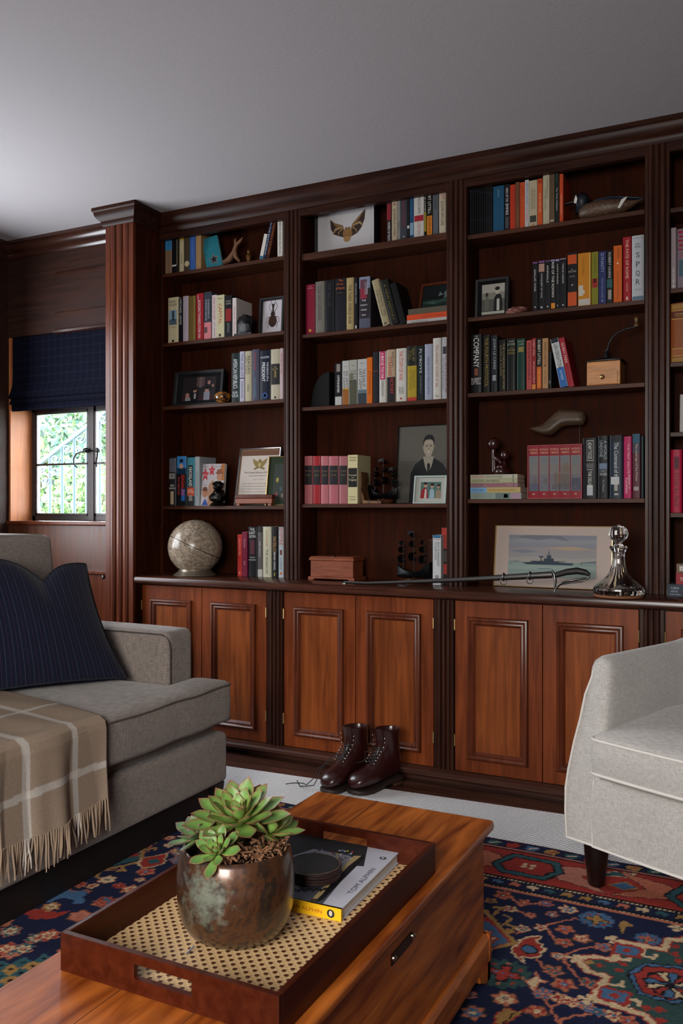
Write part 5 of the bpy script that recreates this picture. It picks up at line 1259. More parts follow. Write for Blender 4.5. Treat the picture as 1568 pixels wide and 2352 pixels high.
# wooden chest on counter, second bay
y = 3.405; x0, x1 = X(709, y), X(812, y); z = HC; h_ = (1330 - 1275) / mY(760, y); w_ = x1 - x0
A = thing('small_wooden_chest', 'small reddish cedar keepsake chest with brass catch on the counter', 'box', ((x0 + x1) / 2, y, z))
m = MB(); m.box(-w_ / 2 + .006, w_ / 2 - .006, .006, .11, .016, h_ - .018); m.build('body', W_BOX, A, bevel=.002)
m = MB(); m.box(-w_ / 2, w_ / 2, 0, .116, h_ - .0178, h_ - .006); m.box(-w_ / 2 + .004, w_ / 2 - .004, .004, .112, h_ - .006, h_); m.build('lid', W_BOX, A, bevel=.003)
m = MB(); m.prism([(-w_ / 2 - .003, .0005), (-w_ / 2 + .022, .0005), (-w_ / 2 + .028, .008), (w_ / 2 - .028, .008), (w_ / 2 - .022, .0005), (w_ / 2 + .003, .0005), (w_ / 2 + .003, .0158), (-w_ / 2 - .003, .0158)], -.002, .118, lambda u, v, t: (u, t, v)); m.build('plinth', W_BOX, A, bevel=.0015)
m = MB(); m.lathe([(.009, 0), (.009, .003), (.004, .006), (0, .0065)], (.01, .01, h_), 12); m.build('catch', plain('#3a2010', .4, .3), A, smooth=50)

# ---------------- duck decoy
y = 3.475; z = Zs(2, 1); A = thing('duck_decoy', 'painted wooden duck decoy with speckled body and dark head', 'ornament', (X(1390, y), y, z + .0005))
m_ = mY(1390, y)
DK, t_, b_ = newmat('duck_speckle'); N = t_.nodes.new; L = t_.links.new
tcx = N('ShaderNodeTexCoord'); vo = N('ShaderNodeTexVoronoi'); vo.inputs['Scale'].default_value = 170; L(tcx.outputs['Object'], vo.inputs['Vector'])
cr = N('ShaderNodeValToRGB'); cr.color_ramp.elements[0].position = .3; cr.color_ramp.elements[0].color = (.02, .012, .008, 1); cr.color_ramp.elements[1].position = .5; cr.color_ramp.elements[1].color = (.09, .045, .024, 1); L(vo.outputs['Distance'], cr.inputs[0]); L(cr.outputs[0], b_.inputs['Base Color']); b_.inputs['Roughness'].default_value = .5


def loft(mb, secs, n=20, m=None, mirror=None):
    """secs: (x, zc, half width y, half height z)"""
    rs = []
    for x_, zc, hy, hz in secs:
        rs.append([(x_, hy * math.cos(2 * math.pi * j / n), zc + hz * math.sin(2 * math.pi * j / n)) for j in range(n)])
    mb.rings(rs, m)


m = MB(); loft(m, [(-.105, .030, .004, .006), (-.095, .034, .022, .022), (-.07, .036, .036, .032), (-.03, .038, .043, .036), (.02, .038, .042, .036), (.06, .037, .034, .030), (.09, .040, .022, .018), (.115, .046, .012, .008), (.14, .052, .006, .003)])
m.v = [(a, b, max(c_, .0005)) for a, b, c_ in m.v]; m.build('body', DK, A, smooth=70)
m = MB(); loft(m, [(-.055, .070, .004, .002), (-.03, .072, .022, .004), (.02, .0745, .026, .0055), (.07, .067, .020, .005), (.12, .059, .012, .004), (.15, .056, .004, .0015)])
m.build('wing', plain('#1a2c3c', .35), A, smooth=60)
m = MB(); m.prism([(.052, .022), (.066, .052), (.088, .060), (.078, .045), (.060, .020)], -.040, -.030, lambda u, v, t: (u, t, v)); m.build('white_patch', plain('#b8b4ae', .5), A)
m = MB()
rs = []
for (cx2, zc, rr, rz) in ((-.088, .035, .026, .012), (-.09, .052, .022, .012), (-.092, .066, .021, .012), (-.093, .080, .025, .012), (-.093, .094, .025, .012), (-.091, .106, .019, .010), (-.089, .113, .008, .006)):
    rs.append([(cx2 + rr * 1.15 * math.cos(2 * math.pi * j / 18), rr * .8 * math.sin(2 * math.pi * j / 18), zc) for j in range(18)])
m.rings(rs); m.build('head', plain('#10161f', .3), A, smooth=60)
m = MB(); loft(m, [(-.165, .078, .008, .002), (-.15, .080, .010, .004), (-.13, .084, .008, .007), (-.112, .088, .010, .010)], 12); m.build('bill', plain('#15120e', .4), A, smooth=60)
m = MB(); m.add([(-.118, -.0165, .074), (-.108, -.0205, .070), (-.104, -.0215, .088), (-.110, -.0200, .104), (-.117, -.0165, .090)], [(0, 1, 2, 3, 4)]); m.build('cheek_patch', plain('#c4beb6', .5), A)
# pink rock
y = 3.452; z = Zs(2, 2); m = MB(); blob(m, (0, 0, .012), (.040, .022, .016), 12, 11, .35); m.v = [(a + X(1184, y), b + y, max(c_, .0005) + z) for a, b, c_ in m.v]
RK = plain('#7a4a40', .6, bump=1, bscale=60)
tag(m.build('rose_rock', RK, smooth=30), 'small flat pinkish brown rock beside the old snapshot', 'rock')
# ---------------- coffee grinder
y = 3.436; z = Zs(2, 3); x0, x1 = X(1347, y), X(1424, y); w_ = x1 - x0; h_ = (878 - 823) / mY(1385, y)
A = thing('coffee_grinder', 'antique wooden coffee grinder with drawer and black iron crank', 'coffee grinder', (x0, y, z + .0005))
m = MB(); m.box(0, w_, .0, w_ * .98, 0, h_); m.build('case', W_MILL, A, bevel=.003)
m = MB(); m.box(.006, w_ - .010, -.004, -.0002, .004, h_ * .56); dr = m.build('drawer', W_MILL, A, bevel=.0015)
m = MB(); m.lathe([(0, 0), (.004, 0), (.004, .005), (.009, .009), (.0095, .013), (.006, .017), (0, .018)], (0, 0, 0), 16); m.v = [(a + w_ * .48, -.004 - c_, b + h_ * .32) for a, b, c_ in m.v]; m.build('knob', BRASS, dr, smooth=50)
m = MB(); rs = []
for k, (s, zz) in enumerate(((.575, h_ + .0003), (.58, h_ + .004), (.50, h_ + .008), (.36, h_ + .014), (.22, h_ + .018), (.12, h_ + .021))):
    n = 24; ring = []
    for j in range(n):
        a = 2 * math.pi * j / n; p = 6 if k < 2 else 3
        cxx, sx = math.cos(a), math.sin(a); q_ = (abs(cxx) ** p + abs(sx) ** p) ** (-1 / p)
        ring.append((w_ / 2 + w_ * s * q_ * cxx, w_ * .49 + w_ * s * q_ * sx, zz))
    rs.append(ring)
m.rings(rs); m.lathe([(.012, h_ + .018), (.012, h_ + .03), (.008, h_ + .04), (.005, h_ + .052), (.007, h_ + .056), (0, h_ + .058)], (w_ / 2, w_ * .49, 0), 14)
m.build('hopper', IRON, A, smooth=40)
m = MB(); cx0 = Vector((w_ * .58, w_ * .3, h_ + .045))
def Q(px, py): p = onY(px, py, y + .03); return Vector((p.x - x0, .03, p.z - z))
m.tube([cx0, Q(1398, 790), Q(1404, 778), Q(1416, 765), Q(1436, 756), Q(1456, 752), Q(1462, 748)], [.004, .0042, .005, .0045, .0042, .004, .0035], 8); m.build('crank', IRON, A, smooth=50)
m = MB(); kp = Q(1462, 748); m.lathe([(.004, -.006), (.010, -.004), (.011, .004), (.007, .012), (.009, .022), (.010, .03), (.006, .036), (0, .037)], kp, 14); m.build('crank_knob', plain('#4a3414', .4, .3), A, smooth=50)
# ---------------- carved heads on the paperbacks
y = 3.475; A = thing('carved_wood_sculpture', 'dark red carved wooden embracing figures standing on the stacked paperbacks', 'sculpture', (X(1148, y), y, OB_TOP))
RW = plain('#2c0e0a', .28, 0, coat=.25); m = MB()
m.lathe([(.030, .0004), (.036, .006), (.034, .02), (.022, .03), (.012, .034)], (.008, 0, 0), 24, fn=lambda a, z: 1 + .05 * math.sin(3 * a))
def ball(c, r): blob(m, c, r, 12, 1, 0)
m.tube([(-.022, 0, .012), (-.024, 0, .05), (-.028, 0, .085), (-.028, 0, .105)], [.015, .013, .009, .009], 14)
ball((-.028, 0, .128), (.026, .024, .027)); m.tube([(.020, 0, .01), (.016, 0, .04), (.018, 0, .058)], [.018, .012, .008], 14); ball((.020, 0, .080), (.019, .018, .022))
m.tube([(-.020, -.010, .072), (-.004, -.018, .062), (.010, -.018, .046)], [.008, .009, .007], 10); ball((-.012, -.008, .066), (.012, .012, .012)); ball((.006, -.008, .030), (.02, .016, .014))
m.build('figures', RW, A, smooth=80)
# ---------------- shoe last on a rod behind the slipcase
y = 3.52; z = Zs(2, 4) + (1146 - 1022) / mY(1273, 3.447) + .0008; A = thing('wooden_shoe_last', 'worn brown wooden shoe last raised on a thin metal stand', 'shoe last', (X(1330, y), y, z))
LS = wood('worn_last_wood', (.035, .019, .009), (.085, .048, .022), 'X', rough=.45)
m_ = mY(1280, y)
def S(px, py): p = onY(px, py, y); return (p.x - X(1330, y), p.z - z)
top = [(1216, 983), (1228, 980), (1245, 975), (1260, 962), (1272, 950), (1284, 940), (1300, 940), (1322, 941), (1338, 942), (1345, 955)]
bot = [(1216, 985), (1230, 992), (1248, 999), (1266, 1001), (1276, 994), (1290, 982), (1304, 978), (1322, 977), (1338, 977), (1345, 965)]
wd = [.004, .018, .028, .032, .030, .026, .024, .026, .026, .012]
m = MB(); rs = []
for (a, b), (c_, d_), ww in zip(top, bot, wd):
    p, q_ = Vector(S(a, b)), Vector(S(c_, d_)); mid = (p + q_) / 2; hv = (p - q_) / 2; ring = []
    for j in range(20):
        t = 2 * math.pi * j / 20
        ring.append((mid.x + hv.x * math.sin(t), ww * math.cos(t) * (1 if math.sin(t) < 0 else .8), mid.y + hv.y * math.sin(t)))
    rs.append(ring)
m.rings(rs); m.build('last', LS, A, smooth=70)
m = MB(); sx, sz = S(1331, 985); m.tube([(sx, 0, .004), (sx, 0, sz + .012)], .0016, 8); m.build('rod', IRON, A, smooth=60)
box_obj('stand_base', sx - .05, sx + .03, -.0, .05, .0004, .005, IRON, A)
# ---------------- decanter on coaster
y = 3.27; cx_ = X(1420, y); z = HC; m_ = mY(1420, y); rB = 57 / m_
m = MB(); m.lathe([(rB * .95, .0004), (rB * .97, .003), (rB * .97, .008), (rB * .9, .010), (0, .010)], (cx_, y, z), 48)
tag(m.build('cork_coaster', plain('#7a4c2c', .8, bump=.5), smooth=35), 'round cork coaster under the crystal decanter', 'coaster')
CRY = glassmat('lead_crystal', (1, 1, 1), 1.42)
def zd(py): return (1350 - py) / m_ + .010
A = thing('crystal_decanter', 'cut crystal ship decanter with round stopper at the counter right', 'decanter', (cx_, y, z + .0104))
pf = [(rB * .55, 0), (rB * .97, .001), (rB * 1.0, .012), (rB * .96, .022), (rB * .80, .036), (rB * .55, .055), (rB * .36, .078), (rB * .26, .105), (rB * .235, .135), (rB * .25, .152), (rB * .33, .165), (rB * .36, .170), (rB * .33, .174)]
inn = [(rB * .20, .172), (rB * .17, .150), (rB * .16, .130), (rB * .18, .105), (rB * .28, .080), (rB * .46, .058), (rB * .70, .039), (rB * .86, .024), (rB * .88, .014), (rB * .55, .009), (0, .009)]
def cut(a, z_): return 1 + (.030 * (abs(math.sin(12 * a)) - .5) if z_ < .16 else 0)
m = MB(); n = 96; rs = []
for r_, z_ in pf: rs.append([(r_ * cut(2 * math.pi * j / n, z_) * math.cos(2 * math.pi * j / n), r_ * cut(2 * math.pi * j / n, z_) * math.sin(2 * math.pi * j / n), z_ + .0003) for j in range(n)])
for r_, z_ in inn: rs.append([(max(r_, .0005) * math.cos(2 * math.pi * j / n), max(r_, .0005) * math.sin(2 * math.pi * j / n), z_ + .0003) for j in range(n)])
m.rings(rs); m.build('body', CRY, A, smooth=25)
m = MB(); n = 32; rs = []
for r_, z_ in [(rB * .15, .150), (rB * .19, .176), (rB * .14, .182), (rB * .16, .190), (rB * .29, .200), (rB * .36, .216), (rB * .35, .232), (rB * .24, .246), (rB * .08, .252)]:
    rs.append([(r_ * (1 + .05 * abs(math.sin(8 * 2 * math.pi * j / n))) * math.cos(2 * math.pi * j / n), r_ * (1 + .05 * abs(math.sin(8 * 2 * math.pi * j / n))) * math.sin(2 * math.pi * j / n), z_) for j in range(n)])
m.rings(rs); m.build('stopper', CRY, A, smooth=20)
# ---------------- sword and scabbard
y = 3.285
def SP(px, py, dy=0): return onY(px, py, y + dy)
a = SP(789, 1341); b = SP(1268, 1320)
A = thing('cavalry_sword', 'long steel cavalry sword in its scabbard lying along the counter', 'sword', a)
ia = Matrix.Translation(-a)
def fin(o): o.matrix_parent_inverse = ia; return o
m = MB(); n = 12; rs = []
for k in range(9):
    t = k / 8; p = a.lerp(b, t) + Vector((0, 0, -.004 * math.sin(math.pi * t))); p.z = max(p.z, HC + .0085)
    hw, hh = .0055 + .0075 * t, .0045 + .004 * t
    rs.append([(p.x, p.y + hh * math.cos(2 * math.pi * j / n), p.z + hw * math.sin(2 * math.pi * j / n)) for j in range(n)])
m.rings(rs); m.tube([a + Vector((-.004, 0, 0)), a + Vector((.012, 0, 0))], [.005, .008], 8)
fin(m.build('scabbard', STEEL, A, smooth=50))
for px in (1166, 1222):
    m = MB(); t = (px - 789) / (1268 - 789); p = a.lerp(b, t)
    ang = [2 * math.pi * k / 16 for k in range(17)]
    m.tube([p + Vector((.0, .012 * math.cos(q_), .0145 * math.sin(q_))) for q_ in ang], .003, 6)
    m.tube([p + Vector((.012 * math.cos(q_), -.006, -.018 + .013 * math.sin(q_))) for q_ in ang], .0016, 6)
    fin(m.build('hanging_ring', STEEL, A, smooth=60))
m = MB(); m.tube([SP(1276, 1321), SP(1300, 1314), SP(1325, 1311), SP(1345, 1315), SP(1354, 1321)], [.010, .012, .013, .011, .006], 12); fin(m.build('grip', plain('#141212', .5, bump=.6, bscale=200), A, smooth=60))
m = MB()
for dy_, pts in ((0, [(1354, 1321), (1350, 1330), (1335, 1336), (1310, 1338), (1288, 1342), (1277, 1350), (1273, 1362)]), (-.02, [(1345, 1328), (1320, 1332), (1298, 1335), (1284, 1342), (1275, 1354)]), (.02, [(1345, 1328), (1315, 1334), (1290, 1340), (1278, 1348)])):
    q = [SP(px, py, dy_ * math.sin(math.pi * i / (len(pts) - 1))) for i, (px, py) in enumerate(pts)]
    for p in q: p.z = max(p.z, HC + .004)
    m.tube(q, [.0035] * len(q), 7)
m.tube([SP(1266, 1309), SP(1272, 1318), SP(1275, 1335), SP(1273, 1350)], [.003, .006, .006, .004], 8)
fin(m.build('guard', STEEL, A, smooth=60))
# ------------------------------------------------------------------ soft furnishing helpers
def ticks(h, r, n):
    a = [-h, -h + r * .12, -h + r * .35, -h + r * .65, -h + r]
    mid = [(-h + r) + (2 * (h - r)) * k / n for k in range(1, n)]
    return a + mid + [-v for v in reversed(a)]


def softbox(mb, lo, hi, r=.02, n=8, puff=(0, 0), m=None, fn=None):
    """box with rounded edges; puff = (top bulge, front/side bulge)"""
    c = [(a + b) / 2 for a, b in zip(lo, hi)]; h = [(b - a) / 2 for a, b in zip(lo, hi)]
    T = [ticks(x, min(r, x * .98), n) for x in h]; idx = {}; vs = []; fs = []

    def vert(i, j, k):
        if (i, j, k) in idx: return idx[(i, j, k)]
        q = (T[0][i], T[1][j], T[2][k])
        inn = [max(-(a - r), min(a - r, b)) if a > r else 0 for a, b in zip(h, q)]
        d = Vector([a - b for a, b in zip(q, inn)])
        if d.length > 1e-9: d = d.normalized() * min(r, *h)
        p = Vector(inn) + d
        u = [p[t] / h[t] for t in range(3)]
        if puff[0]: p.z += math.copysign(puff[0], u[2]) * (1 - u[0] ** 4) * (1 - u[1] ** 4) * abs(u[2])
        if puff[1]:
            p.x += math.copysign(puff[1], u[0]) * (1 - u[1] ** 4) * (1 - u[2] ** 2) * abs(u[0])
            p.y += math.copysign(puff[1], u[1]) * (1 - u[0] ** 4) * (1 - u[2] ** 2) * abs(u[1])
        p = p + Vector(c)
        if fn: p = Vector(fn(p))
        idx[(i, j, k)] = len(vs); vs.append(tuple(p)); return len(vs) - 1
    L_ = [len(t) - 1 for t in T]
    for ax in range(3):
        a, b = [t for t in range(3) if t != ax]
        for side in (0, L_[ax]):
            for i in range(L_[a]):
                for j in range(L_[b]):
                    q = []
                    for di, dj in ((0, 0), (1, 0), (1, 1), (0, 1)):
                        k = [0, 0, 0]; k[ax] = side; k[a] = i + di; k[b] = j + dj; q.append(vert(*k))
                    flip = (side == 0) != (ax == 1)
                    fs.append(tuple(reversed(q)) if flip else tuple(q))
    return mb.add(vs, fs, m)


def rel(o, p):
    o.matrix_parent_inverse = Matrix.Translation(-Vector(p)); return o


# ------------------------------------------------------------------ sofa
SF = weave('taupe_linen_weave', (.165, .135, .118), (.30, .25, .220), 480, bump=.35)
sx, fy_, ay = -1.763, 2.603, 2.449
sp = (-2.2, 1.6, 0)
so_ = thing('sofa', 'taupe grey linen sofa with loose cushions at the left edge', 'sofa', sp)
m = MB(); softbox(m, (-2.74, .62, .115), (sx - .004, fy_, .296), .022); rel(m.build('base', SF, so_, smooth=60), sp)
m = MB(); softbox(m, (-2.70, .64, .29), (sx - .045, fy_ - .03, .336), .01); rel(m.build('deck', SF, so_, smooth=60), sp)
rel(box_obj('plinth', -2.70, sx - .030, .66, fy_ - .006, .018, .1145, plain('#0a0606', .6), so_), sp)
for (a, b) in ((sx - .075, fy_ - .075), (sx - .075, .7), (-2.68, fy_ - .075), (-2.68, .7)):
    rel(MB().hexa([(a + .008, b + .008, .0165), (a + .052, b + .008, .0165), (a + .052, b + .052, .0165), (a + .008, b + .052, .0165), (a, b, .116), (a + .062, b, .116), (a + .062, b + .062, .116), (a, b + .062, .116)]).build('leg', plain('#0c0706', .4), so_), sp)


# one piece T-shaped cushion: rounded outline lofted through inset levels
def outline(off):
    x0, x1 = -2.46 + off, sx + .010 - off
    ya, yb_, yc = 1.605 + off, 2.440 - off, fy_ + .002 - off
    xe = -1.915 + off
    pts = []
    def corner(cx_, cy_, r, a0, a1, n=5):
        for k in range(n + 1):
            a = R(a0 + (a1 - a0) * k / n); pts.append((cx_ + r * math.cos(a), cy_ + r * math.sin(a)))
    r = .022
    corner(x1 - r, ya + r, r, -90, 0)
    for k in range(1, 20): pts.append((x1 + .004 * math.sin(math.pi * k / 20) + .0012 * math.sin(k * 1.7), ya + (yc - ya) * k / 20))
    corner(x1 - r, yc - r, r, 0, 90); corner(xe + r, yc - r, r, 90, 180)
    pts.append((xe, yb_)); corner(x0 + r, yb_ - r, r, 90, 180); corner(x0 + r, ya + r, r, 180, 270)
    return pts


lv = [(.03, .334), (.012, .335), (.003, .340), (0, .350), (-.002, .40), (0, .462), (.003, .472), (.010, .478), (.03, .484), (.055, .488)]
m = MB(); rs = [[(a, b, z + (.0022 * math.sin(b * 23) if 8 > i > 4 else 0)) for a, b in outline(off)] for i, (off, z) in enumerate(lv)]
m.rings(rs); sc1 = rel(m.build('seat_cushion', SF, so_, smooth=60), sp)
m = MB()
for zz, o_ in ((.4665, -.0018), (.342, -.0005)):
    q = [(a, b, zz + .0022 * math.sin(b * 23)) for a, b in outline(o_)]; m.tube(q + [q[0]], .0028, 6)
m.build('piping', plain((.085, .068, .058), .9), sc1, smooth=60)
m = MB(); softbox(m, (-2.46, .76, .334), (sx + .010, 1.600, .480), .022, 10, (.01, .004)); rel(m.build('seat_cushion', SF, so_, smooth=60), sp)
m = MB()
def armfn(p):
    return (p.x, p.y, p.z - (.012 if p.x > -2.0 and p.z > .6 else 0) * (p.x + 2.0) / .08)
softbox(m, (-2.66, ay, .10), (-1.921, fy_, .660), .026, 10, (.004, .002)); arm = rel(m.build('arm', SF, so_, smooth=60), sp)
m = MB()
yy = ay + .014
q = [(-1.9195, yy, .30), (-1.9195, yy, .60), (-1.9225, yy - .002, .625), (-1.932, yy - .006, .642), (-1.95, yy - .012, .651)] + [(-1.95 - .1 * k, yy - .013, .6515) for k in range(1, 7)]
m.tube(q, .0028, 6); m.build('piping', plain((.06, .048, .042), .9), arm, smooth=60)
m = MB(); softbox(m, (-2.66, .62, .10), (-1.921, .755, .660), .026); rel(m.build('arm', SF, so_, smooth=60), sp)
m = MB(); softbox(m, (-2.82, .62, .10), (-2.68, fy_, .80), .03); rel(m.build('backrest', SF, so_, smooth=60), sp)
for (y0, y1) in ((1.62, 2.455), (.77, 1.60)):
    def bf(p, y0=y0, y1=y1):
        t = (p.z - .48) / .52
        return (p.x - .03 * t, p.y + (.012 * (1 - t) if p.y > (y0 + y1) / 2 else 0) - .012, p.z)
    m = MB(); softbox(m, (-2.66, y0, .482), (-2.43, y1, 1.0), .028, 10, (.008, .02), fn=bf); bc_ = rel(m.build('back_cushion', SF, so_, smooth=60), sp)
    m = MB(); q = []
    for a, b in ((y1 - .006, .50), (y1 - .004, .62), (y1 - .010, .80), (y1 - .018, .96), (y1 - .030, .985), (y1 - .055, 1.0), (y1 - .3, 1.004), (y0 + .05, 1.0)): q.append((-2.443 - .03 * (b - .48) / .52, a - .006, b))
    m.tube(q, .004, 6); m.build('piping', plain((.30, .27, .24), .9), bc_, smooth=60)  # pale edge cord; the window's rim light is put into its colour

# ------------------------------------------------------------------ navy pinstripe pillow
PIN, t_, b_ = newmat('navy_pinstripe_wool'); N = t_.nodes.new; L = t_.links.new
at = N('ShaderNodeAttribute'); at.attribute_name = 'su'; at.attribute_type = 'GEOMETRY'
def mth(op, a, b=None):
    n = N('ShaderNodeMath'); n.operation = op
    if isinstance(a, (int, float)): n.inputs[0].default_value = a
    else: L(a, n.inputs[0])
    if b is not None:
        if isinstance(b, (int, float)): n.inputs[1].default_value = b
        else: L(b, n.inputs[1])
    return n.outputs[0]
fr = mth('FRACT', mth('MULTIPLY', at.outputs['Fac'], 34.0)); near = mth('ABSOLUTE', mth('SUBTRACT', fr, .5)); on = mth('LESS_THAN', near, .05)
fr2 = mth('FRACT', mth('MULTIPLY', at.outputs['Fac'], 17.0)); alt = mth('LESS_THAN', fr2, .5)
cA = N('ShaderNodeMix'); cA.data_type = 'RGBA'; L(alt, cA.inputs[0]); cA.inputs[6].default_value = (.045, .040, .060, 1); cA.inputs[7].default_value = (.038, .014, .026, 1)
tcx = N('ShaderNodeTexCoord'); no = N('ShaderNodeTexNoise'); no.inputs['Scale'].default_value = 260; L(tcx.outputs['Object'], no.inputs['Vector'])
cB = N('ShaderNodeMix'); cB.data_type = 'RGBA'; L(no.outputs[0], cB.inputs[0]); cB.inputs[6].default_value = (.0022, .0034, .0105, 1); cB.inputs[7].default_value = (.0065, .0095, .026, 1)
cM = N('ShaderNodeMix'); cM.data_type = 'RGBA'; L(on, cM.inputs[0]); L(cB.outputs[2], cM.inputs[6]); L(cA.outputs[2], cM.inputs[7]); L(cM.outputs[2], b_.inputs['Base Color'])
b_.inputs['Roughness'].default_value = .9; b_.inputs['Sheen Weight'].default_value = .1; b_.inputs['Specular IOR Level'].default_value = .15
bu = N('ShaderNodeBump'); bu.inputs['Strength'].default_value = .4; bu.inputs['Distance'].default_value = .001; L(no.outputs[0], bu.inputs['Height']); L(bu.outputs[0], b_.inputs['Normal'])
BRc, TRc, BLc, TLc = Vector((-2.045, 2.375, .500)), Vector((-2.245, 2.385, .900)), Vector((-2.31, 1.955, .500)), Vector((-2.43, 1.965, .935))
nrm = (BLc - BRc).cross(TRc - BRc).normalized()
if nrm.y > 0: nrm = -nrm
nU, nV = 60, 44; vs = []; su = []
def pil(u, v, side):
    # u 0 at the right edge .. 1 left; v 0 bottom .. 1 top
    pinch = 1 - .035 * math.sin(math.pi * u) * (1 if v < .5 else 0)
    p = BRc.lerp(BLc, u).lerp(TRc.lerp(TLc, u), v)
    edge_u = .045 * math.sin(math.pi * v); ud = (BLc - BRc)
    p = p + ud * ((.5 - u) * 2 * edge_u * .9)
    chop = .085 * math.exp(-abs((u - .40) / .15) ** 1.15) * v ** 3
    p = p - (TRc - BRc).normalized() * chop
    th = .085 * (math.sin(math.pi * min(max(u, 0), 1)) ** .45) * (math.sin(math.pi * min(max(v * .94 + .04, 0), 1)) ** .5)
    if v > .5: th *= 1 - .65 * math.exp(-((u - .40) / .10) ** 2) * ((v - .5) * 2) ** 1.5
    th = max(th, .002)
    return p + nrm * (th * (1 if side else -.75)) + Vector((0, 0, .006 * math.sin(math.pi * u)))
m = MB()
for side in (1, 0):
    g = [pil(i / nU, j / nV, side) for i in range(nU + 1) for j in range(nV + 1)]
    su += [i / nU for i in range(nU + 1) for j in range(nV + 1)]
    f = []
    for i in range(nU):
        for j in range(nV):
            a = i * (nV + 1) + j; q = (a, a + 1, a + nV + 2, a + nV + 1); f.append(q if side else tuple(reversed(q)))
    m.add(g, f)
zmin = min(p[2] for p in m.v)
pr_ = thing('throw_pillow', 'navy pinstripe pillow leaning in the sofa corner', 'pillow', BRc)
cv = m.build('cover', PIN, pr_, smooth=180); rel(cv, BRc)
a_ = cv.data.attributes.new('su', 'FLOAT', 'POINT'); a_.data.foreach_set('value', su)
m = MB(); q = [pil(k / 30, 0, 1) for k in range(31)] + [pil(1, k / 20, 1) for k in range(1, 21)] + [pil(1 - k / 40, 1, 1) for k in range(1, 41)] + [pil(0, 1 - k / 20, 1) for k in range(1, 21)]
m.tube(q, .0036, 6); rel(m.build('piping', plain('#0a0c18', .85), pr_, smooth=60), BRc)

# ------------------------------------------------------------------ throw blanket
THM = attr_mat('beige_wool_plaid', rough=.95, bump=.6, bscale=420, noise=.10, nscale=300)
prof = []                          # (x, z, path length from the hem)
top_z = .4965
pts = [(sx + .030, .245), (sx + .026, .30), (sx + .022, .36), (sx + .023, .42), (sx + .023, .46), (sx + .017, .484), (sx - .004, .497), (sx - .04, top_z), (sx - .15, top_z + .004), (sx - .30, top_z + .007), (sx - .46, top_z + .006), (sx - .60, top_z + .004)]
s_ = 0; dense = []
for a, b in zip(pts, pts[1:]):
    L0 = math.hypot(b[0] - a[0], b[1] - a[1]); k_ = max(2, int(L0 / .004))
    for i in range(k_): dense.append((a[0] + (b[0] - a[0]) * i / k_, a[1] + (b[1] - a[1]) * i / k_, s_ + L0 * i / k_))
    s_ += L0
nY = 110; base_c = np.array(lin('#8f7d6c')); st_c = np.array(lin('#aea69e'))
vs = []; cols = []; fs = []
def thr(i, j, off=0):
    x_, z_, s = dense[i]; t = j / nY
    yl, yr = 1.545, 1.935 + .20 * max(0, sx - x_) - .02 * max(0, .3 - s)
    yv = yl + (yr - yl) * t
    drop = max(0, 1 - s / .26)
    fold = (.004 + .012 * drop) * math.sin(yv * 26 + .8) + .005 * drop * math.sin(yv * 61 + 1)
    hang = -.020 * drop * math.sin((1 - t) * 2.2) + .012 * drop
    return (x_ + max(fold, -.004) + off * (1 if s < .25 else .2), yv, z_ + (hang if s < .24 else 0) + (off if s > .24 else 0) + .0015 * math.sin(yv * 40) * (s > .3))
for i in range(len(dense)):
    for j in range(nY + 1):
        p = thr(i, j); vs.append(p)
        yv = 1.545 + .385 * j / nY; s = dense[i][2]
        on_ = 0
        for c_ in (1.636, 1.814): on_ += abs(yv - c_) < .0105
        for c_ in (.105, .47): on_ += abs(s - c_ - .01 * math.sin(j / nY * 3)) < .0105
        cols.append(base_c if not on_ else (st_c if on_ == 1 else st_c * 1.22))
for i in range(len(dense) - 1):
    for j in range(nY):
        a = i * (nY + 1) + j; fs.append((a, a + 1, a + nY + 2, a + nY + 1))
tr_ = thing('throw_blanket', 'beige windowpane check wool throw with fringe over the sofa seat', 'blanket', (sx, 1.74, .49))
m = MB(); m.add(vs, fs); o = m.build('cloth', THM, tr_, smooth=180); rel(o, (sx, 1.74, .49))
ca = o.data.color_attributes.new('Col', 'FLOAT_COLOR', 'POINT'); ca.data.foreach_set('color', np.hstack([np.array(cols), np.ones((len(cols), 1))]).ravel())
sd = o.modifiers.new('thickness', 'SOLIDIFY'); sd.thickness = .005; sd.offset = -1
rg = random.Random(9); FRM = plain('#8f7b68', .95, name='fringe_wool', spec=.1); FRW = plain('#b8aea4', .95, name='fringe_pale', spec=.1)
for k in range(64):
    t = (k + .5) / 64; p = Vector(thr(0, int(t * nY))) + Vector((.001, 0, .004)); L0 = rg.uniform(.078, .098); dx = rg.uniform(-.008, .012); dy = rg.uniform(-.009, .009)
    q = [p, p + Vector((dx * .3, dy * .2, -L0 * .3)), p + Vector((dx * .8, dy * .8 + .003 * math.sin(k), -L0 * .65)), p + Vector((dx, dy * 1.3, -L0))]
    yv = 1.545 + .385 * t; pale = min(abs(yv - 1.636), abs(yv - 1.814)) < .011
    m = MB(); m.tube(q, [.0026, .0029, .0027, .0016], 6); rel(m.build('fringe_tassel', FRW if pale else FRM, tr_, smooth=60), (sx, 1.74, .49))

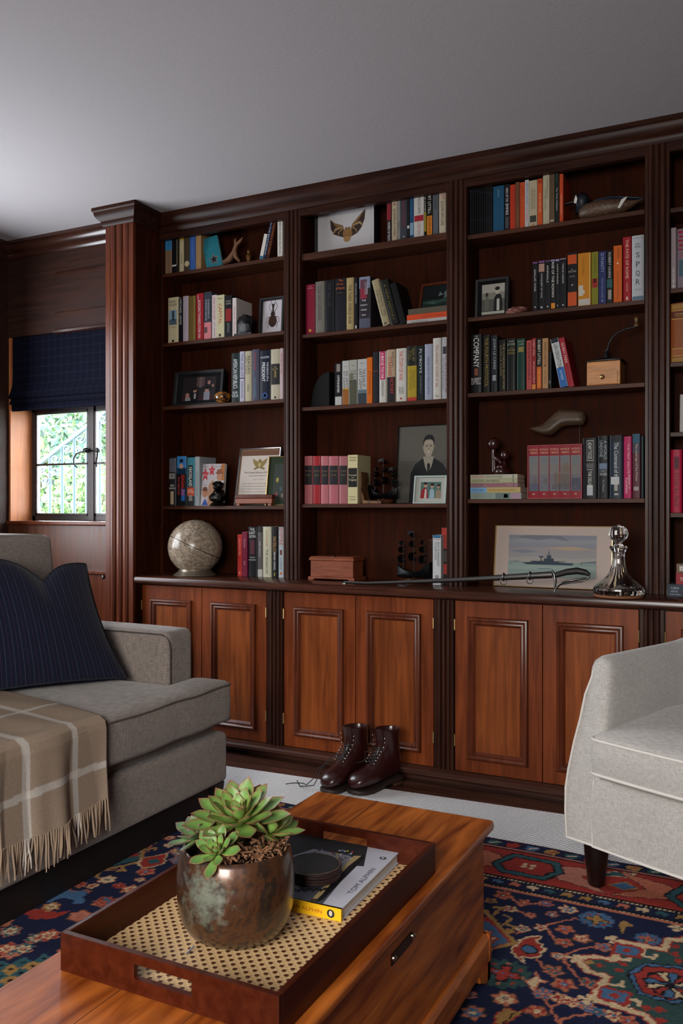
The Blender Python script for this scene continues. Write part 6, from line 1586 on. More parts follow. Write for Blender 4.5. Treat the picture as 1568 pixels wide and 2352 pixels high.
# ------------------------------------------------------------------ armchair
AC = weave('pale_oatmeal_linen', (.37, .348, .330), (.56, .532, .508), 760, bump=.3, blotch=.15)
O = Vector((-.54, 2.53, 0)); fx = Vector((.9265, -.376, 0)); gx = Vector((.376, .9265, 0))
chair = thing('armchair', 'pale oatmeal linen barrel armchair on dark tapered legs', 'armchair', O)
def LC(a, b, z): return fx * a + gx * b + Vector((0, 0, z))
sec = [(.0, .147), (-.004, .22), (-.003, .29), (.006, .345), (.026, .43), (.046, .50), (.062, .57), (.070, .63), (.074, .655), (.082, .672), (.096, .682), (.112, .684), (.128, .678), (.138, .66), (.140, .62), (.136, .55), (.128, .48), (.118, .40), (.108, .33), (.096, .27), (.088, .22), (.088, .147)]
ctr = (.40, .40)
pth = [((0, b), (1, 0), 0) for b in (0, .004, .012, .024, .04, .07, .12, .2, .3, .38)]
SHR = {0: .38, 1: .20, 2: .09, 3: .025}
for k in range(0, 25):
    a = math.pi - math.pi * k / 24
    pth.append(((ctr[0] + .40 * math.cos(a), ctr[1] + .40 * math.sin(a)), (-math.cos(a), -math.sin(a)), math.sin(a)))
pth += [((.80, b), (-1, 0), 0) for b in (.38, .3, .2, .12, .07, .04, .024, .012, .004, 0)]
m = MB(); rs = []
for i, ((a, b), (na, nb), rise) in enumerate(pth):
    shrink = SHR.get(i, SHR.get(len(pth) - 1 - i, 0))
    ring = []
    for s, z in sec:
        kk = shrink if (z > .62 or s > .09) and z > .30 else 0
        s2 = s + (.105 - s) * kk; zz = z + (.13 * rise ** 2 * max(0, (z - .30) / .38))
        ring.append(LC(a + na * s2, b + nb * s2, zz - max(0, z - .62) * shrink))
    rs.append(ring)
m.rings(rs); sh = m.build('arms_and_back', AC, chair, smooth=40)
m = MB(); q = [LC(s + ((.105 - s) * .38 if z > .62 else 0) - .001, -.001 if z < .6 else .002, z - max(0, z - .62) * .38) for s, z in sec[:9]]
m.tube(q, .0034, 6); m.tube([LC(0, -.001, .147), LC(.088, -.001, .147)], .0036, 6)
q = [LC(-.001, b, .147) for b in (0, .2, .38)]; m.tube(q, .0038, 6)
m.build('piping', plain((.66, .63, .59), .9), sh, smooth=60)
m = MB(); rs = []
nA = 14
def base_b(a): return -.006 - .012 * math.sin(math.pi * (a - .088) / .624)
for z, db in ((.147, 0), (.16, -.002), (.24, -.004), (.31, -.002), (.332, .004), (.342, .018)):
    ring = [LC(.088 + .624 * k / nA, base_b(.088 + .624 * k / nA) + db, z) for k in range(nA + 1)] + [LC(.712, .5, z), LC(.088, .5, z)]
    rs.append(ring)
m.rings(rs); fr_ = m.build('seat_base', AC, chair, smooth=40)
m = MB(); m.tube([LC(.088 + .624 * k / nA, base_b(.088 + .624 * k / nA) - .002, .148) for k in range(nA + 1)], .0038, 6); m.tube([LC(.088, base_b(.088) - .001, .150), LC(.088, -.006, .30), LC(.092, -.004, .334)], .0022, 6)
m.build('piping', plain((.66, .63, .59), .9), fr_, smooth=60)
# seat cushion: rounded outline lofted
def chair_out(off):
    pts = []
    x0, x1, y0, y1 = .094 + off, .706 - off, -.034 + off, .60 - off
    r = .03
    for (cx_, cy_, a0) in ((x0 + r, y0 + r, 180), (x1 - r, y0 + r, 270)):
        for k in range(6): a = R(a0 + 90 * k / 5); pts.append((cx_ + r * math.cos(a), cy_ + r * math.sin(a)))
        if a0 == 180:
            for k in range(1, 12): pts.append((x0 + r + (x1 - x0 - 2 * r) * k / 12, y0 - .014 * math.sin(math.pi * k / 12)))
    r2 = .22
    for (cx_, cy_, a0) in ((x1 - r2, y1 - r2, 0), (x0 + r2, y1 - r2, 90)):
        for k in range(10): a = R(a0 + 90 * k / 9); pts.append((cx_ + r2 * math.cos(a), cy_ + r2 * math.sin(a)))
    return pts
lv = [(.05, .346, 0), (.015, .348, 0), (.003, .356, 0), (-.001, .37, 0), (-.006, .41, 0), (-.001, .452, 1), (.003, .462, 1), (.014, .470, 1), (.04, .480, 1), (.09, .492, 1), (.16, .500, 1), (.24, .503, 1)]
m = MB(); m.rings([[LC(a, b, z + .016 * t * min(1, max(0, (b + .03) / .3))) for a, b in chair_out(off)] for off, z, t in lv if off < .15]); cu_ = m.build('seat_cushion', AC, chair, smooth=60)
m = MB()
for off, z, t in ((-.002, .457, 1), (-.002, .362, 0)):
    q = [LC(a, b, z + .016 * t * min(1, max(0, (b + .03) / .3))) for a, b in chair_out(off)]; m.tube(q + [q[0]], .0042, 6)
m.build('piping', plain((.66, .63, .59), .9), cu_, smooth=60)
for (a, b) in ((.068, .045), (.732, .045), (.15, .66), (.65, .66)):
    p = LC(a, b, 0); m = MB(); m.lathe([(.020, .0165), (.024, .022), (.033, .10), (.037, .150)], (p.x, p.y, 0), 24); m.build('leg', plain('#120806', .35), chair, smooth=40)

# ------------------------------------------------------------------ rugs
WR, t_, b_ = newmat('ivory_ribbed_wool'); N = t_.nodes.new; L = t_.links.new
tcx = N('ShaderNodeTexCoord'); mp = N('ShaderNodeMapping'); mp.inputs['Rotation'].default_value = (0, 0, R(28)); L(tcx.outputs['Object'], mp.inputs[0])
wv = N('ShaderNodeTexWave'); wv.inputs['Scale'].default_value = 26; wv.inputs['Distortion'].default_value = 1.6; wv.inputs['Detail'].default_value = 2; wv.inputs['Detail Scale'].default_value = 3; L(mp.outputs[0], wv.inputs['Vector'])
no = N('ShaderNodeTexNoise'); no.inputs['Scale'].default_value = 220; L(tcx.outputs['Object'], no.inputs['Vector'])
mm = N('ShaderNodeMath'); mm.operation = 'MULTIPLY'; L(wv.outputs['Fac'], mm.inputs[0]); L(no.outputs[0], mm.inputs[1])
cr = N('ShaderNodeValToRGB'); cr.color_ramp.elements[0].position = .05; cr.color_ramp.elements[0].color = (.55, .56, .57, 1); cr.color_ramp.elements[1].position = .45; cr.color_ramp.elements[1].color = (.92, .93, .93, 1); L(mm.outputs[0], cr.inputs[0]); L(cr.outputs[0], b_.inputs['Base Color'])
b_.inputs['Roughness'].default_value = .95; b_.inputs['Specular IOR Level'].default_value = .1
bu = N('ShaderNodeBump'); bu.inputs['Strength'].default_value = 1; bu.inputs['Distance'].default_value = .004; L(mm.outputs[0], bu.inputs['Height']); L(bu.outputs[0], b_.inputs['Normal'])
m = MB(); m.hexa([(-3.2, -.4, .0003), (1.1, -.4, .0003), (1.1, 3.185, .0003), (-3.2, 3.00, .0003), (-3.2, -.4, .0085), (1.1, -.4, .0085), (1.1, 3.185, .0085), (-3.2, 3.00, .0085)])
tag(m.build('ribbed_rug', WR, bevel=.003), 'ivory ribbed wool rug beneath the patterned one, reaching the cabinets', 'rug')

# hand-knotted rug: the knots are coloured one by one on a 3.5 mm lattice
RX0, RX1, RY0, RY1, ST = -2.9, .85, .35, 2.757, .0042
nx_, ny_ = int((RX1 - RX0) / ST), int((RY1 - RY0) / ST)
gx_ = np.linspace(RX0, RX1, nx_ + 1); gy_ = np.linspace(RY0, RY1, ny_ + 1)
GX, GY = np.meshgrid(gx_, gy_, indexing='ij')
PAL = {k: np.array(lin(v)) for k, v in dict(navy='#141b38', red='#8e2f28', coral='#a8624c', ivory='#bfa684', teal='#2c5158', blue='#3f5f80', green='#2a4443', tan='#957242', dark='#100d14', pink='#a86c5c', brown='#5e3e2c').items()}
IMG = np.zeros((nx_ + 1, ny_ + 1, 3)); IMG[:] = PAL['navy']
wob = .0022 * np.sin(GX * 170 + 3 * np.sin(GY * 90)) ; wob2 = .0022 * np.sin(GY * 160 + 3 * np.sin(GX * 80))
QX, QY = GX + wob, GY + wob2


def win(cx_, cy_, r):
    i0 = max(0, int((cx_ - r - RX0) / ST) - 1); i1 = min(nx_ + 1, int((cx_ + r - RX0) / ST) + 3)
    j0 = max(0, int((cy_ - r - RY0) / ST) - 1); j1 = min(ny_ + 1, int((cy_ + r - RY0) / ST) + 3)
    return slice(i0, max(i0, i1)), slice(j0, max(j0, j1))


def r_disc(c, r, col, k=0, amp=0, ph=0):
    s = win(c[0], c[1], r * 1.5); dx = QX[s] - c[0]; dy = QY[s] - c[1]
    d = np.hypot(dx, dy); a = np.arctan2(dy, dx)
    IMG[s][d < r * (1 + amp * np.cos(k * a + ph))] = PAL[col]


def r_line(pts, w_, col):
    for a, b in zip(pts, pts[1:]):
        c = ((a[0] + b[0]) / 2, (a[1] + b[1]) / 2); L_ = math.hypot(b[0] - a[0], b[1] - a[1]) + 1e-9
        s = win(c[0], c[1], L_ / 2 + w_); dx = QX[s] - a[0]; dy = QY[s] - a[1]
        t = np.clip((dx * (b[0] - a[0]) + dy * (b[1] - a[1])) / L_ ** 2, 0, 1)
        d = np.hypot(dx - t * (b[0] - a[0]), dy - t * (b[1] - a[1])); IMG[s][d < w_ / 2] = PAL[col]


def r_poly(pts, col, out=None, ow=.008):
    xs = [p[0] for p in pts]; ys = [p[1] for p in pts]; c = ((min(xs) + max(xs)) / 2, (min(ys) + max(ys)) / 2); r = max(max(xs) - min(xs), max(ys) - min(ys)) / 2 + .01
    s = win(c[0], c[1], r); x, y = QX[s], QY[s]; ins = np.zeros(x.shape, bool)
    for (x1, y1), (x2, y2) in zip(pts, pts[1:] + pts[:1]):
        cnd = ((y1 > y) != (y2 > y)) & (x < (x2 - x1) * (y - y1) / ((y2 - y1) + 1e-12) + x1); ins ^= cnd
    IMG[s][ins] = PAL[col]
    if out: r_line(list(pts) + [pts[0]], ow, out)


def rosette_r(c, r, a='coral', b='red', core='blue', k=6):
    r_disc(c, r * 1.12, 'coral' if a != 'coral' else 'brown', k, .16, .3); r_disc(c, r * .98, a, k, .18, .3); 
    for i in range(k):
        t = 2 * math.pi * i / k + .3; r_disc((c[0] + r * .55 * math.cos(t), c[1] + r * .55 * math.sin(t)), r * .24, b)
    r_disc(c, r * .30, core); r_disc(c, r * .12, 'ivory')


def cr_(x0, y0, s): return lambda x, y: tuple(onZ(x0 + x / s, y0 + y / s, .016))[:2]
c4 = cr_(1000, 1700, 2.7606); c2 = cr_(0, 1560, 2.8); c7 = cr_(0, 1800, 2.24)
rg = random.Random(21)
# scattered rosettes over the whole field
for i in range(30):
    for j in range(22):
        p = (RX0 + .12 + i * .125 + rg.uniform(-.03, .03), RY0 + .2 + j * .105 + rg.uniform(-.03, .03))
        if p[1] > 2.33: continue
        q = rg.random()
        if q < .62: rosette_r(p, rg.uniform(.020, .028), rg.choice(['coral', 'coral', 'red', 'blue', 'ivory']), rg.choice(['red', 'pink', 'blue', 'ivory']), rg.choice(['blue', 'red', 'teal']), rg.choice([5, 6, 7]))
        elif q < .8: r_line([p, (p[0] + rg.uniform(-.08, .08), p[1] + rg.uniform(-.08, .08))], .008, 'coral')
# repaint the stretch right of the chest before its own drawing
r_poly([c4(-250, 1000), c4(320, 930), c4(1700, 1230), c4(1900, 2300), c4(-900, 2300)], 'navy')
for pts in ([(890, 1130), (640, 1190)], [(720, 1215), (770, 1290)], [(1010, 1310), (900, 1330), (800, 1375), (860, 1460), (930, 1525)], [(640, 1385), (690, 1450), (740, 1480)], [(690, 1640), (730, 1710), (790, 1800)], [(980, 1735), (880, 1750), (790, 1780)], [(720, 1700), (830, 1650)], [(440, 960), (540, 1050), (620, 1040), (700, 1030)], [(600, 1110), (500, 1080)], [(560, 1190), (520, 1230)], [(1130, 1750), (1240, 1800)]):
    r_line([c4(*p) for p in pts], .0075, 'coral')
for x, y, r, a, b, k in ((470, 1070, 36, 'ivory', 'red', 'blue'), (565, 1030, 36, 'coral', 'red', 'ivory'), (700, 1035, 36, 'red', 'blue', 'coral'), (600, 1110, 32, 'coral', 'pink', 'red'), (740, 1105, 36, 'coral', 'blue', 'ivory'), (840, 1075, 44, 'ivory', 'blue', 'red'), (550, 1195, 36, 'ivory', 'teal', 'red'), (670, 1190, 34, 'ivory', 'red', 'blue'), (820, 1200, 44, 'coral', 'red', 'blue'), (930, 1260, 44, 'coral', 'ivory', 'red'), (815, 1285, 44, 'coral', 'red', 'teal'), (1065, 1315, 44, 'coral', 'blue', 'red'), (775, 1370, 36, 'coral', 'ivory', 'blue'), (750, 1465, 48, 'coral', 'teal', 'red'), (815, 1550, 52, 'coral', 'red', 'blue'), (965, 1540, 42, 'coral', 'teal', 'red'), (685, 1610, 44, 'blue', 'coral', 'red'), (785, 1635, 38, 'ivory', 'red', 'red'), (860, 1660, 38, 'ivory', 'red', 'red'), (640, 1720, 46, 'coral', 'red', 'ivory'), (955, 1690, 38, 'blue', 'coral', 'teal'), (1030, 1725, 34, 'blue', 'teal', 'red'), (1130, 1750, 38, 'ivory', 'red', 'blue'), (1220, 1780, 38, 'coral', 'red', 'blue'), (440, 1640, 54, 'coral', 'ivory', 'teal'), (240, 1730, 50, 'coral', 'blue', 'ivory'), (430, 985, 50, 'coral', 'red', 'green'), (215, 1620, 30, 'pink', 'blue', 'red'), (350, 1020, 30, 'tan', 'navy', 'red'), (470, 1210, 24, 'tan', 'red', 'blue')):
    r_m = r / 2.7606 / 900; rosette_r(c4(x, y), r_m * 1.15, a, b, k, rg.choice([5, 6]))
# blue-coral palmette, serrated
for (x, y, r, a, b) in ((1020, 1140, 100, 'blue', 'tan'), (1345, 1262, 70, 'blue', 'coral'), (430, 1480, 140, 'green', 'red')):
    p = c4(x, y); rr = r / 2.7606 / 900; r_disc(p, rr * 1.1, a, 14, .10)
    for i in range(8): t = 2 * math.pi * i / 8; r_disc((p[0] + rr * .82 * math.cos(t), p[1] + rr * .82 * math.sin(t)), rr * .10, 'red' if i % 2 else 'coral')
    r_line([(p[0] - rr * .5, p[1]), (p[0] + rr * .5, p[1])], rr * .52, 'dark'); r_line([(p[0], p[1] - rr * .45), (p[0], p[1] + rr * .45)], rr * .52, 'dark')
    r_line([(p[0] - rr * .48, p[1]), (p[0] + rr * .48, p[1])], rr * .38, b); r_line([(p[0], p[1] - rr * .42), (p[0], p[1] + rr * .42)], rr * .38, b)
    for d in (-.35, 0, .35): r_disc((p[0] + rr * d, p[1]), rr * .08, 'blue' if b == 'red' else 'red')
r_poly([c4(*p) for p in ((480, 1330), (540, 1270), (600, 1245), (680, 1245), (640, 1270), (690, 1320), (660, 1370), (600, 1385), (545, 1375), (560, 1410), (520, 1385))], 'red', 'ivory', .006)
r_disc(c4(595, 1328), .022, 'dark'); r_disc(c4(595, 1328), .017, 'blue', 6, .1)
r_poly([c4(*p) for p in ((575, 1530), (620, 1510), (640, 1475), (660, 1515), (700, 1530), (650, 1545), (620, 1600), (600, 1560))], 'ivory', 'coral', .004)
r_poly([c4(*p) for p in ((1180, 1140), (1270, 1180), (1200, 1190), (1190, 1230), (1160, 1180))], 'tan')
r_poly([c4(*p) for p in ((380, 1745), (440, 1700), (520, 1720), (580, 1700), (500, 1770), (440, 1800), (370, 1800))], 'tan', 'red', .004); r_line([c4(430, 1800), c4(500, 1730), c4(560, 1705)], .004, 'dark')
r_poly([c4(*p) for p in ((240, 1180), (330, 1130), (490, 1290), (300, 1335))], 'blue', 'red', .014); r_line([c4(310, 1080), c4(505, 1285), c4(330, 1335)], .011, 'tan')
for a, b, c_ in (((370, 1110), (420, 1060), (370, 1060)), ((420, 1180), (480, 1130), (430, 1110)), ((450, 1220), (510, 1190), (460, 1170))): r_line([c4(*a), c4(*b), c4(*c_)], .009, 'tan')
for p in ((340, 1220), (370, 1260), (345, 1275)): r_disc(c4(*p), .012, 'red'); r_disc(c4(*p), .005, 'ivory')
# right medallion
med = [(1165, 1275), (1450, 1330), (1475, 1265), (1560, 1270), (1700, 1210), (1990, 1450), (2000, 1900), (1560, 2000), (1330, 1745), (1180, 1700), (1000, 1640), (1085, 1500), (965, 1465), (895, 1385), (1000, 1372), (1135, 1395)]
mp_ = [c4(*p) for p in med]; r_poly(mp_, 'green'); r_line(mp_ + [mp_[0]], .026, 'red'); r_line(mp_ + [mp_[0]], .017, 'ivory')
for p in ((1120, 1265), (885, 1385), (965, 1645), (1530, 1190)):
    for d in ((0, 0), (.014, 0), (-.014, 0), (0, .014), (0, -.014)): q = c4(*p); r_disc((q[0] + d[0], q[1] + d[1]), .0075, 'ivory')
inr = [(1235, 1480), (1330, 1425), (1520, 1440), (1700, 1470), (1760, 1600), (1500, 1665), (1300, 1605), (1270, 1560)]
ip = [c4(*p) for p in inr]; r_poly(ip, 'red'); r_line(ip + [ip[0]], .016, 'dark'); r_line(ip + [ip[0]], .008, 'blue')
p = c4(1492, 1555); r_disc(p, .058, 'dark', 12, .05)
for i in range(12): t = 2 * math.pi * i / 12; r_poly([(p[0] + .008 * math.cos(t), p[1] + .008 * math.sin(t)), (p[0] + .052 * math.cos(t - .2), p[1] + .052 * math.sin(t - .2)), (p[0] + .054 * math.cos(t + .2), p[1] + .054 * math.sin(t + .2))], ('blue', 'ivory', 'red')[i % 3])
for pts in ([(1320, 1310), (1320, 1370), (1385, 1385), (1395, 1365)], [(1150, 1385), (1230, 1400), (1225, 1350)], [(1085, 1545), (1185, 1560), (1180, 1530)], [(1205, 1700), (1225, 1645), (1300, 1660), (1290, 1690)]): r_line([c4(*q) for q in pts], .010, 'ivory')
for (x, y) in ((1215, 1335), (1130, 1620)): q = c4(x, y); r_poly([(q[0] - .03, q[1] - .025), (q[0] + .03, q[1] - .025), (q[0] + .03, q[1] + .025), (q[0] - .03, q[1] + .025)], 'blue', 'red', .008); r_disc(q, .010, 'red')
for x, y in ((975, 1410), (1040, 1430), (1520, 1310), (1520, 1360), (1420, 1710), (1430, 1780), (1160, 1460), (1190, 1420), (1540, 1400), (1340, 1700)): r_disc(c4(x, y), .010, 'red' if x % 3 else 'tan', 4, .2)
# left strip between sofa and chest
for pts in ([(640, 1235), (900, 1175), (930, 1060)],): r_line([c2(*p) for p in pts], .012, 'tan')
for a, b, c_ in (((780, 1200), (800, 1235), (760, 1235)), ((940, 1060), (1000, 1045), (1000, 1060)), ((930, 1100), (1000, 1085), (995, 1100)), ((640, 1235), (620, 1275), (640, 1280))): r_line([c2(*a), c2(*b), c2(*c_)], .009, 'tan')
r_poly([c2(*p) for p in ((640, 1220), (890, 1165), (915, 1060), (800, 1090))], 'teal'); r_disc(c2(850, 1130), .02, 'red', 4, .3)
r_poly([c2(*p) for p in ((885, 1185), (920, 1150), (1080, 1120), (1060, 1150), (1060, 1185), (980, 1210), (910, 1215))], 'red', 'ivory', .005); r_disc(c2(985, 1172), .018, 'teal', 4, .1)
for x, y, r in ((1085, 1070, 30), (1120, 1105, 26), (1090, 1022, 34), (1190, 980, 30), (690, 1290, 46), (765, 1328, 34), (515, 1325, 36), (555, 1368, 26), (640, 1440, 36), (900, 1290, 30), (600, 1330, 30)): rosette_r(c2(x, y), r / 2.8 / 730, rg.choice(['coral', 'coral', 'red', 'ivory']), rg.choice(['ivory', 'red']), rg.choice(['teal', 'red']))
r_poly([c2(*p) for p in ((150, 1500), (230, 1480), (380, 1500), (450, 1490), (360, 1540), (200, 1545))], 'red'); r_disc(c2(430, 1410), .05, 'blue', 5, .2); r_disc(c2(400, 1440), .03, 'navy'); rosette_r(c2(330, 1465), .022, 'tan', 'ivory', 'brown')
for x, y in ((190, 795), (250, 780), (50, 760), (35, 850), (120, 850)): rosette_r(c7(x, y), .024, rg.choice(['red', 'ivory', 'teal']), 'ivory', 'red')
for dx in range(-2, 3):
    for dy in range(-2, 3):
        if abs(dx) + abs(dy) <= 2: q = c7(110, 975); p = (q[0] + dx * .035, q[1] + dy * .035); r_poly([(p[0] - .018, p[1] - .018), (p[0] + .018, p[1] - .018), (p[0] + .018, p[1] + .018), (p[0] - .018, p[1] + .018)], 'teal' if (dx + dy) % 2 == 0 else 'tan'); r_disc(p, .006, 'dark')
# borders along the far edge (and down the two sides)
def band(y0, y1, col):
    mk = ((GY > RY1 - y1) & (GY <= RY1 - y0)); IMG[mk] = PAL[col]
    mk = (((GX < RX0 + y1) & (GX >= RX0 + y0)) | ((GX > RX1 - y1) & (GX <= RX1 - y0))) & (GY <= RY1 - y0); IMG[mk] = PAL[col]
for a, b, c_ in ((0, .008, 'red'), (.008, .062, 'navy'), (.062, .070, 'pink'), (.070, .076, 'dark'), (.076, .275, 'red'), (.275, .283, 'dark'), (.283, .290, 'ivory'), (.290, .340, 'navy'), (.340, .346, 'dark'), (.346, .352, 'ivory'), (.352, .362, 'coral')): band(a, b, c_)
n = int((RX1 - RX0) / .062)
for i in range(n):
    x = RX0 + .04 + i * .062; y = RY1 - .035; c_ = ['tan', 'teal', 'red', 'blue'][i % 4]
    r_poly([(x - .024, y - .018), (x + .010, y - .022), (x + .026, y + .010), (x + .004, y + .022), (x - .022, y + .014)], c_, 'dark', .003); r_line([(x - .01, y - .008), (x + .012, y + .008)], .007, 'ivory' if i % 2 else 'red')
for i in range(int((RX1 - RX0) / .05)):
    x = RX0 + .03 + i * .05; y = RY1 - .315; c_ = ['tan', 'blue', 'coral', 'ivory', 'teal', 'tan'][i % 6]
    r_poly([(x - .018, y - .014), (x - .002, y - .004), (x + .006, y - .018), (x + .020, y + .004), (x + .004, y + .018), (x - .016, y + .012)], c_, 'dark', .0025)
for i in range(int((RX1 - RX0) / .012)):
    x = RX0 + i * .012; IMG[(abs(GX - x) < .003) & (abs(GY - (RY1 - .2865)) < .0035)] = PAL['dark']; IMG[(abs(GX - x) < .003) & (abs(GY - (RY1 - .349)) < .0035)] = PAL['dark']
hx, hy = c4(572, 822)
for i in range(-6, 5):
    x = hx + i * .50; y = RY1 - .172
    r_poly([(x - .25, y - .09), (x - .10, y - .05), (x - .07, y), (x - .10, y + .05), (x - .25, y + .085), (x - .16, y)], 'coral', 'dark', .003)
    r_poly([(x + .25, y - .09), (x + .10, y - .05), (x + .07, y), (x + .10, y + .05), (x + .25, y + .085), (x + .16, y)], 'pink', 'dark', .003)
    r_poly([(x - .095, y - .02), (x - .06, y - .065), (x + .06, y - .065), (x + .095, y + .0), (x + .07, y + .06), (x - .06, y + .065)], 'red', 'dark', .030)
    r_line([(x - .095, y - .02), (x - .06, y - .065), (x + .06, y - .065), (x + .095, y + .0), (x + .07, y + .06), (x - .06, y + .065), (x - .095, y - .02)], .018, 'teal')
    for dx, dy in ((-.012, .01), (.012, .01), (-.012, -.01), (.012, -.01)): r_disc((x + dx, y + dy), .009, 'ivory')
    r_poly([(x + .20, y + .03), (x + .24, y + .08), (x + .30, y + .09), (x + .28, y + .055)], 'teal', 'ivory', .004); r_poly([(x - .26, y - .02), (x - .22, y + .02), (x - .18, y - .01), (x - .22, y - .04)], 'blue', 'tan', .004)
IMG *= (1 + .10 * np.sin(GY * 37 + 2 * np.sin(GX * 3)) * np.sin(GY * 13))[..., None]
fade = np.random.default_rng(3).uniform(.82, 1.15, IMG.shape[:2]); IMG *= fade[..., None]
me = D.meshes.new('pile'); NV = (nx_ + 1) * (ny_ + 1)
top = .0165 + np.random.default_rng(5).uniform(-.0004, .0004, GX.shape)
edge = (GX == GX[0, 0]) | (GX == GX[-1, 0]) | (GY == GY[0, 0]) | (GY == GY[0, -1]); top[edge] = .0088
# far edge of the rug wanders a little
GY2 = GY + np.where(GY > RY1 - .1, .010 * np.sin(GX * 5.0) + .004 * np.sin(GX * 17), 0) * np.clip((GY - RY1 + .1) / .1, 0, 1)
co = np.stack([GX, GY2, top], -1).reshape(-1, 3)
ii, jj = np.meshgrid(np.arange(nx_), np.arange(ny_), indexing='ij'); a = (ii * (ny_ + 1) + jj).ravel()
fc = np.stack([a, a + ny_ + 1, a + ny_ + 2, a + 1], -1)
me.vertices.add(NV); me.vertices.foreach_set('co', co.ravel()); me.loops.add(fc.size); me.loops.foreach_set('vertex_index', fc.ravel().astype(np.int32))
me.polygons.add(len(fc)); me.polygons.foreach_set('loop_start', np.arange(0, fc.size, 4, dtype=np.int32)); me.update(calc_edges=True)
ca = me.color_attributes.new('Col', 'FLOAT_COLOR', 'POINT'); ca.data.foreach_set('color', np.concatenate([IMG.reshape(-1, 3), np.ones((NV, 1))], 1).ravel())
me.materials.append(attr_mat('knotted_wool', rough=.95, bump=.7, bscale=340, noise=.28, nscale=300)); me.validate()
o = D.objects.new('patterned_rug', me); C.objects.link(o)
tag(o, 'navy and red hand knotted oriental rug with rosettes under the chest', 'rug')
# ------------------------------------------------------------------ pine chest
ZR = .0170                                    # top of the patterned rug
ct_ = onZ(1137, 1882, .364 + ZR); CT = .364 + ZR
cx0, cx1, cyf, cyn = onZ(720, 1820, CT).x, onZ(1135, 1884, CT).x, 1.938, .80
ch = thing('pine_chest', 'honey coloured pine blanket chest used as the coffee table', 'chest', (cx1, cyf, ZR))
cp = (cx1, cyf, ZR)
m = MB(); lt = .024
m.hexa([(cx0, cyn, CT - lt), (cx1, cyn, CT - lt), (cx1, cyf, CT - lt), (cx0, cyf, CT - lt), (cx0, cyn, CT), (cx1, cyn, CT), (cx1, cyf, CT), (cx0, cyf, CT)])
rel(m.build('lid', W_CHEST, ch, bevel=.009, seg=4), cp)
m = MB(); m.box(cx1 - .161, cx1 - .1598, cyn + .01, cyf - .005, CT - .0005, CT + .0002); m.box(cx0 + .17, cx0 + .171, cyn + .01, cyf - .005, CT - .0005, CT + .00035)
rel(m.build('board_joint', plain('#3a1808', .8), ch), cp)
b0, b1, bn, bf_ = cx0 + .018, cx1 - .020, cyn + .02, cyf - .020
m = MB(); m.box(b0, b1, bn, bf_, ZR + .075, CT - lt - .0005); rel(m.build('body', W_CHEST, ch, bevel=.002), cp)
m = MB()
for (pp, q_) in (((b1, bn), (b1, bf_)),):
    m.prism([(0, 0), (.014, 0), (.014, .05), (.006, .062), (0, .062)], bn - .014, bf_ + .014, lambda u, v, t: (b1 - .001 + u, t, ZR + .045 + v))
m.prism([(0, 0), (.014, 0), (.014, .05), (.006, .062), (0, .062)], b0 - .014, b1 + .014, lambda u, v, t: (t, bf_ - .001 + u, ZR + .045 + v))
m.prism([(0, 0), (.014, 0), (.014, .05), (.006, .062), (0, .062)], bn - .014, bf_ + .014, lambda u, v, t: (b0 + .001 - u, t, ZR + .045 + v))
m.box(b0, b1, bn, bf_, ZR + .05, ZR + .0748)
rel(m.build('plinth_moulding', W_CHEST, ch, smooth=30), cp)
for (xx, yy, sx_, sy_) in ((b1 + .012, bf_ + .012, -1, -1), (b0 - .012, bf_ + .012, 1, -1), (b1 + .012, bn - .012, -1, 1), (b0 - .012, bn - .012, 1, 1)):
    m = MB(); pr = [(0, 0), (.035, 0), (.05, .012), (.075, .022), (.085, .0445), (0, .0445)]
    m.prism(pr, 0, .022, lambda u, v, t: (xx + sx_ * t, yy + sy_ * u, ZR + .0003 + v)); m.prism(pr, .0, .022, lambda u, v, t: (xx + sx_ * u, yy + sy_ * t, ZR + .0003 + v))
    rel(m.build('bracket_foot', W_CHEST, ch, bevel=.002), cp)
# lock plate with two screws on the long front
lp = onX(923, 2178, b1 + .001); m = MB()
for s in (0,): m.hexa([(b1, lp.y - .048, lp.z - .010), (b1 + .0025, lp.y - .048, lp.z - .010), (b1 + .0025, lp.y + .048, lp.z - .010), (b1, lp.y + .048, lp.z - .010), (b1, lp.y - .048, lp.z + .010), (b1 + .0025, lp.y - .048, lp.z + .010), (b1 + .0025, lp.y + .048, lp.z + .010), (b1, lp.y + .048, lp.z + .010)])
hd = rel(m.build('lock_plate', plain('#1a120c', .35, .7), ch, bevel=.001), cp)
for d in (-.044, .044):
    m = MB(); m.lathe([(0, 0), (.0052, 0), (.0048, .004), (.002, .007), (0, .0072)], (0, 0, 0), 12); m.v = [(b1 + .0024 + c_, lp.y + d + a, lp.z + b + .004) for a, b, c_ in m.v]; m.build('screw', plain((.6, .5, .4), .2, 1, 'polished_brass'), hd, smooth=50)

# ------------------------------------------------------------------ tray
TX0, TX1, TY0, TY1, TH = onZ(136, 2231, CT).x, onZ(645, 2285, CT + .060).x, onZ(136, 2231, CT).y + .002, onZ(998, 1935, CT + .060).y, .060
tp = ((TX0 + TX1) / 2, (TY0 + TY1) / 2, CT + .0006); tyx = thing('serving_tray', 'red mahogany butler tray with woven cane base on the chest', 'tray', tp)
z0, z1, th = CT + .0010, CT + TH, .010
CANE, t_, b_ = newmat('woven_cane'); N = t_.nodes.new; L = t_.links.new
tcx = N('ShaderNodeTexCoord'); sp_ = N('ShaderNodeSeparateXYZ'); L(tcx.outputs['Object'], sp_.inputs[0])
def MT(op, a, b=None):
    n = N('ShaderNodeMath'); n.operation = op
    for i, q in enumerate((a, b)):
        if q is None: continue
        if isinstance(q, (int, float)): n.inputs[i].default_value = q
        else: L(q, n.inputs[i])
    return n.outputs[0]
KC = math.pi / .0100
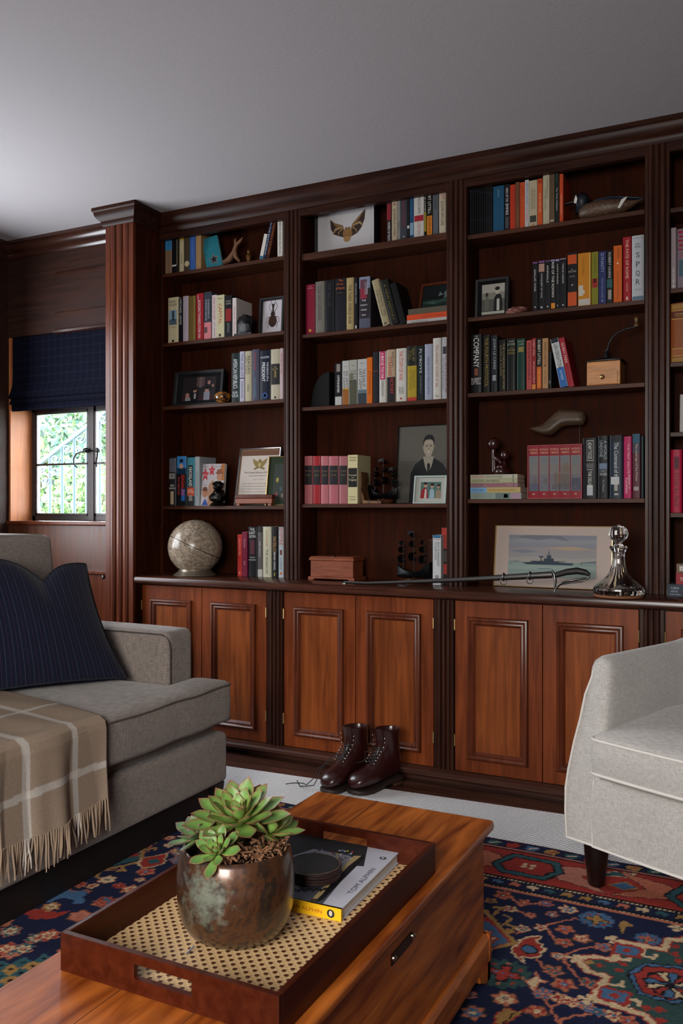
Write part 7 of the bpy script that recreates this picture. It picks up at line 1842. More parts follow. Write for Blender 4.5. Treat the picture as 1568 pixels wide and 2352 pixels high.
sx1 = MT('SINE', MT('MULTIPLY', sp_.outputs[0], KC)); sy1 = MT('SINE', MT('MULTIPLY', sp_.outputs[1], KC))
pr_1 = MT('MULTIPLY', sx1, sy1)
hole = N('ShaderNodeMapRange'); hole.inputs[1].default_value = .30; hole.inputs[2].default_value = .52; L(pr_1, hole.inputs[0])
st = MT('SINE', MT('MULTIPLY', MT('ADD', sp_.outputs[0], sp_.outputs[1]), KC * 2)); st2 = MT('SINE', MT('MULTIPLY', MT('SUBTRACT', sp_.outputs[0], sp_.outputs[1]), KC * 2))
stv = N('ShaderNodeMapRange'); stv.inputs[1].default_value = -2; stv.inputs[2].default_value = 2; stv.inputs[3].default_value = .72; stv.inputs[4].default_value = 1.1; L(MT('ADD', st, st2), stv.inputs[0])
cm = N('ShaderNodeVectorMath'); cm.operation = 'SCALE'; cm.inputs[0].default_value = (.66, .44, .22); L(stv.outputs[0], cm.inputs['Scale'])
mx = N('ShaderNodeMix'); mx.data_type = 'RGBA'; L(hole.outputs[0], mx.inputs[0]); L(cm.outputs[0], mx.inputs[6]); mx.inputs[7].default_value = (.08, .025, .01, 1); L(mx.outputs[2], b_.inputs['Base Color'])
b_.inputs['Roughness'].default_value = .5
bu = N('ShaderNodeBump'); bu.inputs['Strength'].default_value = .7; bu.inputs['Distance'].default_value = .001; bu.invert = True; L(hole.outputs[0], bu.inputs['Height']); L(bu.outputs[0], b_.inputs['Normal'])
rel(box_obj('cane_base', TX0 + th * .5, TX1 - th * .5, TY0 + th * .5, TY1 - th * .5, z0, z0 + .007, CANE, tyx), tp)
CB = z0 + .007
def wall_with_hole(name, y0, y1):
    xm = (TX0 + TX1) / 2; hw, hz0, hz1 = .052, z0 + .022, z0 + .044
    m = MB()
    zz0 = z0
    # ring of quads around the opening, front and back, plus the inside of the opening
    o = [(TX0, zz0), (TX1, zz0), (TX1, z1), (TX0, z1)]; i_ = [(xm - hw, hz0), (xm + hw, hz0), (xm + hw, hz1), (xm - hw, hz1)]
    vs = [(x, y0, z) for x, z in o + i_] + [(x, y1, z) for x, z in o + i_]; fs = []
    for k in range(4):
        n = (k + 1) % 4
        fs += [(k, n, 4 + n, 4 + k), (8 + k, 12 + k, 12 + n, 8 + n), (k, 8 + k, 8 + n, n), (4 + k, 4 + n, 12 + n, 12 + k)]
    m.add(vs, fs); return rel(m.build(name, W_TRAY, tyx, bevel=.0015), tp)
wall_with_hole('handle_panel', TY0, TY0 + th); wall_with_hole('handle_panel', TY1 - th, TY1)
for xa in (TX0, TX1 - th): rel(box_obj('side_panel', xa, xa + th, TY0 + th + .0002, TY1 - th - .0002, z0, z1, W_TRAY, tyx, bevel=.0015), tp)

# ------------------------------------------------------------------ big book and coasters
bx1, by0, bzt = -.0, 0, 0
q = onZ(780, 2120, CB + .001); BX1, BY0 = q.x, q.y; BW, BL, BH = .262, .272, .0215
bk = thing('coffee_table_book', 'large grey and white square book with yellow spine on the tray', 'book', (BX1 - BW, BY0, CB + .0004), (0, 0, R(1.5)))
YEL = plain('#dca90c', .4); WHT = plain('#b8b8c4', .3, coat=.2)
m = MB(); t = .0022
m.box(0, BW, -.002, .004, 0, BH, YEL); m.box(0, BW, .0, BL, 0, t, WHT); m.box(0, BW, .0, BL, BH - t, BH, WHT)
m.build('cover', None, bk)
box_obj('page_block', .003, BW - .003, .004, BL - .003, t, BH - t, plain('#c9c9c8', .8), bk)
s = MB()
for st, u0, u1 in (('TOM ALPHIN', .60, .86),):
    put_text(s, st, lambda u, v: (BW * (u0 + (u1 - u0) * u), -.0024, BH * (.34 + .30 * v)), plain('#a84a10', .5))
s.add([(BW * .925 + BH * .34 * a, -.0024, BH * .5 + BH * .34 * b) for a, b in ell(0, 0, 1, 1)], [tuple(range(16))], plain('#141414', .5))
s.add([(BW * .925 + BH * .15 * a, -.0027, BH * .52 + BH * .22 * b) for a, b in ell(0, 0, 1, 1)], [tuple(range(16))], plain('#b8b0a0', .5))
fn = lambda u, v, l: (BW * u, BL * v, BH + .0001 + l)
def onc(px, py):
    p = onZ(px, py, CB + BH + .0004) - Vector((BX1 - BW, BY0, 0)); c_, s__ = math.cos(R(-1.5)), math.sin(R(-1.5))
    return ((p.x * c_ - p.y * s__) / BW, (p.x * s__ + p.y * c_) / BL)
g0, g1, g2 = onc(728, 2078), onc(833, 1952), onc(660, 1905)
picture(s, [([(0, .002), (onc(735, 2082)[0], .01), onc(835, 1960), (onc(832, 1955)[0], 1), (0, 1)], '#50535c'),
            ([(0, .55), (.5, .55), onc(835, 1990), (onc(832, 1955)[0], 1), (0, 1)], '#2c2d30'),
            ([onc(665, 1968), onc(720, 1950), onc(800, 1965), onc(822, 1975), onc(790, 2010), onc(700, 2000), onc(665, 1990)], '#8a8c96'),
            ([onc(712, 2072), onc(724, 2056), onc(812, 1966), onc(834, 1966), onc(768, 2030), onc(728, 2068)], '#b8a070'),
            ([onc(712, 2072), onc(736, 2068), onc(768, 2034), onc(768, 2030), onc(728, 2065), onc(716, 2064)], '#4a3a20'),
            ([onc(724, 2074), onc(742, 2066), onc(836, 1972), onc(833, 1964), onc(800, 1990), onc(762, 2028), onc(732, 2064)], '#17171a')], fn, .00008)
brk = ['#b8b8c0', '#9a9ca6', '#a43c34', '#b89a30', '#4a4c54', '#c4c4cc', '#3a5a7a']
rb_ = random.Random(2)
for i in range(46):
    u, v = onc(715 + rb_.uniform(0, 92), 1953 + rb_.uniform(0, 22)); k = rb_.uniform(.010, .02)
    s.box(BW * u, BW * (u + k), BL * v, BL * (v + .012), BH, BH + .0011 + i * .00001, plain(rb_.choice(brk), .5))
for i in range(9):
    u, v = onc(668 + i * 9, 2044 + (i % 2) * 3); s.box(BW * u, BW * (u + .022), BL * v, BL * (v + .03), BH, BH + .0011, plain('#17171c', .5))
a, b = Vector(onc(808, 2055)), Vector(onc(863, 1997))
dirv = Vector(((b.x - a.x) * BW, (b.y - a.y) * BL)); ln = dirv.length; dirv /= ln; nv = Vector((-dirv.y, dirv.x))
put_text(s, 'TOM ALPHIN', lambda u, v: (a.x * BW + dirv.x * ln * u + nv.x * .0105 * v, a.y * BL + dirv.y * ln * u + nv.y * .0105 * v, BH + .0009), plain('#5c5c68', .5))
e0 = onc(879, 1972); s.add([(BW * e0[0] + .0065 * p[0], BL * e0[1] + .0065 * p[1], BH + .0009) for p in ell(0, 0, 1, 1)], [tuple(range(16))], plain('#1a1a1e', .5))
s.add([(BW * e0[0] + .003 * p[0], BL * e0[1] + .0045 * p[1], BH + .0011) for p in ell(0, 0, 1, 1)], [tuple(range(16))], plain('#a8a8b0', .5))
s.build('cover_print', None, bk)
cz = CB + BH + .0024; rC = .0515
for k in range(4):
    c = onZ(721, 2012, CB + BH); m = MB()
    m.lathe([(0, .0), (rC, 0), (rC + .0006, .0022), (rC, .0046), (rC - .002, .0050), (0, .0050)], (c.x + .0006 * math.sin(k * 2), c.y + .0006 * math.cos(k * 3), cz), 56)
    o = m.build('leather_coaster', plain('#2a1410', .55, bump=.4, bscale=150), smooth=35)
    tag(o, ['bottom brown leather coaster of the stack on the grey book', 'second brown leather coaster up from the grey book', 'third brown leather coaster, just under the top one', 'topmost leather coaster with dark centre and pale stitched rim'][k], 'coaster', 'stacked leather coasters')
    if k == 3:
        m = MB(); m.lathe([(0, .0051), (rC - .006, .0051), (rC - .0062, .0055), (0, .0055)], (c.x, c.y, cz), 56); m.build('centre_pad', plain('#0e0907', .8, bump=.6, bscale=260), o)
        m = MB()
        for i in range(90):
            a = 2 * math.pi * i / 90; p = Vector((c.x + (rC - .003) * math.cos(a), c.y + (rC - .003) * math.sin(a), cz + .0053)); tt = Vector((-math.sin(a), math.cos(a), 0)) * .0012; m.tube([p - tt, p + tt], .0005, 4)
        m.build('stitching', plain('#8a7a66', .8), o)
    cz += .0053

# ------------------------------------------------------------------ pot and succulent
pc = onZ(540, 2120, CB); pcx, pcy = -.808, 1.212
pc = Vector((pcx, pcy, CB + .0004))
POTM, t_, b_ = newmat('iridescent_raku_glaze'); N = t_.nodes.new; L = t_.links.new
tcx = N('ShaderNodeTexCoord'); n1 = N('ShaderNodeTexNoise'); n1.inputs['Scale'].default_value = 9; n1.inputs['Detail'].default_value = 8; n1.inputs['Roughness'].default_value = .7; n1.inputs['Distortion'].default_value = .8; L(tcx.outputs['Object'], n1.inputs['Vector'])
cr = N('ShaderNodeValToRGB'); el = cr.color_ramp.elements; el[0].position = .30; el[0].color = (.014, .007, .006, 1); el[1].position = .74; el[1].color = (.05, .038, .022, 1)
for p_, c_ in ((.42, (.040, .017, .012, 1)), (.50, (.095, .036, .014, 1)), (.57, (.022, .015, .012, 1)), (.66, (.070, .036, .014, 1))): e_ = el.new(p_); e_.color = c_
L(n1.outputs[0], cr.inputs[0])
# grey green patina bloom on one flank, broken up by fine noise
vd = N('ShaderNodeVectorMath'); vd.operation = 'DISTANCE'; L(tcx.outputs['Object'], vd.inputs[0]); vd.inputs[1].default_value = (.002, -.094, .095)
n3 = N('ShaderNodeTexNoise'); n3.inputs['Scale'].default_value = 55; n3.inputs['Detail'].default_value = 8; n3.inputs['Roughness'].default_value = .75; L(tcx.outputs['Object'], n3.inputs['Vector'])
ma = N('ShaderNodeMapRange'); ma.inputs[1].default_value = .085; ma.inputs[2].default_value = .0; ma.inputs[3].default_value = 0; ma.inputs[4].default_value = .50; L(vd.outputs['Value'], ma.inputs[0])
mb_ = N('ShaderNodeMath'); mb_.operation = 'ADD'; L(ma.outputs[0], mb_.inputs[0]); L(n3.outputs[0], mb_.inputs[1])
mc_ = N('ShaderNodeMapRange'); mc_.inputs[1].default_value = .70; mc_.inputs[2].default_value = 1.0; L(mb_.outputs[0], mc_.inputs[0])
px_ = N('ShaderNodeMix'); px_.data_type = 'RGBA'; L(mc_.outputs[0], px_.inputs[0]); L(cr.outputs[0], px_.inputs[6]); px_.inputs[7].default_value = (.20, .22, .17, 1)
L(px_.outputs[2], b_.inputs['Base Color'])
b_.inputs['Metallic'].default_value = .45; b_.inputs['Coat Weight'].default_value = .7; b_.inputs['Coat Roughness'].default_value = .18
mp = N('ShaderNodeMapping'); mp.inputs['Scale'].default_value = (150, 150, 8); L(tcx.outputs['Object'], mp.inputs[0]); n2 = N('ShaderNodeTexNoise'); n2.inputs['Scale'].default_value = 1; L(mp.outputs[0], n2.inputs['Vector'])
mr = N('ShaderNodeMapRange'); mr.inputs[3].default_value = .25; mr.inputs[4].default_value = .5; L(n1.outputs[0], mr.inputs[0]); L(mr.outputs[0], b_.inputs['Roughness'])
bu = N('ShaderNodeBump'); bu.inputs['Strength'].default_value = .12; bu.inputs['Distance'].default_value = .002; L(n1.outputs[0], bu.inputs['Height']); L(bu.outputs[0], b_.inputs['Normal'])
pt = thing('plant_pot', 'round metallic brown glazed pot with grey green patina on the tray', 'plant pot', pc)
pf = [(.0, .0), (.056, .0), (.062, .002), (.079, .012), (.0895, .028), (.0960, .050), (.0985, .078), (.0980, .105), (.0955, .125), (.0915, .140), (.088, .146), (.085, .148), (.082, .146), (.080, .138), (.081, .12), (.080, .10)]
m = MB(); m.lathe(pf[1:], (0, 0, 0), 64, fn=lambda a, z: 1 + .012 * math.cos(2 * a + .5) - .014 * math.exp(-(((a - 5.35) / .10) ** 2)) * (1 if z > .02 else 0)); m.build('vessel', POTM, pt, smooth=60)
m = MB()
rs = []; n = 28
for r_, z_ in ((.081, .122), (.06, .128), (.03, .130), (.002, .131)): rs.append([(r_ * math.cos(2 * math.pi * j / n), r_ * math.sin(2 * math.pi * j / n), z_ + .004 * math.sin(j * 3.3 + r_ * 90)) for j in range(n)])
m.rings(rs); m.build('soil', plain('#2a1a10', .95, bump=1, bscale=120), pt)
sc_p = thing('succulent_plant', 'bright green succulent rosettes with red leaf edges growing in the pot', 'plant', pc + Vector((0, 0, .124)))
LEAF = attr_mat('succulent_leaf', rough=.38, noise=.10, nscale=60, spec=.4, sub=.15)
def LN(c): return np.array(lin(c))


def leaf(mb, cols, base, d, up, L_, w_, th, c0, c1, ce):
    """fleshy pointed leaf; d = growing direction, up = upper side"""
    side = d.cross(up).normalized(); up = side.cross(d).normalized(); rs = []
    n = 9
    for i in range(n + 1):
        t = i / n; wd = w_ * (math.sin(math.pi * min(1, (.10 + .62 * t))) ** 1.1) * (1 if t < .72 else max(.0, 1 - ((t - .72) / .28) ** 1.6)) + .0004
        c = base + d * (L_ * t) + up * (L_ * (.22 * t * t)); ring = []
        for j in range(12):
            a = 2 * math.pi * j / 12; sx_ = math.cos(a); sz = math.sin(a)
            ring.append(c + side * (wd * sx_) + up * (th * sz * (.35 + .65 * math.sin(math.pi * min(1, t + .08))) * (1 - .3 * t) + wd * .30 * sx_ * sx_))
            e = abs(sx_) ** 7; k = min(1, e + max(0, (t - .86) / .14) ** 1.5)
            cc = c0 * (1 - t) + c1 * t; cols.append(cc * (1 - .85 * k) + ce * (.85 * k))
        rs.append(ring)
    mb.rings(rs)


def rosette(name, c, axis, n, L0, L1, w0, c0, c1, ce, spread=1.0, seed=0):
    rg = random.Random(seed); ax = axis.normalized(); u_ = ax.orthogonal().normalized(); v_ = ax.cross(u_); mb = MB(); cols = []
    for i in range(n):
        t = i / (n - 1); a = i * 2.39996 + rg.uniform(-.12, .12); el_ = R(8 + 82 * (1 - t) ** 1.0 * 1.0) if spread == 1 else R(8 + 82 * (1 - t) * spread)
        tilt = R(84 - 84 * t ** .75 * spread) + rg.uniform(-.06, .06)
        rad = u_ * math.cos(a) + v_ * math.sin(a); d = rad * math.cos(tilt) + ax * math.sin(tilt); up = ax * math.cos(tilt) - rad * math.sin(tilt)
        L_ = (L1 + (L0 - L1) * t ** .8) * rg.uniform(.9, 1.1)
        base = c + rad * (.003 + .005 * t) + ax * (.006 * (1 - t))
        cc0 = c0 * (1 - .5 * t) + c1 * .5 * t
        leaf(mb, cols, base, d, up, L_, w0 * (L_ / L0) ** .8, .0030 * (L_ / L0) ** .3, cc0, c1 * (1 - .15 * t), ce)
    o = mb.build(name, LEAF, sc_p, smooth=80)
    ca = o.data.color_attributes.new('Col', 'FLOAT_COLOR', 'POINT'); ca.data.foreach_set('color', np.hstack([np.array(cols), np.ones((len(cols), 1))]).ravel())
    return o
g_in, g_out, rd = LN('#a6c85a'), LN('#557f40'), LN('#8a2c40'); g2i, g2o = LN('#8fb550'), LN('#48723f'); g3o = LN('#3d6450')
def at_(px, py, z): return onZ(px, py, z) - (pc + Vector((0, 0, .12)))
zt = pc.z
rosette('rosette', Vector((.004, .002, .062)), Vector((.06, -.30, 1)), 40, .082, .020, .0165, g_in, g_out, rd, seed=1)
rosette('rosette', Vector((-.054, -.030, .038)), Vector((-.40, -.40, 1)), 22, .050, .012, .0110, g2i, g3o, LN('#7a4048'), seed=2)
rosette('rosette', Vector((.008, -.066, .034)), Vector((.05, -.7, .9)), 22, .042, .010, .0092, g2i, g2o, LN('#8a4a3a'), seed=3)
rosette('rosette', Vector((.048, .030, .040)), Vector((.45, .1, 1)), 18, .062, .016, .0125, g_in, g_out, rd, seed=4)
rosette('rosette', Vector((-.030, .050, .036)), Vector((-.3, .4, 1)), 18, .056, .014, .0130, g_in, g_out, rd, seed=5)
rosette('rosette', Vector((-.068, .010, .034)), Vector((-.6, .0, .9)), 14, .038, .010, .0095, g2i, g3o, LN('#6a3a44'), seed=6)
for c_, a_ in (((0, 0, -.0), (.004, .002, .062)), ((-.03, -.01, 0), (-.054, -.030, .038)), ((.0, -.03, 0), (.008, -.066, .034)), ((.03, .01, 0), (.048, .030, .040)), ((-.02, .03, 0), (-.030, .050, .036)), ((-.04, .0, 0), (-.068, .01, .034))):
    MBs = MB(); MBs.tube([Vector(c_), (Vector(c_) + Vector(a_)) / 2 + Vector((0, 0, .004)), Vector(a_)], [.006, .005, .005], 8); MBs.build('stem', plain('#6a7a3a', .6), sc_p, smooth=60)
m = MB(); rg = random.Random(6)
for i in range(150):
    a = rg.uniform(-1.4, .9); r_ = rg.uniform(.045, .088); p = Vector((r_ * math.cos(a), r_ * math.sin(a) * .9 + .004, .018 + rg.uniform(0, .020)))
    q = [p + Vector((rg.uniform(-.009, .009), rg.uniform(-.009, .009), rg.uniform(-.006, .008))) for _ in range(3)]; m.tube(q, rg.uniform(.0008, .0028), 5)
o = m.build('dried_leaf_litter', plain('#6e4a30', .9, bump=1, bscale=200), sc_p, smooth=60); o['kind'] = 'stuff'
q0, q1 = onZ(428, 2191, CB + .002), onZ(446, 2172, CB + .012); m = MB(); m.tube([q0, q1], .0016, 6)
tag(m.build('plant_tag_wire', plain('#8a8e98', .3, .8), smooth=60), 'short pale wire lying on the cane beside the pot foot', 'wire')

# ------------------------------------------------------------------ boots
BTL = plain('#2a0c0b', .30, 0, coat=.2, bump=.25, bscale=50); BTL2 = plain('#1a0a08', .5); SOLE = plain('#241611', .6, bump=.5); LACE = plain('#0c090a', .7)
RINGS = [((.146, .030), (.146, .020), .010), ((.140, .050), (.141, .015), .030), ((.124, .066), (.126, .013), .043), ((.098, .076), (.098, .013), .050), ((.070, .084), (.066, .013), .050), ((.044, .098), (.034, .014), .046), ((.020, .116), (.000, .015), .042), ((.006, .132), (-.072, .014), .038), ((-.002, .148), (-.117, .016), .036), ((-.006, .160), (-.126, .044), .036), ((-.008, .172), (-.122, .080), .0355), ((-.006, .186), (-.114, .115), .037), ((-.002, .200), (-.108, .155), .040), ((.004, .212), (-.108, .190), .043), ((.008, .220), (-.110, .216), .0455)]


def boot(label, loc, yaw, left):
    k = .93
    A = thing('leather_boot', label, 'boot', loc, (0, 0, yaw), 'pair of lace-up boots by the cabinets'); A.scale = (1, 1, 1)
    n = 28; rs = []
    def rg_(T, B, w_, ins=0.0):
        c = Vector(((T[0] + B[0]) / 2, 0, (T[1] + B[1]) / 2)); h = Vector(((T[0] - B[0]) / 2, 0, (T[1] - B[1]) / 2)); ring = []
        for j in range(n):
            a = 2 * math.pi * j / n; cy, sz = math.cos(a), math.sin(a)
            pw = .78 if T[1] < .14 else .95
            yy = math.copysign(abs(cy) ** pw, cy) * (w_ - ins); hh = math.copysign(abs(sz) ** pw, sz)
            top_n = 1 - .30 * max(0, sz) ** 2 if T[1] < .19 else 1
            bend = .010 * (1 if left else -1) * max(0, (c.x + .02)) / .16
            ring.append(Vector((c.x, 0, c.z)) * k + h * hh * k * (1 - ins / .05) + Vector((0, (yy * top_n + bend) * k, 0)))
        return ring
    for T, B, w_ in RINGS: rs.append(rg_(T, B, w_))
    rs.append(rg_((.006, .221), (-.108, .217), .0455, .0018))
    for T, B, w_ in list(reversed(RINGS))[0:5]: rs.append(rg_((T[0], T[1] - .003), (B[0], B[1] - .001), w_, .0040))
    def dip(q):
        q.v = [(x_, y_, z_ - .0115 * (lambda t: t * t * (3 - 2 * t))(min(1, max(0, (x_ + .042) / .07))) * (1 if z_ < .10 else max(0, 1 - (z_ - .10) / .08))) for x_, y_, z_ in q.v]; return q
    m = MB(); m.rings(rs); m.v = [(a, b, c_ + .010) for a, b, c_ in m.v]; up = dip(m).build('upper', BTL, A, smooth=80)
    # sole, welt and heel
    ol = []
    for x_, w_ in ((.150, .010), (.145, .026), (.130, .041), (.105, .050), (.075, .051), (.045, .046), (.010, .037), (-.03, .032), (-.07, .034), (-.10, .034), (-.116, .028), (-.124, .012)): ol.append((x_, w_))
    def outl(e): 
        pts = [(x_ * k, (w_ + e + .010 * (1 if left else -1) * max(0, x_ + .02) / .16) * k) for x_, w_ in ol] + [(x_ * k, (-w_ - e + .010 * (1 if left else -1) * max(0, x_ + .02) / .16) * k) for x_, w_ in reversed(ol)]
        return pts
    m = MB(); m.rings([[(a, b, z_ + .006 * max(0, (a - .09) / .05) ** 2 * .5) for a, b in outl(e)] for e, z_ in ((-.002, .0005), (0, .002), (.001, .011), (-.001, .014), (-.004, .016))]); dip(m).build('sole', SOLE, A, smooth=35)
    m = MB(); hp = [(a, b) for a, b in outl(-.001) if a < -.045]; 
    m.rings([[(a, b, z_) for a, b in hp] for z_ in (-.012, .0004)])
    hl = m.build('heel', plain('#4a2a18', .6), A, smooth=30)
    # tongue
    m = MB(); rs = []
    for (x_, z_, w_) in ((.030, .122, .012), (.014, .140, .016), (.008, .165, .020), (.010, .190, .024), (.016, .212, .027), (.022, .228, .026)):
        rs.append([(x_ * k - .004 * abs(t) ** 2 * 3, t * w_ * k, z_ * k + .010) for t in (-1, -.6, -.2, .2, .6, 1)] + [(x_ * k - .003 - .012 * abs(t) ** 2, t * w_ * k, z_ * k + .009) for t in (1, .6, .2, -.2, -.6, -1)])
    m.rings(rs); dip(m).build('tongue', BTL, A, smooth=60)
    def fp(x_, z_, s): return Vector((x_ * k, s * k, z_ * k + .010))
    rows = [(.050, .100, .016), (.040, .110, .017), (.031, .119, .018), (.022, .128, .019), (.013, .138, .020), (.002, .152, .023), (-.001, .170, .026), (.001, .188, .029)]
    for i, (x_, z_, s) in enumerate(rows):
        for sg in (-1, 1):
            m = MB(); p = fp(x_ - .004, z_, sg * (s + .006)); blob(m, p + Vector((.002, sg * .002, .002)), (.0028, .0028, .0028), 6, 1, 0); dip(m).build('eyelet' if i < 5 else 'lace_hook', plain((.7, .62, .5), .25, 1, 'nickel'), A, smooth=80)
    m = MB()
    for i in range(5):
        a, b = rows[i], rows[min(i + 1, 5)]
        for sg in (-1, 1):
            m.tube([fp(a[0] - .003, a[1], sg * (a[2] + .004)), fp((a[0] + b[0]) / 2 + .010, (a[1] + b[1]) / 2 + .004, 0), fp(b[0] - .003, b[1], -sg * (b[2] + .004))], .0019, 6)
    ext = laces_ext[left]
    for pts in ext: m.tube([Vector(p) for p in pts], .0018, 6)
    if not left: dip(m)
    m.build('lace', LACE, A, smooth=60)
    # facing seams
    m = MB()
    for sg in (-1, 1): m.tube([fp(r_[0] - .008, r_[1] + .001, sg * (r_[2] + .0135)) for r_ in rows] + [fp(.004, .208, sg * .034)], .0009, 5)
    m.build('seam', plain('#4a2a24', .6), A)
    return A
laces_ext = {True: [[(.030, -.016, .118), (.055, -.040, .10), (.088, -.054, .06), (.105, -.062, .022), (.125, -.060, .003), (.15, -.075, .0025), (.17, -.09, .0025), (.150, -.12, .0025), (.13, -.15, .003)],
                    [(.050, .016, .108), (.085, -.010, .098), (.118, -.040, .072), (.130, -.058, .03), (.14, -.085, .003), (.135, -.11, .0025), (.16, -.14, .0025), (.19, -.15, .003)]],
             False: [[(.028, -.016, .120), (.050, -.050, .098), (.060, -.070, .092), (.060, -.095, .086), (.050, -.115, .092)], [(.016, -.020, .142), (.030, -.045, .13), (.026, -.048, .105), (.045, -.030, .10)]]}
YW = R(-110)
for lab, px, py, lf in (('left dark oxblood lace-up boot with trailing lace', 797, 1803, True), ('right dark oxblood lace-up boot nearer the armchair', 869, 1809, False)):
    p = onZ(px, py, .01); boot(lab, (p.x, p.y, .0215), YW + (R(3) if lf else R(-2)), lf)

# ------------------------------------------------------------------ roman blind
BLM, t_, b_ = newmat('navy_plaid_blind'); N = t_.nodes.new; L = t_.links.new
tcx = N('ShaderNodeTexCoord'); sp_ = N('ShaderNodeSeparateXYZ'); L(tcx.outputs['Object'], sp_.inputs[0])
def lines(sock, per, w_): return MT('LESS_THAN', MT('ABSOLUTE', MT('SUBTRACT', MT('FRACT', MT('MULTIPLY', sock, 1 / per)), .5)), w_)
fac = MT('MULTIPLY', MT('ADD', lines(sp_.outputs[0], .045, .05), lines(sp_.outputs[2], .045, .05)), .5)
mx = N('ShaderNodeMix'); mx.data_type = 'RGBA'; L(fac, mx.inputs[0]); mx.inputs[6].default_value = (.002, .0024, .0075, 1); mx.inputs[7].default_value = (.008, .009, .024, 1); L(mx.outputs[2], b_.inputs['Base Color']); b_.inputs['Roughness'].default_value = .95; b_.inputs['Specular IOR Level'].default_value = .1
yb0 = WY + .012; zt_ = wz1 - .002; zb_ = onY(140, 938, yb0).z; bl0, bl1 = wx0 + .016, -2.908
bl = thing('roman_blind', 'dark navy plaid roman blind folded over the top half of the window', 'blind', ((bl0 + bl1) / 2, yb0, zt_)); bp = ((bl0 + bl1) / 2, yb0, zt_)
zf = onY(140, 905, yb0).z
pf = [(0, zt_), (0, zf + .10), (-.004, zf + .06), (-.022, zf + .015), (-.030, zf - .002), (-.024, zf - .010), (-.010, zf - .008), (-.016, zf - .022), (-.024, zf - .034), (-.018, zf - .040), (-.004, zf - .030), (-.006, zb_ + .004), (0, zb_), (.006, zb_ + .002), (.010, zf), (.008, zt_)]
m = MB(); m.rings([[(x_, yb0 + a, b) for a, b in pf] for x_ in (bl0, bl0 + .02, (bl0 + bl1) / 2, bl1)]); rel(m.build('fabric', BLM, bl, smooth=50), bp)
rel(box_obj('head_rail', bl0, bl1, yb0 + .010, yb0 + .03, zt_ - .03, zt_, W_DARK, bl), bp)

# ------------------------------------------------------------------ garden beyond the window
structure(box_obj('garden_ground', -16, 2, YB + 1.0, 16, -.3, -.05, plain('#6a7a50', .95)))
LG = [plain(c_, .7, spec=.3) for c_ in ('#4a6344', '#5c7a44', '#3c5648', '#7a8f68', '#2c4238')]
rgn = np.random.default_rng(12)


def foliage(name, label, cat, c, r, n, size, mats_w, trunk=True, seed=0):
    A = thing(name, label, cat, (c[0], c[1], -.05), group='bushes and trees in the garden')
    rg = np.random.default_rng(seed); dirs = rg.normal(size=(n, 3)); dirs /= np.linalg.norm(dirs, axis=1)[:, None]
    rad = rg.uniform(.35, 1, n) ** .6; lump = 1 + .22 * np.sin(dirs[:, 0] * 5 + seed) * np.sin(dirs[:, 2] * 6 + seed)
    P = dirs * np.array(r) * (rad * lump)[:, None] + np.array([0, 0, c[2] + .05])
    m = MB(); vs = []; fs = []
    a = rg.normal(size=(n, 3)); a /= np.linalg.norm(a, axis=1)[:, None]; b = np.cross(a, rg.normal(size=(n, 3))); b /= np.linalg.norm(b, axis=1)[:, None]
    s = size * rg.uniform(.6, 1.4, n)[:, None]
    q = np.stack([P - a * s, P + b * s * .45, P + a * s, P - b * s * .45 + np.cross(a, b) * s * .25], 1).reshape(-1, 3)
    m.v = [tuple(x) for x in q]; m.f = [(4 * i, 4 * i + 1, 4 * i + 2, 4 * i + 3) for i in range(n)]; mi = rg.choice(len(mats_w), n, p=np.array(mats_w) / sum(mats_w)); m.mats = LG; m.m = [int(x) for x in mi]
    o = m.build('foliage', None, A); o['kind'] = 'stuff'
    t = MB(); h = c[2]
    for k in range(5): ang = k * 1.3; t.tube([(.03 * math.cos(ang), .03 * math.sin(ang), 0), (r[0] * .25 * math.cos(ang), r[1] * .25 * math.sin(ang), h * .6), (r[0] * .6 * math.cos(ang), r[1] * .6 * math.sin(ang), h + r[2] * .4)], [.03, .02, .006], 6)
    t.build('stem', plain('#4a3a30', .9), A)


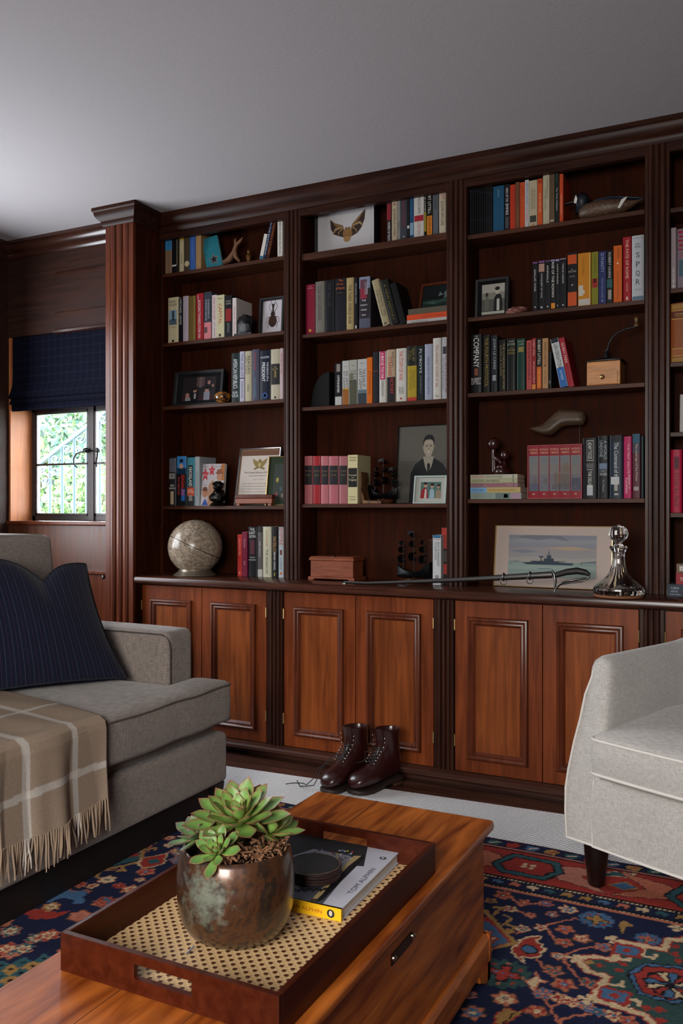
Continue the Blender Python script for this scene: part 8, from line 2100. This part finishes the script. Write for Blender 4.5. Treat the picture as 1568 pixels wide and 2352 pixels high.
def gp(px, py, y): p = onY(px, py, y); return (p.x, p.y, p.z)
foliage('garden_shrub', 'light green leafy shrub low behind the railing, right of the pane', 'shrub', gp(192, 1168, 6.1), (.42, .4, .45), 1500, .04, [2, 5, 0, 3, 0], seed=1)
foliage('garden_shrub', 'darker blue green shrub low behind the railing, left of the pane', 'shrub', gp(120, 1140, 6.6), (.7, .5, .75), 1700, .055, [3, 1, 4, 1, 3], seed=2)
foliage('garden_shrub', 'tall loose shrub rising behind the railing near the centre pane', 'shrub', gp(165, 1080, 7.3), (.9, .6, .8), 1500, .06, [3, 2, 3, 2, 1], seed=3)
foliage('garden_tree', 'pale airy tree high at the left behind the sloping handrail', 'tree', gp(118, 1000, 9.5), (1.2, .8, 1.0), 900, .10, [2, 2, 3, 3, 2], seed=4)
foliage('garden_tree', 'pale airy tree high at the right behind the sloping handrail', 'tree', gp(200, 960, 10), (1.5, .8, .9), 1000, .10, [2, 3, 1, 5, 0], seed=5)
# iron stair railing
RY_ = 5.2; RI = plain('#35454c', .5, .2, 'grey_green_iron')
ra = thing('stair_railing', 'grey green wrought iron stair railing with scrolls outside the window', 'railing', gp(80, 1250, RY_)); rp = gp(80, 1250, RY_)
m = MB(); m.tube([gp(60, 1084, RY_), gp(93, 1063, RY_), gp(205, 976, RY_), gp(240, 948, RY_), gp(262, 930, RY_)], .020, 8); rel(m.build('handrail', RI, ra, smooth=60), rp)
def rail_y(px): return 1063 - (px - 93) * (1063 - 976) / (205 - 93)
for px in (88, 115, 143, 171, 200, 229, 250):
    m = MB(); m.tube([gp(px, rail_y(px) + 3, RY_), gp(px, 1262, RY_)], .013, 6); rel(m.build('baluster', RI, ra, smooth=60), rp)
for px in (75, 262):
    a = Vector(gp(px, 1240, RY_)); b = Vector((a.x, a.y, -.049)); m = MB(); m.tube([a, b], .02, 8); rel(m.build('post', RI, ra, smooth=60), rp)
m = MB(); m.tube([gp(70, 1250, RY_), gp(262, 1250, RY_)], .016, 6); rel(m.build('bottom_rail', RI, ra, smooth=60), rp)
def scroll(cx_, cy_, r, turns, a0, sgn):
    pts = []
    for k in range(26):
        t = k / 25; a = a0 + sgn * t * turns * 2 * math.pi; rr = r * (1 - .75 * t); pts.append(gp(cx_ + rr * math.cos(a), cy_ + rr * math.sin(a), RY_ - .01))
    m = MB(); m.tube(pts, .009, 5); rel(m.build('scroll', RI, ra, smooth=60), rp)
for cx_, cy_, r, a0, sg in ((128, 1054, 11, 0, 1), (126, 1082, 10, 3.1, -1), (105, 1104, 9, 0, 1), (100, 1079, 6, 2, 1), (186, 1008, 10, 0, 1), (155, 1030, 9, 1.5, 1), (158, 1058, 6, 3, -1), (182, 1036, 7, 0, -1), (215, 984, 11, 0, 1), (238, 962, 10, 0, 1)): scroll(cx_, cy_, r, 1.3, a0, sg)
